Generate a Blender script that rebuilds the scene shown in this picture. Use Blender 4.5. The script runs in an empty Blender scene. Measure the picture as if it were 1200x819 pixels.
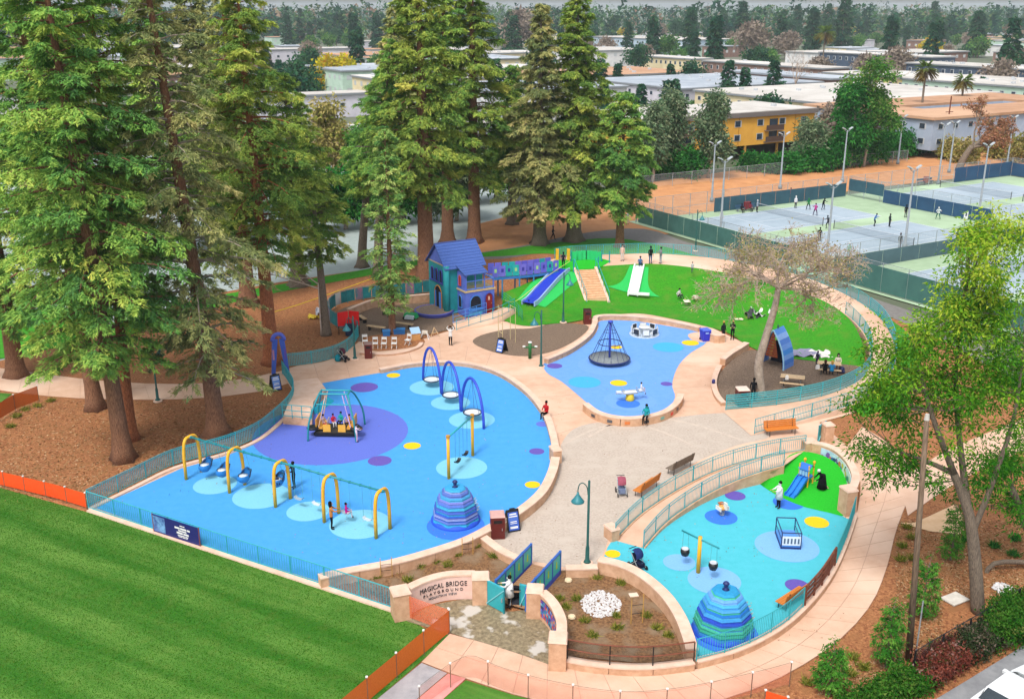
import bpy, bmesh, math, random
import numpy as np
from mathutils import Vector, Matrix, noise
R = math.radians
random.seed(7)
sc = bpy.context.scene
col = sc.collection

# ---------------------------------------------------------------- camera, sky, sun, exposure
CAM_H = 27.0; PITCH = R(18.5); FOC = 1200.0
cam_d = bpy.data.cameras.new('camera'); cam = bpy.data.objects.new('camera', cam_d); col.objects.link(cam)
cam.location = (0, 0, CAM_H); cam.rotation_euler = (R(90) - PITCH, 0, 0)
cam_d.sensor_width = 36; cam_d.sensor_fit = 'HORIZONTAL'; cam_d.lens = 36; cam_d.clip_start = .5; cam_d.clip_end = 20000
sc.camera = cam
SUN_EL, SUN_AZ = R(56), R(205)
world = bpy.data.worlds.new('World'); sc.world = world; world.use_nodes = True
wn, wl = world.node_tree.nodes, world.node_tree.links
bg = wn['Background']; sky = wn.new('ShaderNodeTexSky'); sky.sky_type = 'NISHITA'; sky.sun_disc = False
sky.sun_elevation = SUN_EL; sky.sun_rotation = SUN_AZ; sky.air_density = 1.0; sky.dust_density = 3.0; sky.ozone_density = 1.0
hs = wn.new('ShaderNodeHueSaturation'); hs.inputs['Saturation'].default_value = .28   # thin bright overcast
wl.new(sky.outputs[0], hs.inputs['Color']); wl.new(hs.outputs[0], bg.inputs[0]); bg.inputs[1].default_value = .15
sun_d = bpy.data.lights.new('sun', 'SUN'); sun = bpy.data.objects.new('sun', sun_d); col.objects.link(sun)
sun_d.energy = 1.5; sun_d.angle = R(12); sun_d.color = (1, .96, .9)
sd = Vector((math.sin(SUN_AZ) * math.cos(SUN_EL), math.cos(SUN_AZ) * math.cos(SUN_EL), math.sin(SUN_EL)))
sun.rotation_euler = sd.to_track_quat('Z', 'Y').to_euler(); sun.location = (0, 0, 60)
sc.view_settings.view_transform = 'Standard'; sc.view_settings.look = 'None'
sc.view_settings.exposure = 0.82; sc.view_settings.gamma = 1; sc.view_settings.use_curve_mapping = False

# ---------------------------------------------------------------- survey helpers: photo point -> place on the ground
SP, CP = math.sin(PITCH), math.cos(PITCH)
def g(u, v, z=0.0):
    a = (u - 600) / FOC; b = (v - 409.5) / FOC
    s = (CAM_H - z) / (SP + b * CP)
    return Vector((a * s, (CP - b * SP) * s, z))
def gs(pts, z=0.0): return [g(p[0], p[1], p[2] if len(p) > 2 else z) for p in pts]
def atY(u, v, Y):
    a = (u - 600) / FOC; b = (v - 409.5) / FOC; s = Y / (CP - b * SP)
    return Vector((a * s, Y, CAM_H + s * (-SP - b * CP)))
def ppm(p): return FOC / (p.y * CP + (CAM_H - p.z) * SP)
def cr(pts, n=6, closed=False):
    pts = [Vector(p) for p in pts]; out = []; N = len(pts)
    for i in range(N if closed else N - 1):
        if closed: a, b, c, d = pts[i - 1], pts[i], pts[(i + 1) % N], pts[(i + 2) % N]
        else: a, b, c, d = pts[max(i - 1, 0)], pts[i], pts[i + 1], pts[min(i + 2, N - 1)]
        for k in range(n):
            t = k / n
            out.append(.5 * ((2 * b) + (c - a) * t + (2 * a - 5 * b + 4 * c - d) * t * t + (3 * b - a - 3 * c + d) * t ** 3))
    if not closed: out.append(pts[-1].copy())
    return out
def resample(pts, step=None, n=None):
    L = [0]
    for a, b in zip(pts, pts[1:]): L.append(L[-1] + (b - a).length)
    if n is None: n = max(1, round(L[-1] / step))
    out = []; j = 0
    for i in range(n + 1):
        s = L[-1] * i / n
        while j < len(L) - 2 and L[j + 1] < s: j += 1
        t = (s - L[j]) / max(L[j + 1] - L[j], 1e-9)
        out.append(pts[j].lerp(pts[j + 1], t))
    return out

# ---------------------------------------------------------------- materials
def lin(h, k=1.0):
    h = h.lstrip('#'); c = [int(h[i:i + 2], 16) / 255 for i in (0, 2, 4)]
    return tuple(k * (x / 12.92 if x <= .04045 else ((x + .055) / 1.055) ** 2.4) for x in c)
_mats = {}
def mat(name, c1, c2=None, scale=3.0, rough=.7, bump=0.0, bscale=None, detail=6, metal=0, c3=None, alpha=1.0, spec=.3, lo=.35, hi=.65, stretch=None, c3r=(.48, .68)):
    """plain noisy surface: c1/c2 broken up by fractal noise, optional specks c3, relief"""
    if name in _mats: return _mats[name]
    m = bpy.data.materials.new(name); m.use_nodes = True; nt = m.node_tree; n, l = nt.nodes, nt.links
    P = n['Principled BSDF']; P.inputs['Roughness'].default_value = rough; P.inputs['Metallic'].default_value = metal
    P.inputs['Specular IOR Level'].default_value = spec
    if isinstance(c1, str): c1 = lin(c1, .8)
    if isinstance(c2, str): c2 = lin(c2, .8)
    if c2 is None: c2 = tuple(x * .82 for x in c1)
    geo = n.new('ShaderNodeNewGeometry'); src = geo.outputs['Position']
    if stretch:
        mp = n.new('ShaderNodeMapping'); mp.inputs['Rotation'].default_value = (0, 0, stretch[0]); mp.inputs['Scale'].default_value = stretch[1]
        l.new(src, mp.inputs[0]); src = mp.outputs[0]
    t = n.new('ShaderNodeTexNoise'); t.inputs['Scale'].default_value = scale; t.inputs['Detail'].default_value = detail; t.inputs['Roughness'].default_value = .65
    l.new(src, t.inputs['Vector'])
    r = n.new('ShaderNodeValToRGB'); r.color_ramp.elements[0].position = lo; r.color_ramp.elements[1].position = hi
    r.color_ramp.elements[0].color = (*c2, 1); r.color_ramp.elements[1].color = (*c1, 1)
    l.new(t.outputs[0], r.inputs[0]); out = r.outputs[0]
    if c3 is not None:
        if isinstance(c3, str): c3 = lin(c3, .8)
        t2 = n.new('ShaderNodeTexNoise'); t2.inputs['Scale'].default_value = scale * .13; t2.inputs['Detail'].default_value = 5
        l.new(geo.outputs['Position'], t2.inputs['Vector'])
        r2 = n.new('ShaderNodeValToRGB'); r2.color_ramp.elements[0].position = c3r[0]; r2.color_ramp.elements[1].position = c3r[1]
        r2.color_ramp.elements[0].color = (0, 0, 0, 1); r2.color_ramp.elements[1].color = (1, 1, 1, 1); l.new(t2.outputs[0], r2.inputs[0])
        mx = n.new('ShaderNodeMix'); mx.data_type = 'RGBA'; l.new(r2.outputs[0], mx.inputs[0]); l.new(out, mx.inputs[6]); mx.inputs[7].default_value = (*c3, 1)
        out = mx.outputs[2]
    l.new(out, P.inputs['Base Color'])
    if bump:
        b = n.new('ShaderNodeBump'); b.inputs['Strength'].default_value = bump; b.inputs['Distance'].default_value = .05
        if bscale:
            tb = n.new('ShaderNodeTexNoise'); tb.inputs['Scale'].default_value = bscale; tb.inputs['Detail'].default_value = 4
            l.new(geo.outputs['Position'], tb.inputs['Vector']); l.new(tb.outputs[0], b.inputs['Height'])
        else: l.new(t.outputs[0], b.inputs['Height'])
        l.new(b.outputs[0], P.inputs['Normal'])
    if alpha < 1:   # open weave: the share of threads against holes
        tr = n.new('ShaderNodeBsdfTransparent'); ms = n.new('ShaderNodeMixShader'); ms.inputs[0].default_value = alpha
        l.new(tr.outputs[0], ms.inputs[1]); l.new(P.outputs[0], ms.inputs[2]); l.new(ms.outputs[0], n['Material Output'].inputs[0])
    _mats[name] = m
    return m
def paint(h, rough=.45): return mat('paint_' + h, lin(h, .8), tuple(x * .88 for x in lin(h, .8)), 6, rough, spec=.4)
def cloth(h): return mat('cloth_' + h, lin(h, .8), tuple(x * .7 for x in lin(h, .8)), 12, .9, spec=.1)
def leafmat(name, cols, trans=.25):
    """leaf colour picked by the per-leaf 'tint' attribute"""
    if name in _mats: return _mats[name]
    m = bpy.data.materials.new(name); m.use_nodes = True; nt = m.node_tree; n, l = nt.nodes, nt.links
    for x in list(n):
        if x.type == 'BSDF_PRINCIPLED': n.remove(x)
    at = n.new('ShaderNodeAttribute'); at.attribute_name = 'tint'
    r = n.new('ShaderNodeValToRGB'); cr_ = r.color_ramp
    cr_.elements[0].color = (*cols[0], 1); cr_.elements[1].color = (*cols[-1], 1)
    for i, c in enumerate(cols[1:-1], 1):
        e = cr_.elements.new(i / (len(cols) - 1)); e.color = (*c, 1)
    l.new(at.outputs['Fac'], r.inputs[0])
    d = n.new('ShaderNodeBsdfDiffuse'); t = n.new('ShaderNodeBsdfTranslucent'); ms = n.new('ShaderNodeMixShader'); ms.inputs[0].default_value = trans
    l.new(r.outputs[0], d.inputs[0]); l.new(r.outputs[0], t.inputs[0]); l.new(d.outputs[0], ms.inputs[1]); l.new(t.outputs[0], ms.inputs[2])
    l.new(ms.outputs[0], n['Material Output'].inputs[0]); _mats[name] = m
    return m

CONC = mat('pink_concrete', '#e2bca2', '#d2a88c', 1.1, .85, .2, 40, c3='#ecccb4', detail=14, lo=.3, hi=.7)
CONC2 = mat('wall_concrete', '#dcb292', '#c29674', 2.2, .85, .2, 30)
CAPM = mat('cap_concrete', '#eccdb8', '#deb8a0', 1.5, .8, .1, 30)
JOINT = mat('joint_grout', '#c9a590', '#b99682', 2, .95)
AGG = mat('aggregate_paving', '#cdbdae', '#b3a598', 7, .8, .4, 25, c3='#c8baac', detail=14)
WETAGG = mat('wet_aggregate', '#a89878', '#6c5f4a', 5, .5, .4, 25, c3='#cbc4ba', detail=12, c3r=(.56, .61))
MULCH = mat('bark_mulch', '#c48858', '#80492c', 9, .95, 1.0, 16, c3='#a06d44', detail=14, lo=.38, hi=.64)
MULCH2 = mat('rubber_mulch', '#97806c', '#5a4a3e', 9, .95, .8, 20, detail=10)
SOIL = mat('planting_soil', '#a07650', '#5c4028', 7, .95, 1.0, 14, c3='#8f7a62', detail=14)
LAWN = mat('mown_lawn', lin('#3f8a1c', .8), lin('#226610', .8), 9, .95, .7, 30, c3=lin('#568a30', .8), detail=12)
TURF = mat('play_turf', '#3c9a0e', '#2a7e08', 6, .9, .4, 50, c3='#528a1c', detail=12)
RUB = mat('rubber_blue', '#4aa3ee', '#409ae6', 16, .75, .2, 60, detail=10, spec=.2, c3='#52a6ea', c3r=(.3, .9))
RUB2 = mat('rubber_royal', '#6ea4ee', '#649be6', 16, .75, .2, 60, detail=10, spec=.2, c3='#76a8ea', c3r=(.3, .9))
RUB3 = mat('rubber_aqua', '#50c1d0', '#46b6c6', 16, .75, .2, 60, detail=10, spec=.2, c3='#58c4d6', c3r=(.3, .9))
R_PUR = mat('rubber_purple', '#6a5ab4', '#6050a8', 12, .75, spec=.2); R_VIO = mat('rubber_violet', '#6678d6', '#5e70cc', 12, .75, spec=.2)
R_LT = mat('rubber_pale_aqua', '#84cce6', '#78c2de', 12, .75, spec=.2); R_YEL = mat('rubber_yellow', '#f7cf1c', '#ecc014', 12, .75, spec=.2)
R_GRN = mat('rubber_green', '#28bc2a', '#20ac22', 12, .75, spec=.2); R_SKY = mat('rubber_sky', '#85bdf4', '#7ab2ec', 12, .75, spec=.2)
R_MID = mat('rubber_mid_blue', '#3e7fe6', '#3874da', 12, .75, spec=.2); R_CYA = mat('rubber_cyan', '#4ab2ee', '#42a8e4', 12, .75, spec=.2)
R_PALE = mat('rubber_pale_blue', '#78aaf4', '#6ea0ec', 12, .75, spec=.2)
TEAL = paint('#2fa9b2'); TEALD = paint('#1f8e98'); NAVY = paint('#1f2f6a'); DKGRN = paint('#1d5a55'); BLUEM = paint('#3350c8'); YELM = paint('#f2b326'); WHITE = paint('#f2f2f0'); BLACK = paint('#17181c'); MAROON = paint('#64201c'); GREYM = paint('#a9b0b4', .4)
STEEL = mat('galvanised_steel', '#b4bcc0', '#98a0a6', 6, .4, metal=.3)
WOOD = mat('bench_wood', '#dd8a3a', '#c47028', 6, .6, stretch=(0, (8, 1, 1))); PLANK = mat('deck_wood', '#b98f6c', '#9c7454', 5, .7, stretch=(.4, (6, 1, 1)))
PALEWOOD = mat('pale_wood', '#dcc09a', '#c8a880', 5, .7); DKWOOD = mat('pole_wood', '#84705c', '#5f4e40', 6, .9, .5, stretch=(0, (3, 3, .3)))

# ---------------------------------------------------------------- mesh builder
class MB:
    def __init__(s): s.v = []; s.f = []; s.m = []
    def add(s, vs, fs, mi=0):
        o = len(s.v); s.v += [tuple(x) for x in vs]; s.f += [[o + i for i in f] for f in fs]; s.m += [mi] * len(fs)
        return s
    def box(s, c, d, rz=0, mi=0, taper=1.0):
        cx, cy, cz = c; x, y, z = d[0] / 2, d[1] / 2, d[2] / 2; co, si = math.cos(rz), math.sin(rz); vs = []
        for k in (-1, 1):
            q = taper if k > 0 else 1
            for a, b in ((-1, -1), (1, -1), (1, 1), (-1, 1)):
                px, py = a * x * q, b * y * q; vs.append((cx + px * co - py * si, cy + px * si + py * co, cz + k * z))
        return s.add(vs, [(3, 2, 1, 0), (4, 5, 6, 7), (0, 1, 5, 4), (1, 2, 6, 5), (2, 3, 7, 6), (3, 0, 4, 7)], mi)
    def bar(s, p0, p1, w, h, mi=0):
        p0, p1 = Vector(p0), Vector(p1); d = (p1 - p0).normalized(); up = Vector((0, 0, 1))
        if abs(d.z) > .99: up = Vector((0, 1, 0))
        x = d.cross(up).normalized(); y = x.cross(d).normalized(); vs = []
        for p in (p0, p1):
            for a, b in ((-1, -1), (1, -1), (1, 1), (-1, 1)): vs.append(p + x * (a * w / 2) + y * (b * h / 2))
        return s.add(vs, [(3, 2, 1, 0), (4, 5, 6, 7), (0, 1, 5, 4), (1, 2, 6, 5), (2, 3, 7, 6), (3, 0, 4, 7)], mi)
    def tube(s, pts, r, n=6, closed=False, mi=0):
        pts = [Vector(p) for p in pts]; N = len(pts); rr = r if isinstance(r, (list, tuple)) else [r] * N; vs = []; prev = None
        for i, p in enumerate(pts):
            if closed: d = pts[(i + 1) % N] - pts[i - 1]
            else: d = pts[min(i + 1, N - 1)] - pts[max(i - 1, 0)]
            d.normalize()
            if prev is None:
                a = Vector((0, 0, 1)) if abs(d.z) < .9 else Vector((1, 0, 0)); x = d.cross(a).normalized()
            else: x = (prev - d * prev.dot(d)).normalized()
            prev = x; y = d.cross(x)
            for k in range(n):
                t = 2 * math.pi * k / n; vs.append(p + (x * math.cos(t) + y * math.sin(t)) * rr[i])
        fs = []
        for i in range(N if closed else N - 1):
            j = (i + 1) % N
            for k in range(n): fs.append((i * n + k, i * n + (k + 1) % n, j * n + (k + 1) % n, j * n + k))
        if not closed: fs += [tuple(range(n - 1, -1, -1)), tuple((N - 1) * n + k for k in range(n))]
        return s.add(vs, fs, mi)
    def cyl(s, p0, p1, r0, r1=None, n=10, mi=0): return s.tube([p0, p1], [r0, r0 if r1 is None else r1], n, mi=mi)
    def lathe(s, prof, n=16, o=(0, 0, 0), mi=0, rot=0):
        vs = []; fs = []; q = len(prof)
        for k in range(n):
            t = 2 * math.pi * k / n + rot
            for r, z in prof: vs.append((o[0] + r * math.cos(t), o[1] + r * math.sin(t), o[2] + z))
        for k in range(n):
            j = (k + 1) % n
            for i in range(q - 1): fs.append((k * q + i, j * q + i, j * q + i + 1, k * q + i + 1))
        if prof[0][0] > 1e-4: fs.append(tuple(k * q for k in range(n - 1, -1, -1)))
        if prof[-1][0] > 1e-4: fs.append(tuple(k * q + q - 1 for k in range(n)))
        return s.add(vs, fs, mi)
    def prism(s, poly, z0, z1, mi=0):
        n = len(poly); ar = sum(poly[i][0] * poly[(i + 1) % n][1] - poly[(i + 1) % n][0] * poly[i][1] for i in range(n))
        if ar < 0: poly = poly[::-1]
        vs = [(p[0], p[1], z0) for p in poly] + [(p[0], p[1], z1) for p in poly]
        fs = [tuple(range(n - 1, -1, -1)), tuple(range(n, 2 * n))] + [(i, (i + 1) % n, n + (i + 1) % n, n + i) for i in range(n)]
        return s.add(vs, fs, mi)
    def sweep(s, path, w, z0, z1, mi=0, zrel=True):
        """wall section along a 3-D path; bottom z0 and top z1 relative to path height"""
        path = [Vector(p) for p in path]; N = len(path); vs = []
        for i, p in enumerate(path):
            d = path[min(i + 1, N - 1)] - path[max(i - 1, 0)]; d.z = 0; d.normalize(); x = Vector((-d.y, d.x, 0)); b = p.z if zrel else 0
            for a, z in ((-1, z0), (1, z0), (1, z1), (-1, z1)):
                q = p + x * (a * w / 2); vs.append((q.x, q.y, b + z))
        fs = [(0, 1, 2, 3), tuple((N - 1) * 4 + k for k in (3, 2, 1, 0))]
        for i in range(N - 1):
            for k in range(4): fs.append((i * 4 + k, (i + 1) * 4 + k, (i + 1) * 4 + (k + 1) % 4, i * 4 + (k + 1) % 4))
        return s.add(vs, fs, mi)
    def mesh(s, name, mats, smooth=False):
        me = bpy.data.meshes.new(name); me.from_pydata(s.v, [], s.f)
        for m in (mats if isinstance(mats, (list, tuple)) else [mats]): me.materials.append(m)
        if len(me.polygons) == len(s.m): me.polygons.foreach_set('material_index', s.m)
        bm = bmesh.new(); bm.from_mesh(me); bmesh.ops.recalc_face_normals(bm, faces=bm.faces); bm.to_mesh(me); bm.free()
        if smooth: me.polygons.foreach_set('use_smooth', [True] * len(me.polygons))
        me.update(); return me
    def build(s, name, mats, parent=None, smooth=False, **k): return obj(name, s.mesh(name, mats, smooth), parent, **k)
def obj(name, me, parent=None, loc=None, rz=0, kind=None):
    o = bpy.data.objects.new(name, me); col.objects.link(o); o.parent = parent
    if loc is not None: o.location = loc
    if rz: o.rotation_euler = (0, 0, rz)
    if kind: o['kind'] = kind
    return o
def tag(o, label, cat, group=None, kind=None):
    o['label'] = label; o['category'] = cat
    if group: o['group'] = group
    if kind: o['kind'] = kind
    return o
def thing(name, label, cat, loc=(0, 0, 0), rz=0, group=None): return tag(obj(name, None, None, loc, rz), label, cat, group)
def struct(o): o['kind'] = 'structure'; return o
def copy_tree(o, loc=None, rz=None, parent=None, label=None):
    c = o.copy(); col.objects.link(c); c.parent = parent
    if loc is not None: c.location = loc
    if rz is not None: c.rotation_euler = (0, 0, rz)
    if label: c['label'] = label
    for ch in list(o.children): copy_tree(ch, parent=c)
    return c
def sheet(name, poly, m, z=None):
    mb = MB(); mb.add([(p[0], p[1], z if z is not None else p[2]) for p in poly], [tuple(range(len(poly)))])
    me = mb.mesh(name, m)
    if me.polygons[0].normal.z < 0: me.flip_normals()
    return struct(obj(name, me))
def disc(name, u, v, rx, m, z, parent, n=40, k=1.0):
    c = g(u, v); r = rx / ppm(c); o = MB().add([(c.x + r * math.cos(2 * math.pi * i / n), c.y + r * k * math.sin(2 * math.pi * i / n), z) for i in range(n)], [tuple(range(n))]).build(name, m, parent)
    return o
_tx = {}
def text_mesh(body, size, extrude=.01, spacing=1.0, align='CENTER'):
    cu = bpy.data.curves.new('lettering', 'FONT'); cu.body = body; cu.size = size; cu.extrude = extrude; cu.align_x = align; cu.space_character = spacing
    o = bpy.data.objects.new('lettering', cu); col.objects.link(o); dg = bpy.context.evaluated_depsgraph_get(); dg.update()
    me = bpy.data.meshes.new_from_object(o.evaluated_get(dg)); bpy.data.objects.remove(o); bpy.data.curves.remove(cu)
    return me
# ================================================================ ground, paving, mound
GROUND = mat('town_ground', lin('#8f9480', .5), lin('#6d7a5c', .5), .02, .95, c3=lin('#a8a49a', .5))
struct(MB().add([(-9000, -200, -.14), (9000, -200, -.14), (9000, 16000, -.14), (-9000, 16000, -.14)], [(0, 1, 2, 3)]).build('ground', GROUND))
PARK = mat('parking_pavement', '#aab6b4', '#a0acaa', 1.5, .9, c3='#b2bcb8'); ASPH = mat('asphalt_path', '#86827e', '#77736f', 2, .9, .2, 30)
sheet('pavement', gs([(-500, 500), (-700, 240), (-200, 190), (250, 170), (600, 205), (600, 262), (540, 290), (520, 300), (430, 316), (260, 345), (130, 385), (0, 425), (-200, 470)]), PARK, -.09)
sheet('mulch_ground', cr(gs([(-400, 520), (-100, 440), (0, 422), (130, 382), (260, 342), (430, 315), (520, 299), (600, 293), (680, 286), (760, 285), (850, 312), (980, 345), (1060, 375), (1150, 420), (1300, 480), (1500, 700), (1400, 960), (500, 980), (-300, 960)]), 3, True), MULCH, -.05)
DRY = mat('dry_field', '#d79a66', '#bf8354', .5, .95, .4, 8, c3='#c98f62')
sheet('dry_field', gs([(545, 300), (560, 262), (700, 225), (770, 212), (870, 198), (1040, 174), (1190, 160), (1260, 170), (1200, 200), (1000, 222), (860, 258), (790, 272), (740, 282), (640, 292)]), DRY, -.08)
sheet('street', gs([(-600, 420), (-700, 300), (0, 338), (60, 333), (120, 330), (120, 340), (60, 345), (0, 352)]), ASPH, -.06)
sheet('asphalt_path', cr(gs([(520, 302), (600, 290), (690, 272), (755, 268), (800, 282), (842, 294), (905, 312), (960, 332), (1000, 342), (1085, 371), (1150, 405), (1250, 450), (1230, 470), (1130, 412), (1060, 378), (985, 350), (900, 322), (830, 303), (770, 287), (720, 284), (650, 292), (590, 303)]), 3, True), ASPH, -.03)
GRASS2 = mat('strip_grass', lin('#46a018', .8), lin('#2f7d10', .8), 4, .95, .6, 20, detail=10)
sheet('grass_strip', gs([(130, 385), (260, 345), (430, 315), (520, 299), (522, 304), (430, 323), (300, 347), (262, 357), (132, 398)]), GRASS2, -.03)
sheet('grass_strip', cr(gs([(545, 300), (600, 291), (660, 283), (720, 279), (770, 287), (815, 299), (838, 308), (800, 309), (700, 302), (640, 297), (590, 300)]), 3, True), GRASS2, -.015)
sheet('grass_strip', gs([(-200, 380), (0, 362), (75, 362), (125, 385), (80, 404), (0, 420), (-200, 450)]), GRASS2, -.02)
def mow(name):   # lawn with the mower's passes
    m = mat(name, lin('#46901a', .66), lin('#1f5e0a', .66), 12, .95, .6, 30, c3=lin('#4a7a1c', .66), detail=15, lo=.3, hi=.7)
    n, l = m.node_tree.nodes, m.node_tree.links; P = n['Principled BSDF']; src = P.inputs['Base Color'].links[0].from_socket
    ge = n.new('ShaderNodeNewGeometry'); mp = n.new('ShaderNodeMapping'); mp.inputs['Rotation'].default_value = (0, 0, R(28)); l.new(ge.outputs['Position'], mp.inputs[0])
    mp2 = n.new('ShaderNodeMapping'); mp2.inputs['Scale'].default_value = (.05, .8, 1); l.new(mp.outputs[0], mp2.inputs[0])   # long uneven mower passes
    w_ = n.new('ShaderNodeTexNoise'); w_.inputs['Scale'].default_value = 1.0; w_.inputs['Detail'].default_value = 5; w_.inputs['Roughness'].default_value = .6; l.new(mp2.outputs[0], w_.inputs['Vector'])
    w = n.new('ShaderNodeValToRGB'); w.color_ramp.elements[0].position = .38; w.color_ramp.elements[1].position = .64; l.new(w_.outputs[0], w.inputs[0])
    nz = n.new('ShaderNodeTexNoise'); nz.inputs['Scale'].default_value = .35; nz.inputs['Detail'].default_value = 6; l.new(ge.outputs['Position'], nz.inputs['Vector'])
    mu = n.new('ShaderNodeMath'); mu.operation = 'MULTIPLY'; l.new(w.outputs[0], mu.inputs[0]); l.new(nz.outputs[0], mu.inputs[1])
    mx = n.new('ShaderNodeMix'); mx.data_type = 'RGBA'; l.new(mu.outputs[0], mx.inputs[0]); l.new(src, mx.inputs[6]); mx.inputs[7].default_value = (*lin('#7ca648', .74), 1)
    l.new(mx.outputs[2], P.inputs['Base Color']); return m
LAWN = mow('mown_lawn_stripes')
lawn = sheet('lawn', gs([(-500, 470), (-100, 545), (0, 571), (104, 600), (463, 716), (500, 737), (529, 744), (437, 822), (330, 930), (-500, 930)]), LAWN, -.02)
sheet('lawn', gs([(546, 796), (600, 813), (660, 828), (700, 860), (470, 880), (515, 822)]), LAWN, -.018)
sheet('lawn', gs([(-150, 452), (0, 460), (14, 461), (0, 472), (-150, 490)]), LAWN, -.018)
def grass_tufts(name, poly, n, hgt, m, seed=1, zf=None):
    """blades standing on a ground sheet, joined as one mass"""
    rg = np.random.default_rng(seed); P = np.array([(p.x, p.y) for p in poly]); lo, hi = P.min(0), P.max(0); pts = np.zeros((0, 2))
    while len(pts) < n:
        c = rg.uniform(lo, hi, (n, 2)); inside = np.zeros(len(c), bool)
        for i in range(len(P)):
            a, b = P[i], P[i - 1]; cond = ((a[1] > c[:, 1]) != (b[1] > c[:, 1])) & (c[:, 0] < (b[0] - a[0]) * (c[:, 1] - a[1]) / (b[1] - a[1] + 1e-12) + a[0]); inside ^= cond
        pts = np.vstack([pts, c[inside]])
    pts = pts[:n]; an = rg.uniform(0, 6.28, n); w = rg.uniform(.015, .04, n); h = rg.uniform(.5, 1.3, n) * hgt; z = np.full(n, -.03)
    v = np.zeros((n, 3, 3)); ax = np.stack([np.cos(an), np.sin(an)], 1)
    v[:, 0, :2] = pts - ax * w[:, None]; v[:, 1, :2] = pts + ax * w[:, None]; v[:, 2, :2] = pts + rg.normal(0, .5, (n, 2)) * h[:, None]; v[:, :, 2] = z[:, None]; v[:, 2, 2] += h
    return mass_mesh(name, v.reshape(-1, 3), np.arange(3 * n).reshape(n, 3), m, np.repeat(rg.random(n), 3))
def mass_mesh(name, v, f, m, tint=None):
    me = bpy.data.meshes.new(name); k = f.shape[1]
    me.vertices.add(len(v)); me.vertices.foreach_set('co', v.astype(np.float32).ravel()); me.loops.add(f.size); me.loops.foreach_set('vertex_index', f.astype(np.int32).ravel())
    me.polygons.add(len(f)); me.polygons.foreach_set('loop_start', np.arange(0, f.size, k, dtype=np.int32)); me.polygons.foreach_set('loop_total', np.full(len(f), k, dtype=np.int32))
    if tint is not None: a = me.attributes.new('tint', 'FLOAT', 'POINT'); a.data.foreach_set('value', tint.astype(np.float32))
    me.materials.append(m); me.update(calc_edges=True); return me
GRASSLEAF = leafmat('grass_blades', [lin('#205f0a', .7), lin('#337a14', .7), lin('#468c1c', .7), lin('#7a8e38', .7)], .3)
tag(obj('grass', grass_tufts('grass', gs([(-60, 560), (0, 571), (104, 600), (463, 716), (500, 737), (526, 743), (437, 822), (430, 835), (-60, 835)]), 150000, .04, GRASSLEAF)), 'short mown grass of the field in front of the playground', 'grass', kind='stuff')
GREYC = mat('grey_concrete', '#b5b2b4', '#9d9b9e', 1.5, .85, .2, 30)
sheet('path', gs([(494, 776), (524, 788), (484, 822), (430, 870), (370, 870), (440, 820)]), GREYC, -.01)
CLAY = mat('pink_ground_cloth', '#f0a39a', '#e08f88', 1.5, .9)
sheet('path', gs([(525, 788.5), (546, 794), (515, 822), (470, 870), (440, 870), (485, 822)]), CLAY, -.012)

# one concrete sheet under the whole play area
PLAZA = [(330, 434), (350, 428), (378, 424), (400, 417), (421, 400), (445, 405), (475, 402), (500, 396), (535, 385), (580, 375), (600, 378), (640, 381), (690, 380), (700, 366), (765, 368), (832, 383), (872, 402), (845, 430), (838, 450), (846, 475), (900, 474), (960, 462), (1005, 448), (1040, 452), (1000, 484), (960, 495), (990, 520), (1006, 548), (1004, 600), (985, 660), (945, 715), (895, 752), (815, 772), (812, 752), (798, 722), (780, 697), (755, 675), (730, 662), (700, 664), (662, 668), (640, 668), (600, 655), (585, 645), (562, 627), (500, 650), (400, 672), (370, 682), (108, 597), (205, 548), (262, 532), (300, 516), (322, 500), (341, 480), (346, 463), (340, 450)]
sheet('plaza', gs(PLAZA), CONC, 0)
for a_, b_ in (((600, 441), (650, 438)), ((613, 452), (664, 450)), ((627, 466), (677, 462)), ((640, 488), (692, 478)), ((648, 510), (698, 494)), ((445, 431), (440, 415)), ((483, 424), (478, 409)), ((517, 422), (515, 402)), ((545, 423), (548, 406)), ((570, 428), (575, 414)), ((792, 440), (837, 440)), ((790, 455), (837, 452)), ((797, 425), (846, 425)), ((812, 412), (858, 412)), ((798, 470), (845, 470)), ((410, 442), (404, 419)), ((375, 449), (368, 427))):   # saw cut joints
    MB().sweep([g(*a_), g(*a_).lerp(g(*b_), .5), g(*b_)], .035, .001, .004).build('joint', JOINT, bpy.data.objects['plaza'])
AGGP = [(658, 520), (672, 503), (700, 495), (740, 496), (790, 489), (850, 484), (882, 492), (903, 511), (860, 523), (800, 550), (738, 603), (718, 622), (708, 645), (698, 664), (660, 664), (640, 660), (615, 655), (590, 642), (572, 630), (600, 607), (630, 583), (648, 558), (656, 538)]
ag = sheet('paved_court', cr(gs(AGGP), 4, True), AGG, .006)
for (u0, v0, um, vm, u1, v1) in ((658, 522, 735, 492, 812, 522), (690, 512, 760, 484, 870, 516)):   # pale concrete bands let into the court
    p = cr(gs([(u0, v0), ((u0 + um) / 2, (v0 + vm) / 2 - 4), (um, vm + 4), ((u1 + um) / 2, (v1 + vm) / 2 - 2), (u1, v1)]), 6); MB().sweep(p, .22, .0, .011).build('border_band', mat('band_concrete', '#d2c2b2', '#c2b2a4', 3, .9), ag)
sheet('entry_court', cr(gs([(474, 726), (482, 720), (506, 709), (535, 703), (553, 702), (571, 708), (594, 716), (618, 714), (634, 718), (646, 744), (649, 778), (600, 763), (560, 751), (527, 741), (500, 734)]), 3, True), WETAGG, -.004)
sheet('planting_bed', gs([(463, 712), (420, 685), (405, 676), (455, 664), (500, 652), (545, 637), (564, 628), (572, 634), (587, 646), (600, 656), (595, 690), (565, 690), (553, 676), (520, 673), (480, 690)]), SOIL, .012)
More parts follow.
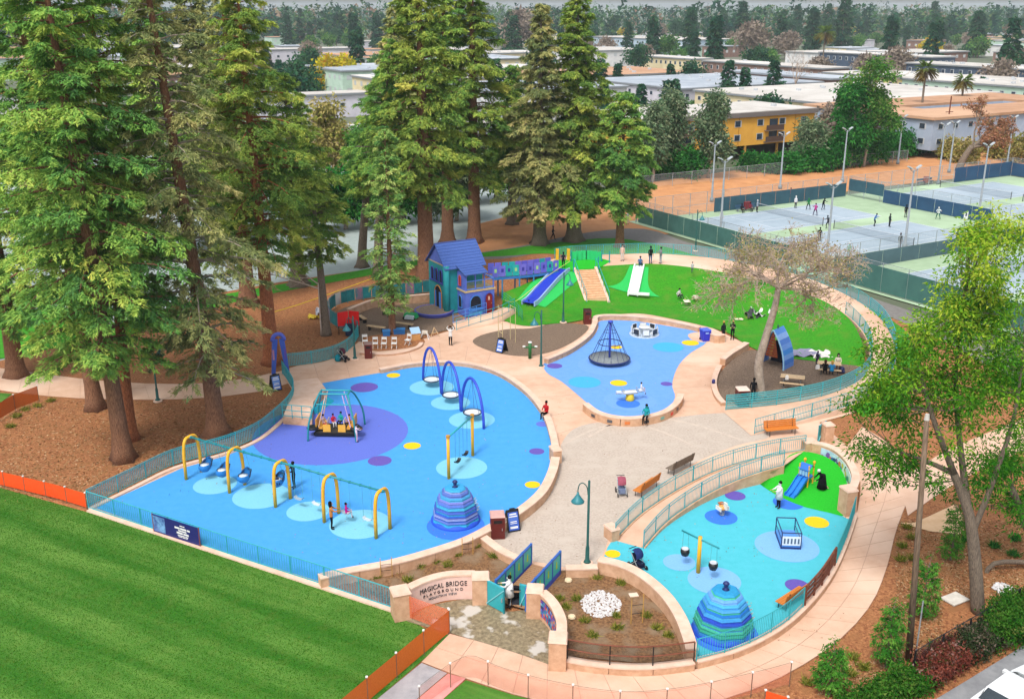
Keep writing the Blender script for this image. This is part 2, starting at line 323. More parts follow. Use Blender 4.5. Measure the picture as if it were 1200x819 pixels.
sheet('planting_bed', gs([(622, 712), (625, 690), (640, 670), (662, 668), (701, 667), (730, 664), (755, 677), (780, 699), (797, 724), (808, 750), (812, 770), (755, 777), (664, 768), (662, 745), (652, 716), (640, 700)]), SOIL, .012)

def slab_path(name, left, right, step, across, z=0.0, gap=.02):
    """a pavement: a grout bed with every concrete slab laid on it as a piece"""
    A, B = cr(left, 5), cr(right, 5); n = max(2, round(sum((b - a).length for a, b in zip(A, A[1:])) / step)); A, B = resample(A, n=n), resample(B, n=n)
    bed = sheet(name, [p.copy() for p in A] + [p.copy() for p in B[::-1]], JOINT)
    for p in bed.data.vertices: p.co.z += z
    for i in range(n):
        for k in range(across):
            a, b = k / across, (k + 1) / across; q = [A[i].lerp(B[i], a), A[i].lerp(B[i], b), A[i + 1].lerp(B[i + 1], b), A[i + 1].lerp(B[i + 1], a)]; c = sum(q, Vector()) / 4
            mb = MB(); top = [c + (x - c) * (1 - gap / max((x - c).length, .05)) for x in q]
            mb.add([(x.x, x.y, x.z + z + dz) for dz in (.001, .022 + random.uniform(-.002, .002)) for x in top], [(0, 1, 2, 3), (4, 5, 6, 7), (0, 1, 5, 4), (1, 2, 6, 5), (2, 3, 7, 6), (3, 0, 4, 7)]); mb.build('slab', CONC, bed)
    return bed
LOW_IN = gs([(527, 742), (560, 751), (600, 763), (650, 780), (690, 787), (735, 791), (780, 790), (818, 783), (868, 768), (912, 745), (948, 713), (975, 679), (991, 643), (1002, 608), (1007, 585), (1008, 565), (1002, 545), (990, 526)])
LOW_OUT = gs([(494, 775), (530, 789), (575, 804), (620, 818), (670, 828), (730, 834), (800, 829), (870, 812), (930, 785), (985, 748), (1022, 706), (1040, 662), (1050, 622), (1062, 590), (1070, 566), (1062, 540), (1040, 518), (1010, 500)])
slab_path('pink_path', LOW_IN, LOW_OUT, 1.25, 2, -.012)
slab_path('pink_path', gs([(1053, 562), (1100, 533), (1150, 510), (1215, 485), (1290, 462)]), gs([(1064, 604), (1110, 572), (1160, 545), (1225, 517), (1300, 494)]), 1.8, 1, -.014)
slab_path('pink_path', gs([(-160, 412), (-60, 424), (0, 431), (60, 439), (110, 445), (170, 449), (240, 449), (290, 443), (332, 434)]), gs([(-160, 432), (-60, 446), (0, 457), (60, 464), (110, 467), (170, 468), (240, 466), (300, 459), (338, 449)]), 2.6, 1, -.03)
TANC = mat('tan_pad', '#efc9a0', '#e4ba8e', 2, .9); sheet('pad', gs([(1054, 612), (1072, 612), (1120, 590), (1132, 608), (1128, 626), (1090, 622)]), TANC, -.01)
STR = mat('road_asphalt', '#9b9c9e', '#85868a', 1.2, .9, .3, 25); sheet('road', gs([(1040, 880), (1090, 822), (1135, 795), (1200, 755), (1400, 660), (1700, 800), (1300, 1000)]), STR, -.03)

# mulch beds inside the play area
sheet('mulch_bed', cr(gs([(554, 401), (564, 393), (594, 386), (620, 385), (645, 380), (668, 379), (690, 383), (676, 398), (650, 411), (622, 417), (595, 416), (570, 410)]), 4, True), MULCH2, .018)
sheet('mulch_bed', cr(gs([(414, 398), (402, 384), (392, 378), (395, 366), (412, 358), (440, 353), (480, 350), (508, 352), (540, 372), (545, 381), (505, 391), (470, 398), (440, 402)]), 4, True), MULCH2, .012)
sheet('mulch_bed', cr(gs([(424, 398), (440, 393), (475, 391), (494, 396), (496, 403), (470, 409), (436, 411)]), 4, True), MULCH, .022)
sheet('mulch_bed', cr(gs([(841, 442), (857, 423), (876, 411), (892, 412), (925, 420), (957, 424), (990, 427), (1011, 429), (1008, 436), (995, 445), (958, 457), (922, 465), (885, 470), (848, 468), (842, 455)]), 3, True), MULCH2, .026)

# rubber play pools
POOL1 = [(112, 595), (212, 549), (265, 534), (300, 520), (331, 498), (365, 501), (368, 478), (384, 464), (373, 450), (410, 443), (445, 437), (483, 430), (517, 428), (545, 429), (572, 435), (595, 444), (612, 456), (628, 472), (640, 490), (648, 512), (650, 530), (646, 550), (634, 575), (610, 598), (580, 616), (545, 634), (500, 649), (455, 661), (405, 671), (374, 681), (240, 640)]
P1 = gs(POOL1); p1 = sheet('rubber_surface', P1[:9] + cr(P1[8:-1], 4)[1:] + P1[-1:], RUB, .012)
Z = [.0160]
def dots(par, lst):
    for u, v, r, m in lst: Z[0] += .0002; disc('colour_shadow_dot', u, v, r, m, Z[0], par)
dots(p1, [(388, 507, 90, R_VIO), (252, 568, 25, R_LT), (306, 581, 33, R_LT), (361, 599, 25, R_LT), (422, 614, 36, R_LT), (541, 548, 30, R_LT), (506, 454, 26, R_LT), (528, 472, 23, R_LT), (553, 492, 27, R_LT), (445, 540, 14, R_PUR), (427, 454, 16, R_PUR), (629, 529, 9, R_PUR), (636, 497, 8, R_VIO), (483, 522.5, 10, R_YEL), (461, 440, 8, R_YEL), (624, 568, 9, R_YEL), (534, 616, 34, R_MID)])
POOL2 = [(640, 436), (640, 423), (675, 410), (693, 397), (701, 385), (704, 376), (739, 376), (764, 379), (799, 385), (818, 389), (828, 401), (810, 413), (796, 427), (789, 443), (788, 454), (791, 466), (781, 480), (764, 486), (739, 488), (711, 485), (693, 476), (675, 461), (658, 447)]
p2 = sheet('rubber_surface', cr(gs(POOL2), 3, True), RUB2, .012)
dots(p2, [(714, 428, 37, R_PALE), (754, 389, 31, R_PALE), (738, 470, 31, R_PALE), (736, 473, 14, R_MID), (685, 448, 19, R_CYA), (783, 407, 18, R_CYA), (725, 449, 10, R_YEL), (809, 402, 10, R_YEL), (722, 407, 7, R_YEL), (650, 429, 9, R_PUR), (781, 450, 7, R_PUR)])  # small mid-blue disc is the seesaw's shadow painted on the rubber
Zp = g(812, 394); 
POOL3 = [(712, 641), (718, 632), (754, 642), (770, 624), (790, 608), (815, 592), (840, 577), (862, 568), (884, 563), (915, 583), (945, 594), (986, 604), (998, 610), (990, 640), (972, 680), (940, 718), (900, 745), (860, 760), (815, 770), (811, 745), (799, 712), (780, 690), (757, 672), (730, 660), (705, 660)]
P3 = gs(POOL3); p3 = sheet('rubber_surface', P3, RUB3, .012)
dots(p3, [(796, 659, 19, R_SKY), (837, 680, 31, R_SKY), (922, 640, 37, R_SKY), (861.5, 581, 12, R_PUR), (845, 606, 19, R_MID), (924, 589, 18, R_MID), (957, 612, 14, R_YEL), (934, 686, 14, R_PUR), (718, 649, 9, R_YEL), (848, 742, 40, R_MID)])
sheet('pad', cr(gs([(806, 393), (812, 390), (822, 390), (832, 396), (826, 401), (812, 399)]), 3, True), CONC, .017)

# raised mound with the upper path
def loft(name, curves, m, n=60, struct_=True, thick=None, parent=None):
    rows = [resample(cr(c, 5), n=n) for c in curves]; mb = MB(); k = len(rows)
    mb.add([p for r in rows for p in r], [(j * (n + 1) + i, j * (n + 1) + i + 1, (j + 1) * (n + 1) + i + 1, (j + 1) * (n + 1) + i) for j in range(k - 1) for i in range(n)])
    me = mb.mesh(name, m, True)
    if sum(p.normal.z for p in me.polygons) < 0: me.flip_normals()
    o = obj(name, me, parent); return struct(o) if struct_ else o
CREST = [(590, 343, .9), (615, 333, 1.4), (640, 321, 2.0), (662, 316, 2.2), (690, 313, 2.2), (720, 311, 2.2), (760, 309, 2.2), (800, 312, 2.2), (840, 318, 2.2), (880, 325, 2.2), (920, 335, 2.1), (955, 348, 1.9), (980, 361, 1.7), (998, 377, 1.4), (1008, 395, 1.1), (1013, 412, .8), (1013, 426, .5)]
FOOT = [(588, 360, .06), (603, 366, .08), (625, 367, .1), (650, 366, .1), (675, 364, .1), (703, 360, .1), (745, 355, .1), (790, 356, .1), (830, 363, .1), (865, 374, .1), (895, 386, .1), (925, 398, .1), (950, 406, .1), (972, 414, .1), (990, 420, .1), (1003, 425, .1), (1010, 428, .1)]
INNER = [(588, 374, .03), (600, 379, .03), (620, 382, .03), (645, 379.5, .03), (672, 377, .03), (696, 372, .03), (745, 367, .03), (790, 374, .03), (830, 383, .03), (855, 391, .03), (872, 402, .03), (890, 411, .03), (915, 418, .03), (945, 422, .03), (970, 425, .03), (992, 427, .03), (1010, 429, .03)]
cC, cF, cI = gs(CREST), gs(FOOT), gs(INNER)
def mixc(a, b, t, zt): return [Vector((p.x + (q.x - p.x) * t, p.y + (q.y - p.y) * t, p.z + (q.z - p.z) * zt)) for p, q in zip(a, b)]
loft('grass_mound', [cC, mixc(cC, cF, .15, .08), mixc(cC, cF, .35, .33), mixc(cC, cF, .65, .72), mixc(cC, cF, .87, .94), cF, cI], TURF, 90)
from mathutils.bvhtree import BVHTree
_mo = bpy.data.objects['grass_mound'].data; MOUND = BVHTree.FromPolygons([v.co.copy() for v in _mo.vertices], [tuple(p.vertices) for p in _mo.polygons])
def zg(p, default=0.0):
    h = MOUND.ray_cast(Vector((p[0], p[1], 20)), Vector((0, 0, -1)))[0]
    return h.z if h else default
UP_OUT = [(636, 308, 2.2), (655, 302, 2.2), (690, 299, 2.2), (720, 298, 2.2), (760, 297, 2.2), (800, 299, 2.2), (840, 303, 2.2), (880, 310, 2.2), (920, 318, 2.1), (955, 329, 1.9), (985, 342, 1.7), (1012, 357, 1.5), (1035, 376, 1.3), (1048, 400, 1.1), (1050, 425, .9), (1035, 450, .7), (1005, 472, .5), (960, 487, .3), (915, 500, .15), (880, 510, .03)]
UP_IN = [(640, 320, 2.2), (662, 316, 2.2), (690, 313, 2.2), (720, 311, 2.2), (760, 309, 2.2), (800, 312, 2.2), (840, 318, 2.2), (880, 325, 2.2), (920, 335, 2.1), (955, 348, 1.9), (980, 361, 1.7), (1000, 377, 1.45), (1014, 395, 1.2), (1019, 415, .95), (1016, 433, .75), (1000, 449, .55), (962, 464, .35), (915, 473, .2), (870, 478, .1), (845, 480, .03)]
uo, ui = gs(UP_OUT), gs(UP_IN)
up_path = loft('upper_path', [[Vector((p.x, p.y, -.1)) for p in ui], [p + Vector((0, 0, .0)) for p in ui], [p.copy() for p in ui], uo, [p.copy() for p in uo], [Vector((p.x, p.y, -.1)) for p in uo]], CONC, 110)
up_path.data.polygons.foreach_set('use_smooth', [False] * len(up_path.data.polygons))
so = resample(cr(uo, 5), n=40); back = []
for i, p in enumerate(so):
    d = so[min(i + 1, 40)] - so[max(i - 1, 0)]; d.z = 0; d.normalize(); nrm = Vector((-d.y, d.x, 0)); back.append(p + nrm * (.3 + p.z * 1.7) - Vector((0, 0, p.z + .06)))
loft('mound_bank', [[p - Vector((0, 0, .03)) for p in so[:36]], back[:36]], GRASS2, 40)

# toddler ramp and green rubber mound
RO = gs([(721, 633, .012), (745, 608, .1), (772, 588, .2), (800, 571, .3), (830, 556, .42), (860, 545, .55), (890, 537, .68), (915, 532, .8), (943, 528, .9)])
RI = gs([(754, 642, .012), (772, 621, .1), (790, 605, .2), (815, 588, .3), (840, 574, .42), (862, 564, .55), (884, 556, .68), (903, 550, .8), (918, 546, .88)])
loft('ramp', [[Vector((p.x, p.y, -.05)) for p in RO], RO, [p.copy() for p in RO], RI], CONC, 40).data.polygons.foreach_set('use_smooth', [False] * 120)
struct(MB().sweep(resample(cr(RI, 5), n=40), .22, -1.0, .06).build('ramp_kerb', CONC2)); struct(MB().sweep(resample(cr(RO, 5), n=40), .22, -1.0, .06).build('ramp_kerb', CONC2))
loft('green_mound', [gs([(906, 552, .8), (917, 546, .86), (924, 534, .9), (942, 529, .9), (965, 534, .88), (985, 547, .78), (998, 567, .45), (994, 592, .12), (988, 604, .03)]), gs([(884, 563, .02), (889, 566, .02), (896, 571, .02), (905, 577, .02), (918, 584, .02), (937, 592, .02), (956, 597, .02), (973, 601, .02), (986, 604.5, .02)])], R_GRN, 40)

# ================================================================ seat walls
def seat_wall(name, label, pts, h, w=.42, z0=0.0, panel=1.9, m=CONC2, cap=True, group=None):
    """pts: photo points along the top of the wall"""
    path = cr(gs(pts, h + z0), 6); base = path[len(path) // 2]; o = thing(name, label, 'wall', (base.x, base.y, z0), 0, group)
    L = [Vector((p.x - base.x, p.y - base.y, 0)) for p in path]; tot = sum((b - a).length for a, b in zip(L, L[1:])); n = max(1, round(tot / panel)); D = resample(L, n=n * 6)
    for i in range(n):
        s = D[i * 6:i * 6 + 7]; s = [p.copy() for p in s]; s[0] = s[0].lerp(s[1], .04); s[-1] = s[-1].lerp(s[-2], .04)
        MB().sweep(s, w, -.03, h - (.07 if cap else 0)).build('panel', m, o)
    if cap: MB().sweep(D, w + .05, h - .07, h).build('coping', CAPM, o)
    return o
def pillar(name, label, u, v, h, w=.7, d=.7, rz=0, z0=0.0, group=None):
    """u, v: middle of the pillar's top"""
    p = g(u, v, h + z0); o = thing(name, label, 'pillar', (p.x, p.y, z0), rz, group)
    MB().box((0, 0, (h - .1) / 2 - .02), (w, d, h - .06)).build('shaft', CONC2, o); MB().box((0, 0, h - .05), (w + .08, d + .08, .1), taper=.9).build('cap', CAPM, o); return o
seat_wall('seat_wall', 'low pale seat wall around the top of the big blue play surface', [(445, 432), (483, 425), (517, 423), (543, 424), (568, 429), (589, 437), (608, 449), (625, 464), (640, 485), (648, 508), (651, 524)], .35)
seat_wall('seat_wall', 'curved concrete wall between big blue surface and entry planting bed', [(651, 535), (647, 552), (635, 575), (611, 596), (580, 614), (545, 632), (500, 647), (455, 659), (405, 668), (374, 675)], .6, .5)
pillar('wall_pier', 'short wall pier with sloping white cap beside the big blue surface', 651, 524, .95, .55, .8, .3)
seat_wall('seat_wall', 'curved seat wall between the rope spinner surface and the mound lawn', [(640, 420), (667, 408), (689, 392), (697, 378), (700, 370), (728, 369), (764, 372), (799, 378), (820, 383)], .45)
seat_wall('seat_wall', 'short wall stub with a plaque behind the blue recycling bin', [(832, 389), (840, 392), (848, 391)], .7, .5)
o = seat_wall('seat_wall', 'curved tiled seat wall below the seesaw facing the court', [(686, 472), (698, 481), (716, 487), (739, 489), (764, 486), (782, 480), (794, 470), (798, 461)], .6)
pth = cr(gs([(686, 472), (698, 481), (716, 487), (739, 489), (764, 486), (782, 480), (794, 470), (798, 461)], .6), 6)
for i, hx in zip((6, 12, 17, 22, 27, 31, 34, 37), ('#4a4a50', '#5a5a60', '#e08040', '#35353a', '#80b0a0', '#e0402c', '#44444c', '#c08850')):
    p, q = pth[i], pth[i + 1]; d = (q - p).normalized(); nn = Vector((d.y, -d.x, 0)); c = p + nn * .225 - Vector((0, 0, .33)); MB().box((c.x - o.location.x, c.y - o.location.y, c.z), (.36, .03, .2), math.atan2(d.y, d.x)).build('picture_tile', paint(hx), o)
seat_wall('seat_wall', 'concrete wall block ending beside the lawn and picnic bed', [(875, 401), (866, 407), (856, 413), (847, 420)], .55, .45)
seat_wall('seat_wall', 'low curved kerb wall at the plaza side of the picnic bed', [(843, 428), (838, 440), (837, 452), (841, 463), (848, 471)], .3, .35)
seat_wall('seat_wall', 'low curved wall beside the maroon bin and footbridge', [(562, 625), (570, 631), (586, 643), (604, 652), (614, 655)], .45)
seat_wall('seat_wall', 'short straight wall between footbridge and plaza lamp post', [(663, 664), (680, 664), (700, 663)], .5)
seat_wall('seat_wall', 'tall curved wall between toddler surface and gravel planting bed', [(702, 654), (730, 661), (755, 674), (780, 696), (797, 721), (807, 746), (811, 760)], .75, .5)
seat_wall('seat_wall', 'low retaining wall under the black rail of the planting bed', [(664, 771), (700, 777), (755, 780), (813, 774)], .4, .35)
seat_wall('seat_wall', 'long low kerb wall under the fence around toddler surface', [(816, 773), (868, 758), (914, 734), (949, 703), (975, 668), (992, 630), (1002, 600)], .38, .3)
seat_wall('seat_wall', 'curved retaining wall behind the playhouse activity yard', [(408, 362), (420, 357), (437, 351), (459, 348), (482, 346), (505, 344)], .8, .3)
seat_wall('seat_wall', 'round kerb holding the mulch around the slim redwood with white chairs', [(494, 401), (489, 406), (470, 412), (445, 414), (422, 412)], .2, .3, panel=1.4)
# mural wall of the toddler area
mw = seat_wall('mural_wall', 'tall curved wall with animal mural panels behind toddler slide', [(952, 518), (966, 520), (980, 526), (992, 536), (1000, 548), (1003, 560), (999, 572)], 1.5, .4)
pth = resample(cr(gs([(952, 518), (966, 520), (980, 526), (992, 536), (1000, 548), (1003, 560), (999, 572)], 1.5), 6), n=21)
for i in range(2, 20, 2):
    p, q = pth[i], pth[i + 2] if i + 2 < len(pth) else pth[-1]; d = (q - p).normalized(); nn = Vector((d.y, -d.x, 0)); L = (q - p).length; c = (p + q) / 2 + nn * .225 - Vector((0, 0, .62))
    pn = MB().box((c.x - mw.location.x, c.y - mw.location.y, c.z), (L * .97, .03, .85), math.atan2(d.y, d.x)).build('mural_panel', mat('mural_sky', '#bcd9ee', '#8fb4d8', 1.5, .6, c3='#e6eef4'), mw)
    for k, hx in enumerate(random.sample(['#3a70b8', '#4e9c4a', '#d87850', '#e6c84a', '#7d5aa6', '#f4f4f0', '#c24a3c', '#2f4f7a'], 3)):
        e = c + d * (L * (-.3 + .3 * k)) + nn * (.018 + .003 * k) + Vector((0, 0, random.uniform(-.25, .15))); rr = random.uniform(.1, .2); v = [e + d * (rr * math.cos(t) * random.uniform(.8, 1.2)) + Vector((0, 0, rr * math.sin(t))) for t in [2 * math.pi * j / 9 for j in range(9)]]
        MB().add([(x.x - mw.location.x, x.y - mw.location.y, x.z) for x in v], [tuple(range(9))]).build('painted_animal', paint(hx), pn)
pillar('wall_pier', 'square concrete pier where the ramp rail meets the mural wall', 949, 515, 1.55, .75, .7, .2)
pillar('wall_pier', 'square concrete pier at the lower end of the mural wall', 995, 571, 1.6, .65, .8, .3)
pillar('wall_pier', 'square concrete pier with teal gate beside the orange bench', 971, 496, 1.4, .6, .6, .2)
# entry: sign wall
SW = cr(gs([(478, 688), (497, 679), (518, 673), (537, 671), (556, 671)], 1.3), 8); sb = SW[16]
sw = thing('sign_wall', 'curved pink entrance wall lettered Magical Bridge Playground', 'wall', (sb.x, sb.y, 0)); SWL = [Vector((p.x - sb.x, p.y - sb.y, 0)) for p in SW]
SIGNC = mat('sign_stucco', '#f6d5c8', '#ecc6b8', 1.5, .85, .1, 30)
MB().sweep(SWL, .4, -.03, 1.22).build('wall_body', SIGNC, sw); MB().sweep(SWL, .46, 1.22, 1.31).build('coping', CAPM, sw)
SL = [0]
for a, b in zip(SWL, SWL[1:]): SL.append(SL[-1] + (b - a).length)
def on_wall(s, z, off):
    s = max(0, min(SL[-1] - 1e-4, s)); j = max(i for i in range(len(SL) - 1) if SL[i] <= s); t = (s - SL[j]) / (SL[j + 1] - SL[j]); p = SWL[j].lerp(SWL[j + 1], t); d = (SWL[j + 1] - SWL[j]).normalized(); return p + Vector((d.y, -d.x, 0)) * off + Vector((0, 0, z))
INK = mat('sign_ink', '#33353a', '#26272b', 8, .5); INK2 = mat('sign_ink_soft', '#6b7078', '#5c6068', 8, .5)
for body, size, z, spc, wid, mm in (('MAGICAL BRIDGE', .36, .74, 1.08, .74, INK), ('PLAYGROUND', .21, .47, 1.7, .62, INK), ('MOUNTAIN VIEW', .18, .25, 1.2, .44, INK2)):
    me = text_mesh(body, size, .012, spc); xs = [v.co.x for v in me.vertices]; x0, x1 = min(xs), max(xs); k = SL[-1] * wid / (x1 - x0); cx = (x0 + x1) / 2
    for v in me.vertices:
        s = SL[-1] * .53 + (v.co.x - cx) * k; v.co = on_wall(s, z + v.co.y, .205 + (v.co.z + .012) * 1.0)
    me.materials.clear(); me.materials.append(mm); obj('lettering', me, sw)
pillar('entry_pier', 'broad concrete pier at the lawn end of the sign wall', 469, 690, 1.45, .8, .8, .35)
pillar('entry_pier', 'broad concrete pier between sign wall and teal gate', 563, 673, 1.45, .8, .7, .05)
pillar('entry_pier', 'concrete pier between teal gate and mosaic wall', 627, 688, 1.45, .75, .75, -.1)
pillar('entry_pier', 'concrete pier at the path end of the mosaic wall', 654, 745, 1.5, .75, .8, -.1)
MW = [(635, 692), (645, 701), (653, 713), (658, 727), (658, 741)]
mo = seat_wall('mosaic_wall', 'curved entrance wall with a blue and red mosaic panel', MW, 1.35, .42)
pth = resample(cr(gs(MW, 1.35), 6), n=26); rnd = random.Random(4); MOS = ['#3b4aa8', '#5a6fd0', '#8a3f9a', '#c23a4a', '#2f8fb0', '#e08a5a', '#26306e', '#7fb0d8']
bk = MB(); bk.sweep([Vector((p.x - mo.location.x, p.y - mo.location.y, 0)) + Vector(((q - p).y, -(q - p).x, 0)).normalized() * .22 for p, q in zip(pth[2:24], pth[3:25])], .03, .22, 1.12).build('mosaic_backing', paint('#2a2c50'), mo)
TM = {}
for i in range(2, 24):
    p, q = pth[i], pth[i + 1]; d = (q - p).normalized(); nn = Vector((d.y, -d.x, 0))
    for k in range(6):
        hx = rnd.choice(MOS); c = (p + q) / 2 + nn * .24; L = (q - p).length
        if hx not in TM: TM[hx] = MB().box((0, 0, 0), (L * .85, .02, .125)).mesh('mosaic_tile', paint(hx))
        obj('mosaic_tile', TM[hx], mo, (c.x - mo.location.x, c.y - mo.location.y, .3 + k * .148), math.atan2(d.y, d.x))
# ================================================================ railings and fences
def railing(name, label, path, h, step=1.8, m=TEAL, rails=(1.0, .08), picket=None, net=None, pr=.03, rr=.022, cat='railing', group=None, net_h=(.08, .97), cap=None, pm=None, pn=6):
    path = [Vector(p) for p in path]; b = path[len(path) // 2]; o = thing(name, label, cat, (b.x, b.y, b.z), 0, group); L = [p - b for p in path]
    D = resample(L, step=.35 if len(path) > 4 else step / 3)
    key = (round(h, 2), pr, (pm or m).name)
    if key not in _posts:
        mb = MB().cyl((0, 0, -.05), (0, 0, h), pr, n=pn)
        if cap: mb.box((0, 0, h + .02), (.09, .09, .05), mi=1)
        _posts[key] = mb.mesh('post', [pm or m, cap or m])
    for p in resample(L, step=step): obj('post', _posts[key], o, p)
    for f in rails: MB().tube([p + Vector((0, 0, h * f)) for p in D], rr, 5).build('rail', m, o)
    if picket:
        mb = MB()
        for p in resample(L, step=picket): mb.bar(p + Vector((0, 0, h * .08)), p + Vector((0, 0, h * .98)), .018, .018)
        mb.build('pickets', m, o, kind='stuff')
    if net:
        mb = MB(); N = len(D); mb.add([p + Vector((0, 0, h * k)) for p in D for k in net_h], [(2 * i, 2 * i + 2, 2 * i + 3, 2 * i + 1) for i in range(N - 1)]); mb.build('netting', net, o)
    return o
_posts = {}
TEALNET = mat('teal_mesh', '#4fb4bc', '#3da0a8', 20, .6, alpha=.42); BLUENET = mat('blue_wire_mesh', '#3aa0c8', '#2f90b8', 20, .6, alpha=.24)
railing('picket_fence', 'teal picket fence between big blue surface and redwood mulch', cr(gs([(104, 594), (155, 569), (205, 545), (262, 530), (300, 514), (322, 497), (340, 479), (345, 463), (339, 450), (331, 438)]), 5), 1.1, 2.2, rails=(1.0, .9, .1), picket=.14, net=TEALNET, cat='fence')
struct(MB().sweep(cr(gs([(106, 597), (155, 573), (205, 549), (262, 533), (300, 518), (324, 500), (342, 481), (347, 463), (341, 450), (334, 438)]), 5), .3, -.05, .1).build('kerb', CAPM))
o = railing('wire_fence', 'thin teal wire fence along the lawn edge of the big blue surface', gs([(104, 596), (190, 624), (280, 654), (370, 683), (463, 714)]), 1.1, 2.1, rails=(1.0, .08), picket=.16, net=BLUENET, cat='fence', pr=.032, rr=.03)
struct(MB().sweep(gs([(104, 598), (280, 656), (463, 716)]), .3, -.06, .07).build('kerb', CAPM))
# banner tied on the wire fence
bp0, bp1 = g(182, 623), g(236, 640.5); d = (bp1 - bp0); an = math.atan2(d.y, d.x); nn = Vector((d.y, -d.x, 0)).normalized(); bc = (bp0 + bp1) / 2 + nn * .07
bn = thing('banner', 'dark blue printed banner tied to the wire fence by the lawn', 'banner', (bc.x, bc.y, .06), an); W = d.length
MB().box((0, 0, .55), (W, .02, 1.05)).build('sheet', paint('#20246e', .5), bn); MB().box((-W * .36, -.014, .55), (W * .26, .012, .9)).build('picture', mat('banner_picture', '#7fb0e0', '#24508f', 3, .5, c3='#6f58b0'), bn)
for zz, hh, words in ((.86, .05, (.5, .3)), (.7, .1, (.9, 1.1, .5)), (.56, .07, (.5, .9)), (.42, .1, (1.1, .2, .7)), (.28, .05, (.4, .8, .5)), (.2, .04, (.7, .5, .3))):   # lines of print too small to read
    x = W * .15 - sum(words) * .45 / 2
    for w_ in words: MB().box((x + w_ * .2, -.014, zz), (w_ * .4, .01, hh)).build('print_line', WHITE, bn); x += w_ * .45
for k in (-1, 1): MB().box((k * W / 2, 0, .54), (.05, .04, 1.12)).build('edge_hem', paint('#8a4a4a'), bn)

railing('picket_fence', 'teal picket fence curling between redwood mulch and the strollers', cr(gs([(336, 430), (356, 428), (378, 424), (397, 418), (412, 408), (420, 395)]), 5), 1.1, 1.9, rails=(1.0, .9, .1), picket=.13, net=TEALNET, cat='fence')
ARTM = mat('painted_fence_panel', '#2b8f94', '#1d6e78', 1.2, .6, c3='#8a9fb0')
o = railing('art_fence', 'teal fence with painted panels curving round the playhouse yard', cr(gs([(420, 394), (412, 388), (398, 385), (388, 379), (385, 369), (393, 360), (412, 354), (437, 350), (470, 347), (505, 343)]), 5), 1.35, 1.7, m=TEALD, rails=(1.0, .1), cat='fence')
pp = resample(cr(gs([(420, 394), (412, 388), (398, 385), (388, 379), (385, 369), (393, 360), (412, 354), (437, 350), (470, 347), (505, 343)]), 5), step=.85); b = o.location
for i in range(len(pp) - 1):
    q = [pp[i].lerp(pp[i + 1], .04), pp[i].lerp(pp[i + 1], .96)]; MB().sweep([x - b for x in q], .03, .16, 1.27).build('fence_panel', ARTM if i % 3 else mat('mural_swirl', '#b06a8a', '#1f808a', 1.6, .6, c3='#d8dcd8'), o)
# upper path rails
def along(pts, a, b, off=0): 
    c = cr(gs(pts), 5); c = resample(c, n=200)[int(200 * a):int(200 * b) + 1]; out = []
    for i, p in enumerate(c):
        d = c[min(i + 1, len(c) - 1)] - c[max(i - 1, 0)]; d.z = 0; d.normalize(); out.append(p + Vector((-d.y, d.x, 0)) * off)
    return resample(out, step=.6)
BARS = (1.0, .86, .7, .54, .38, .22, .08)
PALENET = mat('pale_mesh', '#8fc0c0', '#7ab0b0', 20, .6, alpha=.22)
railing('guard_rail', 'long teal guard rail on the outer edge of the upper path', along(UP_OUT, .03, .55, -.08), 1.1, 1.9, rails=(1.0, .08), net=PALENET, picket=.2)
railing('guard_rail', 'teal multi bar guard rail on the outer bend of the descending path', along(UP_OUT, .555, .76, -.08), 1.1, 1.9, rails=BARS, rr=.028, net=TEALNET)
railing('guard_rail', 'thin teal railing between the descending path and the bench court', along(UP_OUT, .765, .998, -.08), 1.05, 1.7, rails=(1.0, .5, .08), picket=.14)
railing('guard_rail', 'short teal railing where the descending path passes the mound lawn', along(UP_IN, .565, .66, .1), 1.05, 1.5, rails=(1.0, .08), picket=.14)
railing('guard_rail', 'teal multi bar guard rail curving round the picnic bed', along(UP_IN, .66, .995, .1), 1.1, 1.9, rails=BARS, rr=.028, net=TEALNET)
railing('ramp_rail', 'teal rail on the court side of the toddler ramp', resample(cr(RO, 5), step=.6), 1.05, 1.6, rails=(1.0, .82, .08), picket=.13)
railing('ramp_rail', 'teal rail on the toddler surface side of the ramp', resample(cr(RI, 5), step=.6), 1.05, 1.6, rails=(1.0, .82, .08), picket=.13)
railing('picket_fence', 'teal picket fence on the kerb in front of the striped toddler dome', cr(gs([(816, 773, .38), (868, 758, .38), (914, 734, .38), (941, 711, .38)]), 5), 1.05, 1.5, rails=(1.0, .08), picket=.13, cat='fence')
railing('picket_fence', 'teal fence between toddler green rubber and the pink path', cr(gs([(980, 659, .38), (992, 630, .38), (1001, 602, .38)]), 5), 1.05, 1.4, rails=(1.0, .08), picket=.13, cat='fence')
BRN = mat('brown_rail_wood', '#8a4f38', '#6a3826', 5, .7)
railing('board_fence', 'brown wooden rail fence section beside the orange toddler bench', cr(gs([(943, 709, .38), (962, 687, .38), (978, 662, .38)]), 5), 1.0, 1.2, m=BRN, rails=(1.0, .75, .5, .25), rr=.06, pr=.06, cat='fence', pn=4)
railing('guard_rail', 'black rail with wooden top around the gravel planting bed', cr(gs([(665, 771, .4), (700, 777, .4), (755, 780, .4), (813, 774, .4)]), 5), .95, 1.9, m=BRN, rails=(1.0, .5), rr=.035, pm=BLACK, net=mat('dark_mesh', '#3a3430', '#2a2622', 20, .7, alpha=.35))
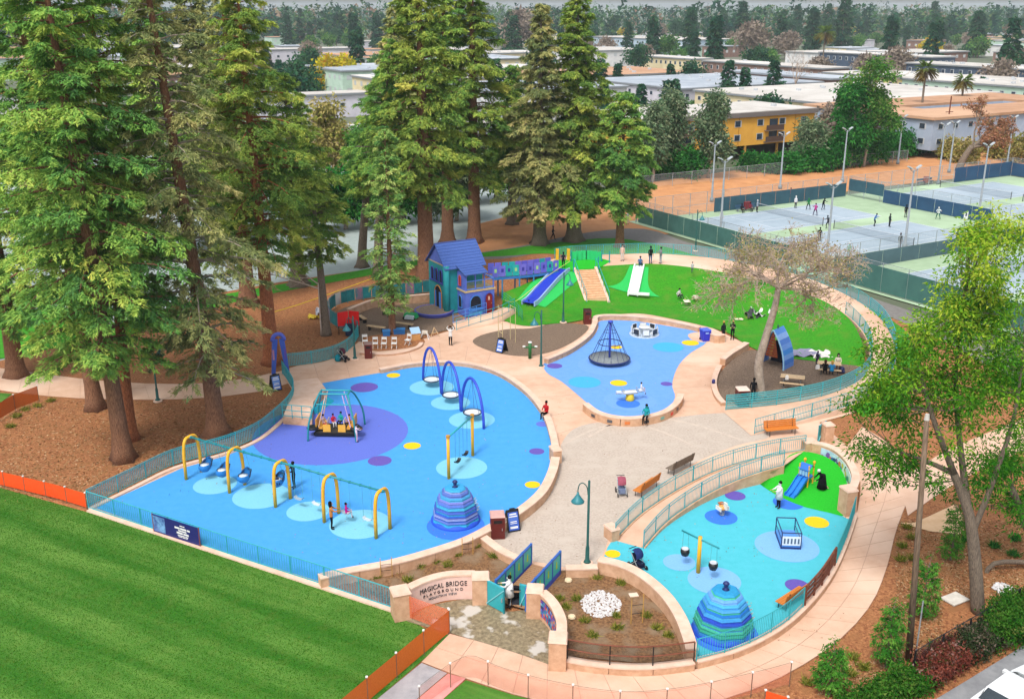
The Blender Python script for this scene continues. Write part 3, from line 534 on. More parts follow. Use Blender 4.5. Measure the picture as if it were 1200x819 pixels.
# orange plastic safety nets
OR1 = mat('orange_net_dense', lin('#e8701c', .8), lin('#d8600c', .8), 14, .6, alpha=.9); OR2 = mat('orange_net_open', lin('#ff9a80', .8), lin('#f88a70', .8), 14, .6, alpha=.3); OR3 = mat('orange_net_red', lin('#ff5a1c', .8), lin('#f04a10', .8), 14, .6, alpha=.9)
CAPW = paint('#f4f0ec')
railing('safety_net', 'orange plastic safety net across the redwood mulch corner by lawn', gs([(-60, 552), (0, 569), (37, 578), (70, 586), (102, 596)]), 1.0, 1.75, m=DKWOOD, rails=(), net=OR3, cat='safety fence', cap=CAPW, pr=.02)
railing('safety_net', 'orange safety net standing on the far lawn edge below the pink path', gs([(46, 470), (20, 480), (-2, 493), (-60, 520)]), 1.2, 1.9, m=DKWOOD, rails=(), net=OR1, cat='safety fence', cap=CAPW, pr=.02)
railing('safety_net', 'orange safety net strung in front of the sign wall lettering', cr(gs([(476, 724), (500, 733), (526, 742)]), 3), 1.3, 2.4, m=DKWOOD, rails=(), net=mat('orange_net_mid', lin('#ff7a4a', .8), lin('#f86a3a', .8), 14, .6, alpha=.5), cat='safety fence', cap=CAPW, pr=.02)
railing('safety_net', 'orange safety net running from the entrance down the lawn edge', gs([(527, 742), (489, 774), (441, 815), (395, 855)]), 1.25, 2.2, m=DKWOOD, rails=(), net=OR1, cat='safety fence', cap=CAPW, pr=.02)
railing('safety_net', 'see through orange net along the lower edge of the pink path', cr(gs([(492, 832), (546, 795), (584, 808), (632, 822), (680, 832), (727, 838), (775, 836), (830, 827), (893, 812), (925, 803)]), 3), 1.15, 1.85, m=DKWOOD, rails=(1.0,), rr=.008, net=OR2, cat='safety fence', cap=CAPW, pr=.02)
railing('safety_net', 'orange net end beside the mulch below the pink path bend', gs([(896, 823), (922, 831)]), .6, 1.5, m=DKWOOD, rails=(), net=OR3, cat='safety fence', cap=CAPW, pr=.02)
# teal gates
def gate(name, label, p0, p1, h):
    a, b = Vector(p0), Vector(p1); d = b - a; o = thing(name, label, 'gate', a, math.atan2(d.y, d.x)); L = d.length
    MB().box((L / 2, 0, h / 2 + .05), (L, .05, h)).build('leaf', TEAL, o); MB().bar((0, 0, h + .07), (L, 0, h + .07), .08, .06).build('top_rail', paint('#38b4c4'), o); MB().bar((0, -.04, .1), (L, -.04, h), .05, .05).build('brace', paint('#7fd0d8'), o)
    MB().box((L * .9, -.05, h * .55), (.05, .05, .2)).build('latch', STEEL, o)
    for x in (.03, L - .03): MB().bar((x, 0, 0), (x, 0, h + .12), .07, .07).build('stile', TEALD, o)
    return o
gate('gate', 'open teal gate leaf swung toward the sign wall', g(571, 708), g(591, 719), 1.25); gate('gate', 'closed teal gate leaf beside the mosaic wall pier', g(609, 712), g(619, 714), 1.2); gate('gate', 'low teal gate between bench court and pink path', g(958, 519), g(966, 513), 1.1)

# entrance footbridge
z = .16; dk = [g(579, 679, 1.29), g(619, 689, 1.29), g(659, 646, 1.29), g(620, 637, 1.29)]; b = sum(dk, Vector()) / 4; b.z = 0; ax = ((dk[3] + dk[2]) / 2 - (dk[0] + dk[1]) / 2); an = math.atan2(ax.y, ax.x); BL = ax.length; BW = 1.45
br = thing('footbridge', 'teal sided plank footbridge leading from the gate to the court', 'bridge', b, an)
for i in range(22):
    x = -BL / 2 + BL * (i + .5) / 22; MB().box((x, 0, z), (BL / 22 * .86, BW, .05)).build('plank', PLANK, br)
for s in (-1, 1):
    MB().bar((-BL / 2, s * (BW / 2 + .08), .12), (BL / 2, s * (BW / 2 + .08), .12), .1, .26).build('girder', paint('#3f58c0'), br)
    MB().bar((-BL / 2, s * (BW / 2 + .08), 1.25), (BL / 2, s * (BW / 2 + .08), 1.25), .12, .08).build('handrail', paint('#2a62b4'), br)
    for k in range(5):
        x = -BL / 2 + BL * k / 4; MB().box((x, s * (BW / 2 + .08), .7), (.1, .1, 1.25)).build('post', paint('#2f6cc0'), br)
        if k < 4:
            pn = MB().box((x + BL / 8, s * (BW / 2 + .08), .72), (BL / 4 - .12, .05, .9)).build('side_panel', paint('#3cc8be'), br)
            for sy in (-1, 1): MB().box((x + BL / 8, s * (BW / 2 + .08) + sy * .032, .75), (.16, .012, .4), taper=.6).build('cut_letter', paint('#b6e03c'), pn)

# ================================================================ park lamps
def lamp(label, u, v, side, h=4.65, rz=0):
    p = g(u, v); o = thing('street_lamp', label, 'street lamp', p, rz, None); s = side
    MB().lathe([(.32, -.02), (.32, .06), (.28, .09)], 14).build('footing', CAPM, o)
    MB().lathe([(.2, .09), (.17, .16), (.11, .22), (.1, .9), (.065, 1.05), (.06, h), (.0, h + .06)], 10).build('pole', DKGRN, o, True)
    arm = [(s * .05, 0, h - .75), (s * .1, 0, h - .35), (s * .3, 0, h - .12), (s * .48, 0, h - .2), (s * .55, 0, h - .5), (s * .55, 0, h - .72)]
    MB().tube(cr(arm, 4), .028, 6).build('arm', DKGRN, o)
    sh = MB().lathe([(.05, -.62), (.07, -.74), (.15, -.86), (.24, -1.0), (.34, -1.12), (.33, -1.16), (.2, -1.1)], 16, (s * .55, 0, h)).build('lamp_shade', paint('#2f7f88'), o, True)
    MB().lathe([(.0, -1.2), (.1, -1.17), (.12, -1.08)], 12, (s * .55, 0, h)).build('lens', paint('#e8eef0'), o, True); return o
lamp('dark green gooseneck lamp post between footbridge and toddler wall', 688, 660, -1)
lamp('gooseneck lamp post standing in redwood mulch beside the pink path', 185, 470, 1)
lamp('gooseneck lamp post at the corner of the rope spinner surface', 634, 430, -1)
lamp('gooseneck lamp post at the foot of the mound beside the stairs', 660, 378, 1)
lamp('gooseneck lamp post behind the strollers at the art fence', 416, 421, -1, 3.6)
lamp('tall dark lamp post beside the tennis fence path under leafy tree', 1105, 366, 1)
lamp('dark lamp post on the grass strip before the tennis windscreen', 815, 294, 1, 4.8)
# ================================================================ play equipment
def arch_pts(a, b, h, n=14, flat=2.6):
    out = []
    for i in range(n + 1):
        t = math.pi * i / n; c = math.cos(t); x = math.copysign(abs(c) ** (2 / flat), c); zz = abs(math.sin(t)) ** (2 / flat); p = (a + b) / 2 + (a - b) / 2 * x; out.append(Vector((p.x, p.y, p.z + h * zz)))
    return out
# --- long swing frame with five yellow arches
AR = [((219.5, 566), (235, 549)), ((270, 580.5), (287, 572)), ((324.5, 596), (341, 587)), ((381, 612.5), (397, 603)), ((442, 630), (456, 620.5))]
feet = [(g(*a), g(*b)) for a, b in AR]; c0 = (feet[0][0] + feet[0][1]) / 2; c4 = (feet[4][0] + feet[4][1]) / 2; cdir = (c4 - c0).normalized(); cn = Vector((-cdir.y, cdir.x, 0))
fr = thing('swing_frame', 'long swing frame of five yellow arches under a teal beam', 'swing set', c0); SWH = 2.6
mids = []
for i in range(5):
    m_ = c0 + (c4 - c0) * i / 4; mids.append(m_); MB().tube(arch_pts(m_ - cn * .62, m_ + cn * .62, SWH, 20, 4.0), .1, 8).build('arch', YELM, fr, True); fr.children[-1].location = -c0
BM = MB().cyl(c0 + Vector((0, 0, SWH - .04)) - c0 - cdir * .2, c4 - c0 + cdir * .2 + Vector((0, 0, SWH - .04)), .06, n=8).build('top_beam', TEALD, fr, True)
for i in range(5): MB().cyl(mids[i] - c0 - cdir * .12 + Vector((0, 0, SWH - .04)), mids[i] - c0 + cdir * .12 + Vector((0, 0, SWH - .04)), .1, n=8).build('bracket', TEAL, fr)
for i in range(4):
    for k in (.22, .4, .6, .78): q = mids[i].lerp(mids[i + 1], k) - c0 + Vector((0, 0, SWH - .04)); MB().cyl(q - cdir * .05, q + cdir * .05, .085, n=8).build('hanger', TEALD, fr)
CHAIN = mat('chain_steel', '#5fa8b0', '#4b929a', 20, .5)
def bucket_swing(label, pos, z, lean=0.0, rz=0, h=SWH, col_='#1f7cc8'):
    o = thing('bucket_swing', label, 'swing', (pos.x, pos.y, 0), rz); zz = z
    mb = MB(); n = 12; vs = []; fs = []
    for j, (t, rr) in enumerate(((0, .02), (.15, .2), (.35, .34), (.6, .42), (.85, .4), (1.0, .36))):
        for k in range(n):
            a = 2 * math.pi * k / n; back = .35 * t * max(0, math.sin(a)); vs.append((rr * math.cos(a) * .85, rr * math.sin(a) * 1.1 + lean * t * .3, zz + .55 * t + back))
    for j in range(5):
        for k in range(n): fs.append((j * n + k, j * n + (k + 1) % n, (j + 1) * n + (k + 1) % n, (j + 1) * n + k))
    mb.add(vs, fs); mb.build('seat_shell', paint(col_), o, True); MB().lathe([(.0, .3), (.22, .33), (.3, .5), (.0, .52)], 10, (0, lean * .1, zz)).build('seat_pad', paint('#d8e4ec'), o, True)
    MB().tube([(-.36, .1, zz + .45), (-.2, .42, zz + .75), (.2, .42, zz + .75), (.36, .1, zz + .45)], .04, 6).build('harness', paint('#142a4a'), o)
    for s in (-1, 1): MB().cyl((s * .33, .25, zz + .75), (s * .3, 0, h - .06), .014, n=4).build('chain', CHAIN, o)
    return o
def belt_swing(label, pos, rz, h=SWH, m=None, z=.55, sw=0.0):
    o = thing('belt_swing', label, 'swing', (pos.x, pos.y, 0), rz); mb = MB(); mb.sweep([(-.3, sw, z + .12), (-.2, sw, z + .02), (0, sw, z), (.2, sw, z + .02), (.3, sw, z + .12)], .22, 0, .05); mb.build('seat', m or paint('#9fb4c0'), o)
    for s in (-1, 1): MB().cyl((s * .3, sw, z + .14), (s * .3, 0, h - .06), .014, n=4).build('chain', CHAIN, o)
    return o
ra = math.atan2(cdir.y, cdir.x)
def onb(i, k): return mids[i].lerp(mids[i + 1], k)
bucket_swing('blue bucket swing beside the end arch nearest the redwoods', onb(0, .3), .5, 0, ra); bucket_swing('second blue bucket swing from the redwood end of the frame', onb(0, .7), .5, 0, ra)
bucket_swing('blue bucket swing hanging just past the second yellow arch', onb(1, .18), .55, 0, ra); bucket_swing('round blue swing seat pushed by the adult in black', onb(1, .9), .9, .6, ra)
belt_swing('empty grey belt swing beside the third yellow arch', onb(2, .35), ra); belt_swing('empty pale belt swing halfway between third and fourth arches', onb(2, .72), ra, m=paint('#d8e2e8')); belt_swing('belt swing carrying the child in magenta', onb(3, .3), ra); belt_swing('empty pale belt swing beside the last yellow arch', onb(3, .72), ra, m=paint('#c8d6de'))
# --- row of three blue arches with disc swings
AF = [((496, 445), (517, 461)), ((518, 462), (540, 481)), ((541, 482), (567, 502.5))]
for i, (a, b) in enumerate(AF):
    A, B = g(*a), g(*b); c = (A + B) / 2; ax = math.atan2((B - A).y, (B - A).x); L = (B - A).length
    o = thing('arch_swing', ('blue arch with white disc swing, farthest from the dome', 'middle blue arch with white disc swing', 'blue arch with white disc swing next to the yellow post swing')[i], 'swing', c, ax)
    MB().tube(arch_pts(Vector((-L / 2, 0, -.03)), Vector((L / 2, 0, -.03)), 3.05, 18, 2.0), .1, 8).build('arch', BLUEM, o, True)
    MB().lathe([(.0, .5), (.55, .5), (.62, .53), (.62, .58), (.5, .56), (0, .55)], 24).build('disc_seat', paint('#e4ecf2'), o, True)
    MB().tube([(.62 * math.cos(2 * math.pi * k / 20), .62 * math.sin(2 * math.pi * k / 20), .57) for k in range(20)], .05, 6, True).build('rim', paint('#34425c'), o, True)
    for k in range(3): t = 2.1 * k + .4; MB().cyl((.6 * math.cos(t), .6 * math.sin(t), .58), (0, 0, 2.95), .012, n=4).build('rope', NAVY, o)
# --- yellow two-post swing
A, B = g(526, 561), g(554, 534); c = (A + B) / 2; ax = math.atan2((B - A).y, (B - A).x); L = (B - A).length
o = thing('swing_frame', 'small two post yellow swing frame behind the striped dome', 'swing set', c, ax)
for s in (-1, 1): MB().cyl((s * L / 2, 0, -.05), (s * L / 2, 0, 2.7), .1, n=10).build('post', YELM, o, True); MB().lathe([(.13, 2.68), (.13, 2.84), (0, 2.9)], 10, (s * L / 2, 0, 0)).build('post_cap', paint('#c8923a'), o)
MB().cyl((-L / 2, 0, 2.72), (L / 2, 0, 2.72), .06, n=8).build('beam', TEAL, o, True)
belt_swing('black belt swing on the near half of the two post frame', A.lerp(B, .36), ax, 2.72, BLACK); belt_swing('black belt swing on the far half of the two post frame', A.lerp(B, .68), ax, 2.72, BLACK)
# --- single post toddler swing
p = g(818, 671); e0, e1 = atY(798, 616, p.y + .9), atY(841, 645, p.y - .9); an = math.atan2((e1 - e0).y, (e1 - e0).x); hl = .5 * Vector(((e1 - e0).x, (e1 - e0).y)).length
o = thing('swing_frame', 'single yellow post carrying a teal cross beam over toddler circles', 'swing set', p, an)
MB().cyl((0, 0, -.05), (0, 0, 2.05), .11, .1, n=10).build('post', YELM, o, True); MB().cyl((-hl, 0, 1.9), (hl, 0, 1.9), .045, n=8).build('beam', TEALD, o, True)
for i, s in enumerate((-1, 1)):
    q = p + Vector((math.cos(an), math.sin(an), 0)) * (s * (hl - .28)); t = thing('toddler_swing', ('black toddler bucket swing on the ramp end of the beam', 'black toddler bucket swing on the dome end of the beam')[i], 'swing', (q.x, q.y, 0), an)
    MB().lathe([(.05, .6), (.18, .62), (.24, .8), (.22, .98), (.17, .98), (.16, .8), (.05, .7)], 12).build('bucket', BLACK, t, True); MB().lathe([(.17, .93), (.2, 1.0), (.15, .98)], 12).build('lining', paint('#d0d4dc'), t)
    for k in (-1, 1): MB().cyl((k * .2, 0, .95), (k * .16, 0, 1.87), .012, n=4).build('chain', CHAIN, t)
# --- striped domes
def dome(label, u, v, r, h, cols, seed):
    p = g(u, v); o = thing('climbing_dome', label, 'climbing dome', p, .2); cols = [x for i, c_ in enumerate(cols) for x in (c_, cols[(i * 3 + 4) % len(cols)])]; n = len(cols); S = 8
    MB().lathe([(r * 1.12, -.02), (r * 1.1, .1), (r * 1.0, .25)], 24).build('skirt', paint('#2458d8', .7), o, True)
    prof = lambda t: r * math.sqrt(max(0, 1 - (t * .93) ** 2.0)) * (1 - .12 * t) + .05
    for i, hx in enumerate(cols):
        t0, t1 = i / n, (i + 1) / n; st = .05 * r
        MB().lathe([(prof(t0) + .0, .08 + h * t0), (prof(t0) + st * (i % 2), .08 + h * (t0 + .1 / n)), (prof(t1) + st * (i % 2), .08 + h * t1)], S, rot=.3).build('stripe', mat('dome_' + hx, hx, None, 10, .75), o)
    MB().lathe([(.05, h), (.2, h + .06), (.08, h + .14), (.1, h + .3), (.16, h + .38), (.1, h + .46), (0, h + .5)], 12).build('finial', NAVY, o, True)
    for k in range(3):
        a = -.4 + k * .25
        for tt in (.35, .55): MB().tube([( (prof(tt) + .02) * math.cos(a), (prof(tt) + .02) * math.sin(a), h * tt), ((prof(tt) + .16) * math.cos(a + .06), (prof(tt) + .16) * math.sin(a + .06), h * tt + .1), ((prof(tt) + .02) * math.cos(a + .12), (prof(tt) + .02) * math.sin(a + .12), h * tt)], .02, 5).build('grip', STEEL, o)
dome('striped blue dome with lilac bands on the big blue surface', 534, 609, 1.24, 1.95, ['#5a7ad4', '#38a4dc', '#2f66cc', '#7a84d4', '#3aaed8', '#4a6ac8', '#45a0d8', '#6a84d4', '#3faad4', '#5a74c4', '#8a9cd4'], 1)
dome('striped blue and green dome on the toddler surface', 847, 738, 1.28, 2.05, ['#1f78d0', '#2a9ad0', '#38a890', '#4aa0e0', '#3c8ad8', '#2a52c8', '#4ab0e4', '#3cb094', '#3f9ae0', '#6aa8ea', '#4ac0a0'], 2)
# --- rope cone spinner
p = g(714, 424); o = thing('rope_spinner', 'cone shaped rope spinner with grey turning disc', 'spinner', p)
MB().lathe([(.9, -.02), (.95, .2), (1.55, .26), (1.6, .32), (1.6, .38), (0, .4)], 32).build('disc', mat('spinner_deck', '#8d9498', '#6f767c', 9, .8), o, True); MB().tube([(1.62 * math.cos(2 * math.pi * k / 32), 1.62 * math.sin(2 * math.pi * k / 32), .33) for k in range(32)], .07, 6, True).build('bumper', NAVY, o, True)
MB().cyl((0, 0, .38), (0, 0, 3.35), .08, n=10).build('mast', BLUEM, o, True); MB().lathe([(0, 3.3), (.2, 3.32), (.2, 3.42), (0, 3.5)], 12).build('mast_head', BLUEM, o, True)
for r_, z_, th in ((.95, 1.62, .035),): MB().tube([(r_ * math.cos(2 * math.pi * k / 28), r_ * math.sin(2 * math.pi * k / 28), z_) for k in range(28)], th, 6, True).build('hoop', NAVY, o, True)
MB().tube([(.5 * math.cos(2 * math.pi * k / 20), .5 * math.sin(2 * math.pi * k / 20), 2.55) for k in range(20)], .018, 5, True).build('rope_ring', NAVY, o)
for k in range(16):
    t = 2 * math.pi * k / 16; c_, s_ = math.cos(t), math.sin(t); MB().tube([(1.5 * c_, 1.5 * s_, .38), (.95 * c_, .95 * s_, 1.62), (.5 * c_, .5 * s_, 2.55), (.12 * c_, .12 * s_, 3.36)], .014, 4).build('rope', NAVY, o)
# --- white merry-go-round
p = g(755, 392); o = thing('merry_go_round', 'white wheelchair merry go round with low seats and hoops', 'merry go round', p)
MB().lathe([(1.2, .0), (1.3, .03), (1.3, .09), (0, .1)], 32).build('platform', paint('#c9d8e8'), o); MB().lathe([(.35, .1), (.35, .62), (.5, .66), (.5, .72), (0, .74)], 20).build('hub_table', WHITE, o, True)
for k in range(8):
    t = 2 * math.pi * k / 8; c_, s_ = math.cos(t), math.sin(t); tx, ty = -s_, c_
    MB().tube([(1.05 * c_ - .28 * tx, 1.05 * s_ - .28 * ty, .1), (1.12 * c_ - .28 * tx, 1.12 * s_ - .28 * ty, .75), (1.12 * c_ + .28 * tx, 1.12 * s_ + .28 * ty, .75), (1.05 * c_ + .28 * tx, 1.05 * s_ + .28 * ty, .1)], .03, 6).build('hoop', WHITE if k % 2 else GREYM, o)
    MB().box((1.12 * c_, 1.12 * s_, .48), (.1, .5, .42), t).build('back_panel', WHITE if k % 2 == 0 else paint('#30343c'), o)
    MB().box((.9 * c_, .9 * s_, .32), (.34, .45, .06), t).build('seat', paint('#e2e6ea'), o)
# --- seesaw
p = g(738, 469); o = thing('seesaw', 'white seesaw with handles on a yellow pivot drum', 'seesaw', p, .25)
MB().lathe([(.3, -.02), (.32, .1), (.27, .5), (.2, .55)], 16).build('pivot_drum', paint('#e8cc30'), o, True); MB().tube([(-1.1, 0, .62), (-.4, .3, .66), (.4, .3, .66), (1.1, 0, .62), (.4, -.3, .66), (-.4, -.3, .66)], .04, 6, True).build('frame', GREYM, o); MB().bar((-.5, 0, .6), (.5, 0, .6), .5, .1).build('plank', WHITE, o)
for s in (-1, 1): MB().box((s * .85, 0, .72), (.36, .34, .08)).build('seat', paint('#dfe6f2'), o); MB().tube([(s * .55, -.18, .68), (s * .52, -.18, .95), (s * .52, .18, .95), (s * .55, .18, .68)], .02, 5).build('handle', STEEL, o)
# --- sway boat in teal frame ( group glider )
p = g(395, 507); o = thing('group_glider', 'wheelchair glider boat hanging in a teal tube frame', 'glider', p, -.05)
FX, FY, FH = 1.15, 1.05, 2.9
fw = [g(320 + 60, 525), g(422, 518)]
for sx in (-1, 1):
    for sy in (-1, 1): MB().tube(cr([(sx * 1.6, sy * 1.5, -.05), (sx * 1.5, sy * 1.4, 1.2), (sx * 1.15, sy * .9, 2.4), (sx * .95, sy * .35, 2.9)], 4), .065, 8).build('frame_leg', TEALD, o, True)
    MB().cyl((sx * .95, -.37, 2.9), (sx * .95, .37, 2.9), .065, n=8).build('frame_bar', TEALD, o)
for sy in (-1, 1): MB().cyl((-.97, sy * .35, 2.9), (.97, sy * .35, 2.9), .055, n=8).build('top_bar', TEAL, o)
MB().cyl((-1.2, -.85, 2.35), (1.2, -.85, 2.35), .04, n=8).build('cross_bar', TEAL, o)
MB().box((0, 0, .32), (2.6, 1.5, .1)).build('deck', paint('#3a3630'), o); MB().box((0, 0, .2), (2.75, 1.62, .16)).build('hull', BLACK, o)
for s in (-1, 1):
    MB().box((s * 1.0, 0, .58), (.4, 1.3, .12)).build('seat', paint('#e2a23a'), o); MB().box((s * 1.22, 0, .85), (.08, 1.35, .65)).build('seat_back', paint('#e2a23a'), o); MB().lathe([(.0, 0), (.36, .02), (.42, .1), (.36, .18), (0, .2)], 16, (s * 1.45, -.62, .5)).build('fender', BLACK, o, True)
    MB().box((s * .5, -.72, .62), (.5, .05, .5)).build('side_panel', paint('#f0b440'), o); MB().tube([(s * .6, .3, .4), (s * .55, .3, 1.0), (s * .55, -.3, 1.0), (s * .6, -.3, .4)], .03, 6).build('hand_bar', paint('#f2d9a0'), o)
    for sy in (-1, 1): MB().cyl((s * 1.1, sy * .62, .5), (s * .55, sy * .32, 2.85), .035, n=6).build('hanger', paint('#f0c8a8') if s < 0 else paint('#d8b8e8'), o)
# raised boarding platform by the glider
b0 = gs([(332, 497), (366, 500), (368, 478), (383, 464), (373, 450), (345, 454), (341, 470), (336, 486)]); c = sum(b0, Vector()) / 8
pf = thing('boarding_platform', 'raised concrete boarding platform with teal rail beside the glider', 'platform', c)
mb = MB().prism([(q.x - c.x, q.y - c.y) for q in b0], -.02, .5).build('base', CONC2, pf); MB().prism([((q.x - c.x) * .985, (q.y - c.y) * .985) for q in b0], .5, .53).build('deck', CAPM, pf)
e = [q - c + Vector((0, 0, .5)) for q in (b0[0], b0[1])]
for k in range(4): q = e[0].lerp(e[1], k / 3); MB().cyl(q, q + Vector((0, 0, .95)), .03, n=6).build('post', TEAL, pf)
for h_ in (.95, .55, .15): MB().cyl(e[0] + Vector((0, 0, h_)), e[1] + Vector((0, 0, h_)), .028, n=6).build('rail', TEAL, pf)
a1 = [g(368, 478, .5) - c, g(384, 464.5, .5) - c, g(392, 470, .0) - c, g(374, 484, 0) - c]; MB().add(a1 + [v - Vector((0, 0, .6)) for v in a1], [(0, 1, 2, 3), (0, 1, 5, 4), (1, 2, 6, 5), (2, 3, 7, 6), (3, 0, 4, 7)]).build('rubber_slope', mat('rubber_teal', '#22b8c8', '#1cacbc', 10, .75), pf)
# --- toddler: slide unit, rocker bed, spring rider
p = g(936, 577); o = thing('toddler_slide', 'small blue roofed toddler slide with yellow posts', 'slide', p, R(-46)); o.scale = (.72, .78, .95); Zs = .9
for sx in (-.42, .42): MB().cyl((sx, .5, -.1), (sx, .5, 1.75), .06, n=8).build('post', YELM if sx > 0 else paint('#e8b838'), o); MB().cyl((sx, 1.2, .3), (sx, 1.2, 1.75), .06, n=8).build('post', YELM, o); MB().lathe([(0, 1.72), (.12, 1.76), (.12, 1.88), (0, 1.96)], 10, (sx, 1.2, 0)).build('knob', YELM, o, True)
MB().box((0, .85, .92), (.9, .8, .08)).build('deck', paint('#2f7fd0'), o); MB().add([(-.5, .4, 1.45), (.5, .4, 1.45), (.5, .85, 1.75), (-.5, .85, 1.75), (.5, 1.3, 1.45), (-.5, 1.3, 1.45)], [(0, 1, 2, 3), (3, 2, 4, 5)]).build('roof', paint('#2a72cc'), o)
MB().box((0, .46, 1.2), (.8, .05, .4)).build('front_panel', paint('#1f5fc0'), o)
for k in (-1, 0, 1): MB().box((k * .26, .42, 1.2), (.2, .03, .3)).build('window', paint('#8fc0d8'), o)
prof = [(.5, .92), (.1, .78), (-.5, .42), (-1.0, .16), (-1.35, .1)]
for sx in (-.22, .22):
    mb = MB()
    for (y0, z0), (y1, z1) in zip(prof, prof[1:]): mb.add([(sx - .2, y0, z0), (sx + .2, y0, z0), (sx + .2, y1, z1), (sx - .2, y1, z1)], [(0, 1, 2, 3)])
    mb.build('slide_chute', paint('#2484dc', .3), o, True)
for sx in (-.44, 0, .44): MB().sweep([(sx, y, z) for y, z in prof], .05, -.06, .16).build('slide_side', paint('#1f78d4', .3), o)
p = g(923, 634); o = thing('rocker_bed', 'navy framed blue rocking platform with white slotted end', 'rocker', p, R(-4)); MB().box((0, 0, .18), (1.0, 1.7, .1)).build('deck', paint('#5a9ae8'), o); MB().box((0, 0, .06), (1.06, 1.76, .14)).build('base', NAVY, o)
for sx in (-.5, .5):
    for sy in (-.85, .85): MB().cyl((sx, sy, .1), (sx, sy, .95), .03, n=6).build('post', NAVY, o)
    MB().cyl((sx, -.85, .95), (sx, .85, .95), .03, n=6).build('rail', NAVY, o); MB().cyl((sx, -.85, .55), (sx, .85, .55), .02, n=6).build('rail', NAVY, o)
for sy in (-.85, .85): MB().cyl((-.5, sy, .95), (.5, sy, .95), .03, n=6).build('rail', NAVY, o)
en = MB().box((0, -.88, .5), (.94, .04, .5)).build('end_panel', paint('#e8eef4'), o)
for k in range(5): MB().box((-.36 + .18 * k, -.905, .5), (.09, .02, .3)).build('slot', paint('#5a6a80'), en)
p = g(846, 604); o = thing('spring_rider', 'small orange and white spring rider on a blue circle', 'spring rider', p, .4)
MB().tube([(.12 * math.cos(k * .9), .12 * math.sin(k * .9), .02 + k * .0125) for k in range(28)], .02, 5).build('spring', STEEL, o); MB().lathe([(.0, .36), (.22, .4), (.26, .52), (.2, .64), (0, .66)], 14).build('body', paint('#e8a45a'), o, True); MB().box((0, -.28, .72), (.08, .3, .4)).build('head_panel', paint('#f0e8dc'), o); MB().box((0, .18, .7), (.3, .2, .06)).build('seat', paint('#b86a3a'), o); MB().cyl((-.2, -.15, .85), (.2, -.15, .85), .02, n=6).build('handle', STEEL, o)
for s in (-1, 1): MB().box((s * .26, 0, .5), (.05, .5, .22)).build('side_panel', paint('#f4efe8'), o)

# --- slides and stairs on the mound
GBED = mat('rubber_bright_green', '#2cc05a', '#24b04e', 10, .75)
def slide(name, label, top, bot, w, chute_m, side_m, wid, lip=None):
    """chute laid on the slope, between two rubber beds; wid(t) gives each bed's outer edge"""
    Tp, Bt = g(*top), g(*bot); d = Bt - Tp; d.z = 0; L = d.length; an = math.atan2(d.y, d.x); u_ = d.normalized(); n_ = Vector((-u_.y, u_.x, 0)); o = thing(name, label, 'slide', (Bt.x, Bt.y, 0), an)
    def gz(x, y): q = Vector((Bt.x, Bt.y, 0)) + u_ * x + n_ * y; return zg(q, 2.2 if x < -L * .8 else .05)
    N = 14; xs = [-L - .25 + (L + .25) * i / N for i in range(N + 1)]; zc = [max(gz(x, y) for y in (-w / 2, 0, w / 2)) + .1 for x in xs]; zc = [max(zc[i], .5 * (zc[max(i - 1, 0)] + zc[min(i + 1, N)])) for i in range(N + 1)]; P = list(zip(xs, zc)) + [(.55, zc[-1] - .02)]
    mb = MB()
    for (x0, z0), (x1, z1) in zip(P, P[1:]): mb.add([(x0, -w / 2, z0 + .02), (x1, -w / 2, z1 + .02), (x1, w / 2, z1 + .02), (x0, w / 2, z0 + .02)], [(0, 1, 2, 3)])
    mb.build('chute', chute_m, o, True)
    for s in (-1, 1):
        MB().sweep([(x, s * (w / 2 + .06), z) for x, z in P], .12, -.25, .2).build('side_rail', side_m, o)
        mb = MB(); K_ = 5; vs = []
        for i, x in enumerate(xs):
            t = max(0, (x + L) / L); e = wid(t, s)
            for k in range(K_ + 1): y = s * (w / 2 + .1 + (e - w / 2 - .1) * k / K_); vs.append((x, y, gz(x, y) + .06))
        mb.add(vs, [(i * (K_ + 1) + k, i * (K_ + 1) + k + 1, (i + 1) * (K_ + 1) + k + 1, (i + 1) * (K_ + 1) + k) for i in range(N) for k in range(K_)]); mb.build('rubber_bed', GBED, o, True)
    if lip: MB().box((.45, lip, zc[-1] - .02), (.4, 2.0, .2)).build('landing_lip', paint('#f4f6f6'), o)
slide('wide_slide', 'wide royal blue slide with pale rails on a green bed', (659, 317, 2.2), (622, 360, .12), 1.2, paint('#2740c4', .3), paint('#a9c4ee', .4), lambda t, s: 1.5 + (.6 if s > 0 else .1) * (1 - t))
slide('narrow_slide', 'narrow white slide on a flared bright green bed', (749, 312, 2.2), (742, 349, .12), .8, paint('#e2e8e8', .25), paint('#f6f8f8', .3), lambda t, s: .95 + .35 * t + 1.3 * t ** 5, .6)
T0, T1, B0, B1 = g(673, 317, 2.2), g(699, 315, 2.2), g(686, 357, .1), g(713, 354, .1); Tm, Bm = (T0 + T1) / 2, (B0 + B1) / 2; d = Bm - Tm; L = Vector((d.x, d.y)).length; an = math.atan2(d.y, d.x)
o = thing('stairs', 'straight concrete stairs with teal rails climbing the mound', 'stairs', (Bm.x, Bm.y, 0), an); N = 13; SWD = 1.9
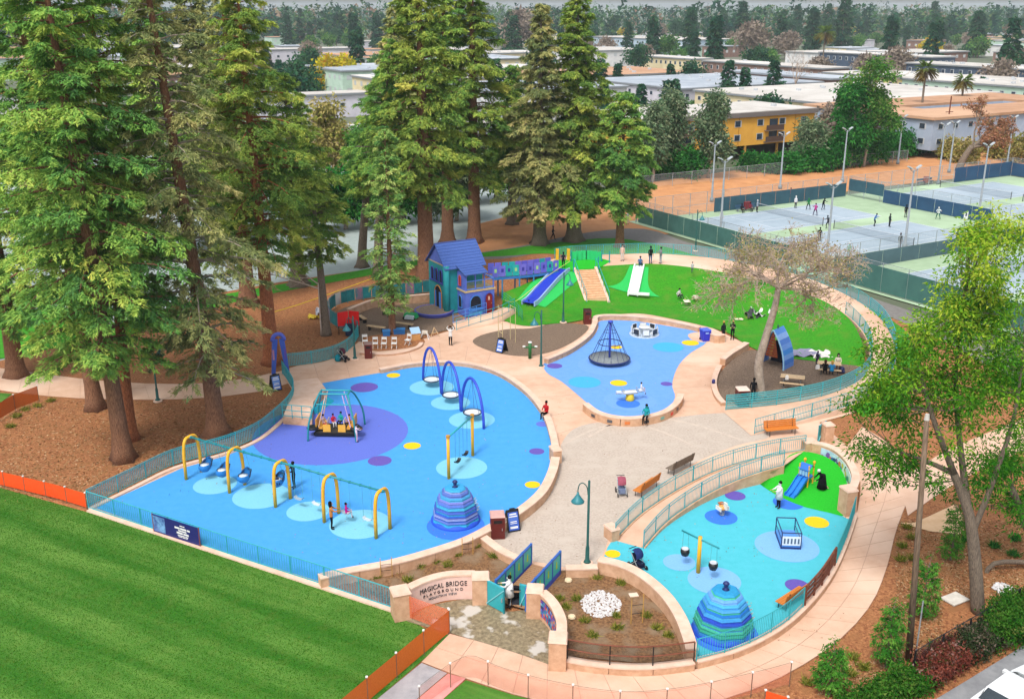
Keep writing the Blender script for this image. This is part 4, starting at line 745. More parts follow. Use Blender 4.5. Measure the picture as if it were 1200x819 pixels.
for k in range(N):
    x = -L + L * (k + .5) / N; zz = max(.1 + 2.1 * (N - k) / N, max(zg(Vector((Bm.x, Bm.y, 0)) + Vector((math.cos(an), math.sin(an), 0)) * x_ + Vector((-math.sin(an), math.cos(an), 0)) * y_) for y_ in (-.9, 0, .9) for x_ in (x - L / N / 2, x, x + L / N / 2)) + .04); MB().box((x, 0, zz / 2), (L / N * .99, SWD, zz)).build('step', mat('step_concrete', '#eec6a0', '#dcae86', 2, .85), o); MB().box((x + L / N * .4, 0, zz + .012), (.07, SWD, .02)).build('nosing', paint('#b87a50'), o)
for s in (-1, 1):
    MB().add([(-L - .2, s * (SWD / 2 + .02), -.1), (.3, s * (SWD / 2 + .02), -.1), (.3, s * (SWD / 2 + .02), .35), (-L - .2, s * (SWD / 2 + .02), 2.42), (-L - .2, s * (SWD / 2 + .27), -.1), (.3, s * (SWD / 2 + .27), -.1), (.3, s * (SWD / 2 + .27), .35), (-L - .2, s * (SWD / 2 + .27), 2.42)], [(0, 1, 2, 3), (4, 5, 6, 7), (3, 2, 6, 7), (1, 2, 6, 5), (0, 3, 7, 4)]).build('stringer', CAPM, o)
    MB().tube([(-L - .2, s * 1.1, 2.4), (-L - .2, s * 1.1, 3.3), (.3, s * 1.1, 1.25), (.3, s * 1.1, .2)], .03, 6).build('handrail', TEAL, o)
    for k in range(1, 5): x = -L + L * k / 5; MB().cyl((x, s * 1.1, 2.3 - 2.1 * k / 5), (x, s * 1.1, 3.2 - 2.1 * k / 5), .025, n=6).build('baluster', TEAL, o)
MB().box((.45, 0, .1), (.5, 2.7, .08)).build('landing', CAPM, o)
# green slide tower platform at stair head
pl = [g(*q) for q in ((640, 319, 2.22), (702, 314, 2.22), (716, 306, 2.22), (700, 302, 2.22), (650, 305, 2.22))]; c = sum(pl, Vector()) / 5
o = thing('slide_deck', 'bright green rubber deck at the head of slide and stairs', 'platform', (c.x, c.y, 2.2)); MB().prism([(q.x - c.x, q.y - c.y) for q in pl], -2.2, .035).build('deck', R_GRN, o)
for i, (u, v) in enumerate(((672, 306), (678, 305), (684, 304.5), (690, 304.5), (696, 305), (702, 306))):
    q = g(u, v, 2.22) - c; MB().box((q.x, q.y, .52), (.62, .06, .95)).build('guard_panel', paint('#2cc878'), o)
for i, (u, v) in enumerate(((655, 303), (669, 306.5), (705, 306.5), (714, 308), (672, 318), (701, 315))): q = g(u, v, 2.22) - c; MB().box((q.x, q.y, .6), (.1, .1, 1.25)).build('post', TEALD, o)
for u in (653, 666): q = g(u, 305, 2.22) - c; MB().box((q.x, q.y, .6), (.3, .3, 1.2)).build('panel_post', YELM, o)
# ================================================================ playhouse
K = g(529, 371); AB = R(30)
ph = thing('playhouse', 'two storey teal and purple playhouse with blue shingle roof', 'playhouse', K, AB)
PT, PP, PB = mat('house_teal', '#239aa0', '#1c8a92', 2, .7), mat('house_purple', '#6078d2', '#536ac4', 2, .7), mat('house_blue', '#4e92e0', '#3478cc', 2, .7)
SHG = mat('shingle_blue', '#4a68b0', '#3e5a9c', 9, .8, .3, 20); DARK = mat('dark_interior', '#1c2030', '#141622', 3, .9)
X1, Y0, Y1, ZE, ZR = 4.3, 1.0, 5.2, 4.7, 6.5
def hwall(pts, h0, h1, m, nm='wall', t=.14): return MB().sweep([(x, y, 0) for x, y in pts], t, h0, h1).build(nm, m, ph)
def opening(x, y, z0, w, h, face, m, rim, nm='window', round_=True, proud=.09):
    """arched opening: a recessed dark pane with a coloured surround standing proud of the wall; face 'L' looks along -x, 'F' along -y"""
    n = 10; out = [(-w / 2, 0), (w / 2, 0)] + ([(w / 2 * math.cos(math.pi * k / n), h - w / 2 + w / 2 * math.sin(math.pi * k / n)) for k in range(n + 1)] if round_ else [(w / 2, h), (-w / 2, h)])
    P = (lambda a, z, d: (x - d, y + a, z0 + z)) if face == 'L' else (lambda a, z, d: (x + a, y - d, z0 + z))
    o = MB().add([P(a, z, proud) for a, z in out], [tuple(range(len(out)))]).build(nm, m, ph)
    MB().tube([P(a, z, proud + .02) for a, z in out], .05, 5, True).build('surround', rim, o); return o
# main block
hwall([(0, Y0), (0, Y1)], 0, ZE, PT); hwall([(0, Y1), (X1, Y1)], 0, ZE, PT); hwall([(X1, Y1), (X1, Y0)], 0, ZE, PT); hwall([(0, Y0 + .02), (X1, Y0 + .02)], 0, ZE - .02, PT)
ym = (Y0 + Y1) / 2
for x in (0.0, X1): MB().add([(x - .07, Y0, ZE), (x - .07, Y1, ZE), (x - .07, ym, ZR - .1), (x + .07, Y0, ZE), (x + .07, Y1, ZE), (x + .07, ym, ZR - .1)], [(0, 1, 2), (3, 4, 5), (0, 2, 5, 3), (1, 2, 5, 4), (0, 1, 4, 3)]).build('gable', PT if x else PP, ph)
rf = MB().box((X1 / 2, ym, ZR + .02), (X1 + .7, .2, .1)).build('roof', paint('#4e60a0'), ph); sl = math.atan2(ZR - ZE, ym - Y0)
for s in (-1, 1):
    NR = 9
    for i in range(NR):   # courses of shingles
        t0, t1 = i / NR, (i + 1.25) / NR; e = 1.18; ya, yb = ym + s * (ym - Y0) * e * t0, ym + s * (ym - Y0) * e * min(t1, 1); za, zb = ZR - (ZR - ZE) * e * t0, ZR - (ZR - ZE) * e * min(t1, 1)
        MB().add([(-.35, ya, za + .03), (X1 + .35, ya, za + .03), (X1 + .35, yb, zb + .09), (-.35, yb, zb + .09), (-.35, ya, za - .03), (X1 + .35, ya, za - .03), (X1 + .35, yb, zb - .0), (-.35, yb, zb - .0)], [(0, 1, 2, 3), (4, 5, 6, 7), (3, 2, 6, 7), (0, 3, 7, 4), (1, 2, 6, 5), (0, 1, 5, 4)]).build('shingle_course', SHG, rf)
MB().box((0, ym, ZE - .05), (.2, Y1 - Y0 + .3, .12)).build('trim', paint('#c8b48a'), ph)
# left face: three arched windows over a big arched doorway with curtains
for k in range(3): opening(-.07, Y0 + 1.0 + k * 1.05, 2.9, .62, 1.25, 'L', DARK, paint('#3f4fc0'))
MB().box((-.1, ym, 2.78), (.12, 3.6, .1)).build('sill', paint('#3a48b0'), ph)
dw = opening(-.07, Y0 + 1.75, .15, 1.7, 2.35, 'L', DARK, paint('#e2963c'), 'doorway')
for k in (-1, 1): MB().sweep([(-.2, Y0 + 1.75 + k * .72, 0), (-.26, Y0 + 1.75 + k * .6, 0), (-.2, Y0 + 1.75 + k * .48, 0), (-.26, Y0 + 1.75 + k * .36, 0)], .04, .2, 1.95).build('curtain', paint('#4a86e0'), dw)
MB().cyl((-.02, Y0, -.02), (-.02, Y0, ZE), .34, n=16).build('corner_turret', PT, ph, True)
# front porch block
PX0, PX1, PY = 1.3, 4.7, -.9
hwall([(PX0, PY), (PX1, PY)], 0, 2.35, PP); hwall([(PX0, PY), (PX0, Y0 - .1)], 0, 2.35, PP); hwall([(PX1, PY), (PX1, Y0)], 0, 2.35, PP)
MB().box(((PX0 + PX1) / 2, (PY + Y0) / 2, 2.43), (PX1 - PX0 + .3, Y0 - PY + .25, .16)).build('balcony_floor', paint('#d2b88a'), ph)
opening(PX0 - .07, .1, .75, .8, 1.2, 'L', DARK, PB); o1 = opening(PX0 + 1.1, PY - .07, .75, 1.35, 1.25, 'F', DARK, PB)
MB().box((PX0 + 1.1, PY - .16, .62), (1.7, .2, .16)).build('counter', PB, ph); MB().box((PX0 + 1.1, PY - .12, .3), (1.6, .12, .5)).build('counter_front', paint('#5a9cec'), ph)
d2 = opening(PX0 + 2.7, PY - .07, .02, .9, 2.05, 'F', paint('#8a1c24'), paint('#2f3aa0'), 'door'); MB().lathe([(0, 0), (.06, .02), (0, .06)], 8, (PX0 + 3.0, PY - .2, 1.0)).build('door_knob', paint('#d8b050'), d2); MB().box((PX0 + 2.7, PY - .19, 1.55), (.18, .03, .35)).build('door_pane', paint('#e8b8a0'), d2)
# balcony storey
hwall([(PX0, PY + .05), (PX0, Y0 - .1)], 2.51, 4.2, PP); opening(PX0 - .07, .1, 2.9, .45, .95, 'L', paint('#9a2030'), paint('#d05a4a'))
for x in (PX0 + .05, PX0 + 1.15, PX0 + 2.25, PX1 - .05):
    MB().box((x, PY, 3.3 if x < PX0 + 2.3 else 2.95), (.12, .12, 1.6 if x < PX0 + 2.3 else .95)).build('balcony_post', PP, ph)
for z_ in (3.4, 2.62): MB().bar((PX0, PY, z_), (PX1, PY, z_), .09, .09).build('balcony_rail', paint('#5a8ae4'), ph)
for x in [PX0 + .2 + .15 * k for k in range(22)]: MB().bar((x, PY, 2.6), (x, PY, 3.38), .025, .025).build('baluster', paint('#a8a890'), ph)
MB().bar((PX1, PY, 3.4), (PX1, Y0, 3.4), .09, .09).build('balcony_rail', paint('#5a8ae4'), ph)
for k in range(2):
    a = PX0 + .6 + 1.1 * k; n = 8; MB().add([(a - .5, PY - .02, 4.12)] + [(a - .5 * math.cos(math.pi * i / n), PY - .02, 3.72 + .34 * math.sin(math.pi * i / n)) for i in range(n + 1)] + [(a + .5, PY - .02, 4.12)], [tuple(range(n + 3))]).build('arch_board', PP, ph)
for i in range(5):
    y_a, y_b = Y0 + .1 - (Y0 + .1 - PY + .25) * i / 5, Y0 + .1 - (Y0 + .1 - PY + .25) * (i + 1.2) / 5; z_a, z_b = 4.75 - .62 * i / 5, 4.75 - .62 * (i + 1.2) / 5
    MB().add([(PX0 - .25, y_a, z_a), (PX0 + 2.55, y_a, z_a), (PX0 + 2.55, y_b, z_b + .06), (PX0 - .25, y_b, z_b + .06), (PX0 - .25, y_a, z_a - .07), (PX0 + 2.55, y_a, z_a - .07), (PX0 + 2.55, y_b, z_b - .04), (PX0 - .25, y_b, z_b - .04)], [(0, 1, 2, 3), (4, 5, 6, 7), (3, 2, 6, 7), (0, 3, 7, 4), (1, 2, 6, 5)]).build('shingle_course', SHG, rf)
ph.scale = (.86, .86, .97)
# round stage
p = g(509, 367); o = thing('round_stage', 'low round wooden stage with purple rim before the playhouse', 'stage', p); MB().lathe([(1.75, -.02), (1.75, .3)], 36).build('drum', paint('#4a50a8'), o, True); MB().tube([(1.78 * math.cos(2 * math.pi * k / 36), 1.78 * math.sin(2 * math.pi * k / 36), .31) for k in range(36)], .07, 6, True).build('rim', paint('#5a62c8'), o, True)
for k in range(-8, 9):
    x = k * .2; r_ = math.sqrt(max(.05, 1.72 ** 2 - x * x)); MB().box((x, 0, .325), (.185, 2 * r_, .05)).build('plank', mat('stage_wood', '#a08c7c', '#86725f', 5, .75), o)
# play bridge from the house to the mound
bp = resample(cr(gs([(574, 324, 2.3), (592, 322.5, 2.3), (612, 321, 2.3), (630, 319, 2.3), (650, 316, 2.3)]), 5), n=20); c = bp[10].copy(); c.z = 0
pb = thing('play_bridge', 'raised purple and teal panelled walkway from playhouse to mound', 'bridge', c)
for i in range(20):
    q = [bp[i] - c, bp[i + 1] - c]; MB().sweep(q, 1.35, -.1, .0).build('deck_plank', TEALD if i % 5 == 2 else paint('#6a88a0'), pb)
for s in (-1, 1):
    for i in range(0, 20, 2):
        a, b_ = bp[i] - c, bp[i + 2] - c; dd = (b_ - a).normalized(); nn = Vector((-dd.y, dd.x, 0)) * s * .7; hx = ['#6a6ad2', '#7a72d8', '#22a8a8', '#24b0ac', '#7a70d6', '#6a66d0', '#7c74da', '#6e6ad4', '#28a8b0', '#6a6ad2'][i // 2]
        pn = MB().sweep([a + nn + dd * .04, b_ + nn - dd * .04], .06, .08, 1.12).build('side_panel', paint(hx), pb); mid = (a + b_) / 2 + nn
        if s < 0: MB().sweep([mid + Vector((dd.y, -dd.x, 0)) * .035 - dd * .12, mid + Vector((dd.y, -dd.x, 0)) * .035 + dd * .12], .02, .5, .85).build('cut_window', paint('#4038a0') if (i // 2) % 3 else paint('#a8d890'), pn)
    MB().sweep([q - c + Vector((-(bp[min(i + 1, 20)] - bp[max(i - 1, 0)]).normalized().y, (bp[min(i + 1, 20)] - bp[max(i - 1, 0)]).normalized().x, 0)) * s * .7 for i, q in enumerate(bp)], .12, -.22, -.02).build('girder', paint('#2f78c4'), pb)
    for i in (3, 8, 12): q = bp[i] - c; dd = (bp[i + 1] - bp[i]).normalized(); q = q + Vector((-dd.y, dd.x, 0)) * s * .7; MB().bar((q.x, q.y, .1), (q.x, q.y, 2.2), .14, .14).build('leg', paint('#2f80b4'), pb)
# house ramp with rail
rp = [(505, 396, .03), (530, 386, .15), (560, 377, .35), (585, 369, .5), (600, 362, .55)]
R1 = cr(gs(rp), 4); loft('house_ramp', [[Vector((p.x, p.y, -.05)) for p in gs([(535, 388, .02), (560, 380, .3), (585, 372, .5), (604, 362, .5)])], gs([(535, 388, .02), (560, 380, .3), (585, 372, .5), (604, 362, .5)]), gs([(530, 378, .02), (552, 372, .3), (575, 366, .5), (590, 360, .5)])], CONC, 16)
railing('ramp_rail', 'teal and blue rail along the ramp up to the playhouse door', cr(gs([(535, 387, .02), (560, 379, .3), (585, 371.5, .5), (603, 362, .5)]), 4), 1.0, 1.3, rails=(1.0, .6, .1))
railing('ramp_rail', 'blue inner rail between playhouse front and its ramp', cr(gs([(531, 379, .02), (552, 373, .3), (570, 367, .45)]), 4), 1.0, 1.2, m=paint('#4a90e0'), rails=(1.0, .6, .1))
railing('guard_rail', 'green rail climbing the grass beside the playhouse', cr(gs([(588, 352, .6), (598, 360, .5), (606, 368, .3), (612, 376, .05)]), 4), 1.0, 1.0, m=paint('#2a9a7a'), rails=(1.0, .75, .5, .25))

# ================================================================ park furniture
def bench(label, u, v, rz, L=1.8, m=WOOD):
    o = thing('bench', label, 'bench', g(u, v), rz)
    for k in range(4): MB().box((0, -.2 + .13 * k, .44), (L, .115, .04)).build('seat_slat', m, o)
    for k in range(4): MB().box((0, .24 + .03 * k, .52 + .12 * k), (L, .035, .11)).build('back_slat', m, o)
    for s in (-1, 1):
        x = s * (L / 2 - .25); MB().tube([(x, -.22, 0), (x, -.2, .42), (x, .22, .42), (x, .2, 0)], .025, 5).build('leg', BLACK, o); MB().bar((x, .2, .4), (x, .36, .98), .04, .04).build('back_support', BLACK, o)
    return o
bench('orange wooden bench at the court facing away from the toddler wall', 915, 509, R(12), 2.3); bench('orange wooden bench with its back against the ramp rail by the stroller', 757, 576, math.atan2((g(775, 572) - g(735, 600)).y, (g(775, 572) - g(735, 600)).x) + math.pi, 2.2); bench('weathered bench behind the upper part of the ramp rail', 796, 551, math.atan2((g(820, 545) - g(780, 566)).y, (g(820, 545) - g(780, 566)).x) + math.pi, 2.2, mat('grey_bench_wood', '#8a7a6a', '#6e6052', 5, .8)); bench('orange wooden bench on the toddler surface before the brown fence', 927, 707, R(-138), 2.0)
def bin_(label, u, v, hx='#64201c', w=.62, h=1.25, lid='#8a6a62', rz=.1):
    o = thing('litter_bin', label, 'bin', g(u, v), rz); MB().box((0, 0, h / 2 - .01), (w, w, h)).build('body', paint(hx), o); MB().box((0, 0, h + .03), (w + .06, w + .06, .08), taper=.9).build('lid', paint(lid), o); MB().box((0, -w / 2 - .01, h * .8), (w * .6, .03, .16)).build('slot', BLACK, o); MB().box((w * .3, -w / 2 - .012, h * .45), (.03, .03, .14)).build('handle', STEEL, o); return o
bin_('maroon litter bin beside the blue poster board near the footbridge', 583, 628, w=.75, h=1.3, lid='#d8a8a0'); bin_('maroon litter bin beside the white chairs', 432, 419, w=.6, h=1.2); bin_('dark maroon litter bin at the corner of the spinner wall', 688, 379, w=.65, h=1.25, lid='#3a1412'); bin_('maroon box with pale lid inside the picnic bed rail', 869, 474, w=.8, h=1.2, lid='#f0d8c8')
p = g(826, 399); o = thing('recycling_bin', 'bright blue wheeled recycling bin on the round concrete pad', 'bin', p, .3); MB().box((0, 0, .5), (.62, .62, .92), taper=1.18).build('body', paint('#1f2fc8'), o); MB().box((0, 0, 1.0), (.8, .82, .09), taper=.85).build('lid', paint('#4a68d8'), o); MB().bar((-.3, .42, .95), (.3, .42, .95), .05, .05).build('handle', paint('#2030a0'), o)
for s in (-1, 1): MB().cyl((s * .34, .28, .12), (s * .27, .28, .12), .12, n=12).build('wheel', BLACK, o)
MB().box((.0, -.36, .75), (.3, .012, .14)).build('sticker', paint('#8fb0f0'), o)
def aframe(label, u, v, rz):
    o = thing('sandwich_board', label, 'sign board', g(u, v), rz)
    for s in (-1, 1):
        P = lambda x, t, d=0: (x, s * (.38 * (1 - t) + d), 1.15 * t)
        MB().add([P(-.36, 0), P(.36, 0), P(.36, 1), P(-.36, 1), P(-.36, 0, .04), P(.36, 0, .04), P(.36, 1, .04), P(-.36, 1, .04)], [(0, 1, 2, 3), (4, 5, 6, 7), (0, 1, 5, 4), (1, 2, 6, 5), (2, 3, 7, 6), (3, 0, 4, 7)]).build('board', BLACK, o)
        ps = MB().add([P(-.29, .08, .05), P(.29, .08, .05), P(.29, .9, .05), P(-.29, .9, .05)], [(0, 1, 2, 3)]).build('poster', mat('poster_blue', '#3a62c8', '#2f4fb0', 4, .5, c3='#6f98e0'), o)
        for t, w_, hh in ((.78, .2, .06), (.68, .24, .05), (.45, .18, .04), (.38, .2, .03), (.16, .22, .1)): MB().add([P(-w_, t, .056), P(w_, t, .056), P(w_, t + hh, .056), P(-w_, t + hh, .056)], [(0, 1, 2, 3)]).build('print_line', WHITE, ps)
    MB().box((0, 0, 1.19), (.3, .1, .06)).build('handle', BLACK, o)
aframe('black sandwich board with blue poster beside the maroon bin and footbridge', 600, 619, R(20)); aframe('black sandwich board with blue poster on the round mulch bed', 588, 412, R(-35)); aframe('black sandwich board with poster at the redwood path gate', 323, 456, R(35))
def chair(label, u, v, rz):
    o = thing('white_chair', label, 'chair', g(u, v, .03), rz, 'white folding chairs on the small mulch bed'); MB().box((0, 0, .44), (.44, .42, .04)).build('seat', WHITE, o); 
    bk = MB().tube([(-.2, .2, .44), (-.2, .28, .9), (.2, .28, .9), (.2, .2, .44)], .02, 5).build('back_frame', WHITE, o); MB().box((0, .26, .78), (.4, .03, .16)).build('back_rest', WHITE, o)
    for s in (-1, 1): MB().bar((s * .2, -.2, .0), (s * .2, .18, .46), .03, .03).build('leg', WHITE, o); MB().bar((s * .2, .24, .0), (s * .2, -.16, .46), .03, .03).build('leg', WHITE, o)
for u, v, rz, l in ((428, 405, .2, 'white folding chair half hidden by the maroon bin'), (440, 408, .1, 'white folding chair next to the maroon bin'), (450, 408, -.05, 'white folding chair in the middle of the row'), (462, 408, 0, 'white folding chair with dark back opening before the slim redwood'), (478, 404, -.5, 'white folding chair turned away near the painted crate')): chair(l, u, v, rz)
def low_bench(label, u, v, rz, L=1.7, m=PALEWOOD):
    o = thing('log_bench', label, 'bench', g(u, v, .012), rz); MB().box((0, 0, .42), (L, .36, .07)).build('top', m, o)
    for s in (-1, 1): MB().box((s * L * .36, 0, .19), (.1, .32, .4)).build('support', BLACK, o)
low_bench('pale plank bench beside the red board', 425, 377, R(-60), 1.4); low_bench('pale plank bench in the middle of the playhouse yard', 441, 388, R(-22), 1.8); low_bench('dark sided plank bench near the grey toy car', 471, 384, R(-24), 2.2); low_bench('short plank bench behind the slim redwood', 453, 370, R(-55), 1.3)
for u, v, w_, l in ((453, 393, .6, 'blue storage crate left of the slim redwood'), (468, 391, .95, 'blue storage crate right of the slim redwood')):
    o = thing('storage_crate', l, 'crate', g(u, v, .012), R(5)); MB().box((0, 0, .22), (w_, .5, .42), taper=1.06).build('tub', paint('#2a78c0'), o); MB().box((0, 0, .45), (w_ + .1, .58, .05)).build('lid', paint('#3a8ad4'), o)
o = thing('painted_crate', 'tan crate with white and sky blue painted top', 'crate', g(487, 398), R(20)); MB().box((0, 0, .3), (.75, .5, .62)).build('body', paint('#d8a060'), o); MB().add([(-.42, -.3, .62), (.42, -.3, .62), (.42, .4, 1.0), (-.42, .4, 1.0)], [(0, 1, 2, 3)]).build('top', paint('#a8ccec'), o)
o = thing('ride_on_toy', 'green and white ride on toy car before the round stage', 'toy', g(481, 374, .012), R(-20)); MB().box((0, .1, .35), (1.3, .7, .4), taper=.8).build('body', paint('#2aa860'), o); MB().box((.1, -.35, .3), (.9, .5, .3), taper=.8).build('bonnet', paint('#c8d8dc'), o)
for sx in (-1, 1):
    for sy in (-1, 1): MB().cyl((sx * .45, sy * .42, .16), (sx * .45, sy * .36, .16), .16, n=10).build('wheel', BLACK, o)
o = thing('folding_easel', 'small tan wooden easel on the path edge beside playhouse ramp', 'easel', g(509, 394), .4); 
for s in (-1, 1): MB().bar((s * .4, -.2, 0), (0, 0, .8), .05, .05).build('leg', PALEWOOD, o)
MB().bar((0, .3, 0), (0, 0, .8), .05, .05).build('leg', PALEWOOD, o); MB().bar((-.3, -.12, .35), (.3, -.12, .35), .04, .04).build('brace', PALEWOOD, o)
o = thing('folding_easel', 'white slatted easel beside the painted crate', 'easel', g(498, 397), -.2); 
for s in (-1, 1): MB().bar((s * .4, -.2, 0), (s * .1, 0, .75), .05, .05).build('leg', WHITE, o); MB().bar((s * .4, .25, 0), (s * .1, 0, .75), .05, .05).build('leg', WHITE, o)
MB().box((0, 0, .6), (.5, .05, .3)).build('board', paint('#e8e0d0'), o)
# red folding board and dark cabinet
o = thing('red_board', 'bright red folding display board behind the art fence', 'display board', g(409, 392), R(10))
for k, (x, y, a) in enumerate(((-.45, 0, .35), (.5, .05, -.5))): MB().box((x, y, 1.45), (.95, .06, 1.25), a).build('leaf', paint('#f01818'), o)
for x in (-.85, .05, .9): MB().bar((x, 0, 0), (x, 0, .9), .05, .05).build('leg', BLACK, o)
MB().box((.1, -.3, .55), (.8, .35, 1.05)).build('cabinet', paint('#1a2a4a'), o)
# gateway arch
p0, p1 = g(322, 437), g(336, 440); 
o = thing('gateway_arch', 'purple and blue painted gateway arch by the redwood path', 'gateway', g(329, 439), R(20))
for s in (-1, 1): MB().add([(s * .55 - .14, -.12, 0), (s * .55 + .14, -.12, 0), (s * .55 + .14, .12, 0), (s * .55 - .14, .12, 0), (s * .25 - .2, -.12, 2.9), (s * .25 + .2, -.12, 2.9), (s * .25 + .2, .12, 2.9), (s * .25 - .2, .12, 2.9)], [(0, 1, 2, 3), (4, 5, 6, 7), (0, 1, 5, 4), (1, 2, 6, 5), (2, 3, 7, 6), (3, 0, 4, 7)]).build('side_board', paint('#3f62c4'), o); MB().box((s * .45, -.13, 1.7), (.14, .03, .8)).build('painted_patch', paint('#c08aa8' if s < 0 else '#6a50b0'), o)
MB().tube(arch_pts(Vector((-.45, 0, 2.75)), Vector((.45, 0, 2.75)), .55, 10, 2), .16, 8).build('crown', paint('#5a6ad0'), o, True)
# green drinking post, rope climbing poles
o = thing('water_post', 'green post with four white spouts beside the mulch bed', 'fountain', g(621, 420), 0); MB().cyl((0, 0, 0), (0, 0, 1.35), .14, n=10).build('column', paint('#1c6a30'), o, True); MB().lathe([(0, 1.33), (.16, 1.35), (.14, 1.42), (0, 1.44)], 10).build('cap', WHITE, o)
for s in (-1, 1): MB().cyl((s * .1, 0, .95), (s * .5, 0, .95), .07, n=8).build('arm', paint('#1c6a30'), o); MB().lathe([(0, .98), (.13, 1.0), (.12, 1.06), (0, 1.07)], 10, (s * .48, 0, 0)).build('bowl', WHITE, o)
POLEM = paint('#cdbb8c')
for lab, us in (('pair of slim climbing poles with rungs on the round mulch bed', (584, 589)), ('pair of slim tan poles joined by a loop on the round mulch bed', (598, 604))):
    a, b_ = g(us[0], 398), g(us[1], 401.5); o = thing('climbing_poles', lab, 'climbing frame', a)
    for q in (a, b_): MB().cyl(q - a, q - a + Vector((0, 0, 3.1)), .03, n=6).build('pole', POLEM, o)
    for z_ in ((.8, 1.6, 2.3, 2.9) if us[0] == 584 else (3.05,)): MB().cyl(Vector((0, 0, z_)), b_ - a + Vector((0, 0, z_)), .025, n=5).build('rung', POLEM, o)
ROPE = paint('#d8d070'); t0, t1 = g(668, 306, 3.2), g(604, 401, 3.1); a = g(606, 372, .1)
o = tag(MB().tube(cr([t0, g(640, 325, 2.7), g(606, 352, 1.0), g(592, 352, 1.5)], 6), .03, 5).build('climbing_rope', ROPE), 'yellow rope strung down the mound beside the wide slide', 'rope')
# a-frame hut
p = g(908, 428); o = thing('garden_hut', 'pointed playhouse hut with brown front and blue striped curved sides', 'hut', p, R(-42)); HH = 3.1
for i in range(9):
    z0_, z1_ = .9 + (HH - .9) * i / 9, .9 + (HH - .9) * (i + .93) / 9; w0_, w1_ = .62 * (1 - (z0_ / HH) ** 1.6), .62 * (1 - (z1_ / HH) ** 1.6)
    MB().add([(-w0_, -.7, z0_), (w0_, -.7, z0_), (w1_, -.7, z1_), (-w1_, -.7, z1_)], [(0, 1, 2, 3)]).build('front_board', mat('hut_brown', '#8a4424', '#6e3218', 6, .8), o)
hx = ['#5f8ee0', '#3f7ad4', '#7aa6ec', '#3c8ae0', '#6a9ae8', '#4a80d8', '#8ab4f0', '#4f90e0']
for s in (-1, 1):
    for i in range(8):
        z0_, z1_ = HH * i / 8, HH * (i + 1) / 8; f_ = lambda z: 1.15 * (1 - (z / HH) ** 2.2); MB().add([(s * f_(z0_), -.75, z0_), (s * f_(z0_), .9, z0_), (s * f_(z1_), .9, z1_), (s * f_(z1_), -.75, z1_), (s * (f_(z0_) - .1), -.75, z0_), (s * (f_(z0_) - .1), .9, z0_), (s * max(0, f_(z1_) - .1), .9, z1_), (s * max(0, f_(z1_) - .1), -.75, z1_)], [(0, 1, 2, 3), (4, 5, 6, 7), (0, 3, 7, 4), (1, 2, 6, 5)]).build('side_stripe', paint(hx[i]), o)
    MB().tube([(s * 1.15 * (1 - (z / HH) ** 2.2), -.77, z) for z in [HH * k / 10 for k in range(11)]], .05, 5).build('edge_trim', paint('#a8d8ec'), o)
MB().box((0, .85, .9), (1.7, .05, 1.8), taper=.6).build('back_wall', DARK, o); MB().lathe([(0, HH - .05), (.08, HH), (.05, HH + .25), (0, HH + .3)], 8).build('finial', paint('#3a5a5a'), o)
# picnic tables
def picnic(label, u, v, rz):
    o = thing('picnic_table', label, 'picnic table', g(u, v, .026), rz)
    for k in range(5): MB().box((0, -.32 + .16 * k, .74), (1.75, .15, .045)).build('top_plank', PALEWOOD, o)
    for s in (-1, 1):
        for k in (0, 1): MB().box((0, s * (.68 + .14 * k), .44), (1.75, .13, .045)).build('seat_plank', PALEWOOD, o)
        MB().bar((s * .6, -.75, .0), (s * .6, -.2, .72), .07, .07).build('leg', BLACK, o); MB().bar((s * .6, .75, .0), (s * .6, .2, .72), .07, .07).build('leg', BLACK, o); MB().bar((s * .6, -.8, .4), (s * .6, .8, .4), .06, .06).build('cross_beam', BLACK, o)
    return o
picnic('empty pale picnic table in front of the pointed hut', 928, 452, R(-18)); picnic('crowded picnic table with people beside the lawn edge', 971, 436, R(-14))
for i, (u, v, w_, hx, l) in enumerate(((922, 444, .22, '#f4f0ea', 'white paper bag standing on the empty picnic table'), (958, 432, .3, '#f0ece8', 'white bag on the bench end of the crowded picnic table'))): q = g(u, v, .80); o = thing('paper_bag', l, 'bag', q + Vector((0, 0, -.03 if i == 0 else 0)), .3); MB().box((0, 0, .14), (w_, .14, .3), taper=.9).build('bag', paint(hx), o); MB().tube([(-.05, 0, .28), (-.04, 0, .38), (.04, 0, .38), (.05, 0, .28)], .01, 4).build('handle', paint(hx), o)
o = thing('backpack', 'navy backpack on the ground at the end of crowded picnic table', 'bag', g(986, 437, .026), .5); MB().lathe([(.16, 0), (.24, .08), (.23, .35), (.15, .5), (.0, .54)], 12).build('body', paint('#23285a'), o, True); MB().lathe([(.0, 0), (.12, .02), (.1, .16), (0, .2)], 10, (.0, -.2, .08)).build('pocket', paint('#2c3270'), o, True)
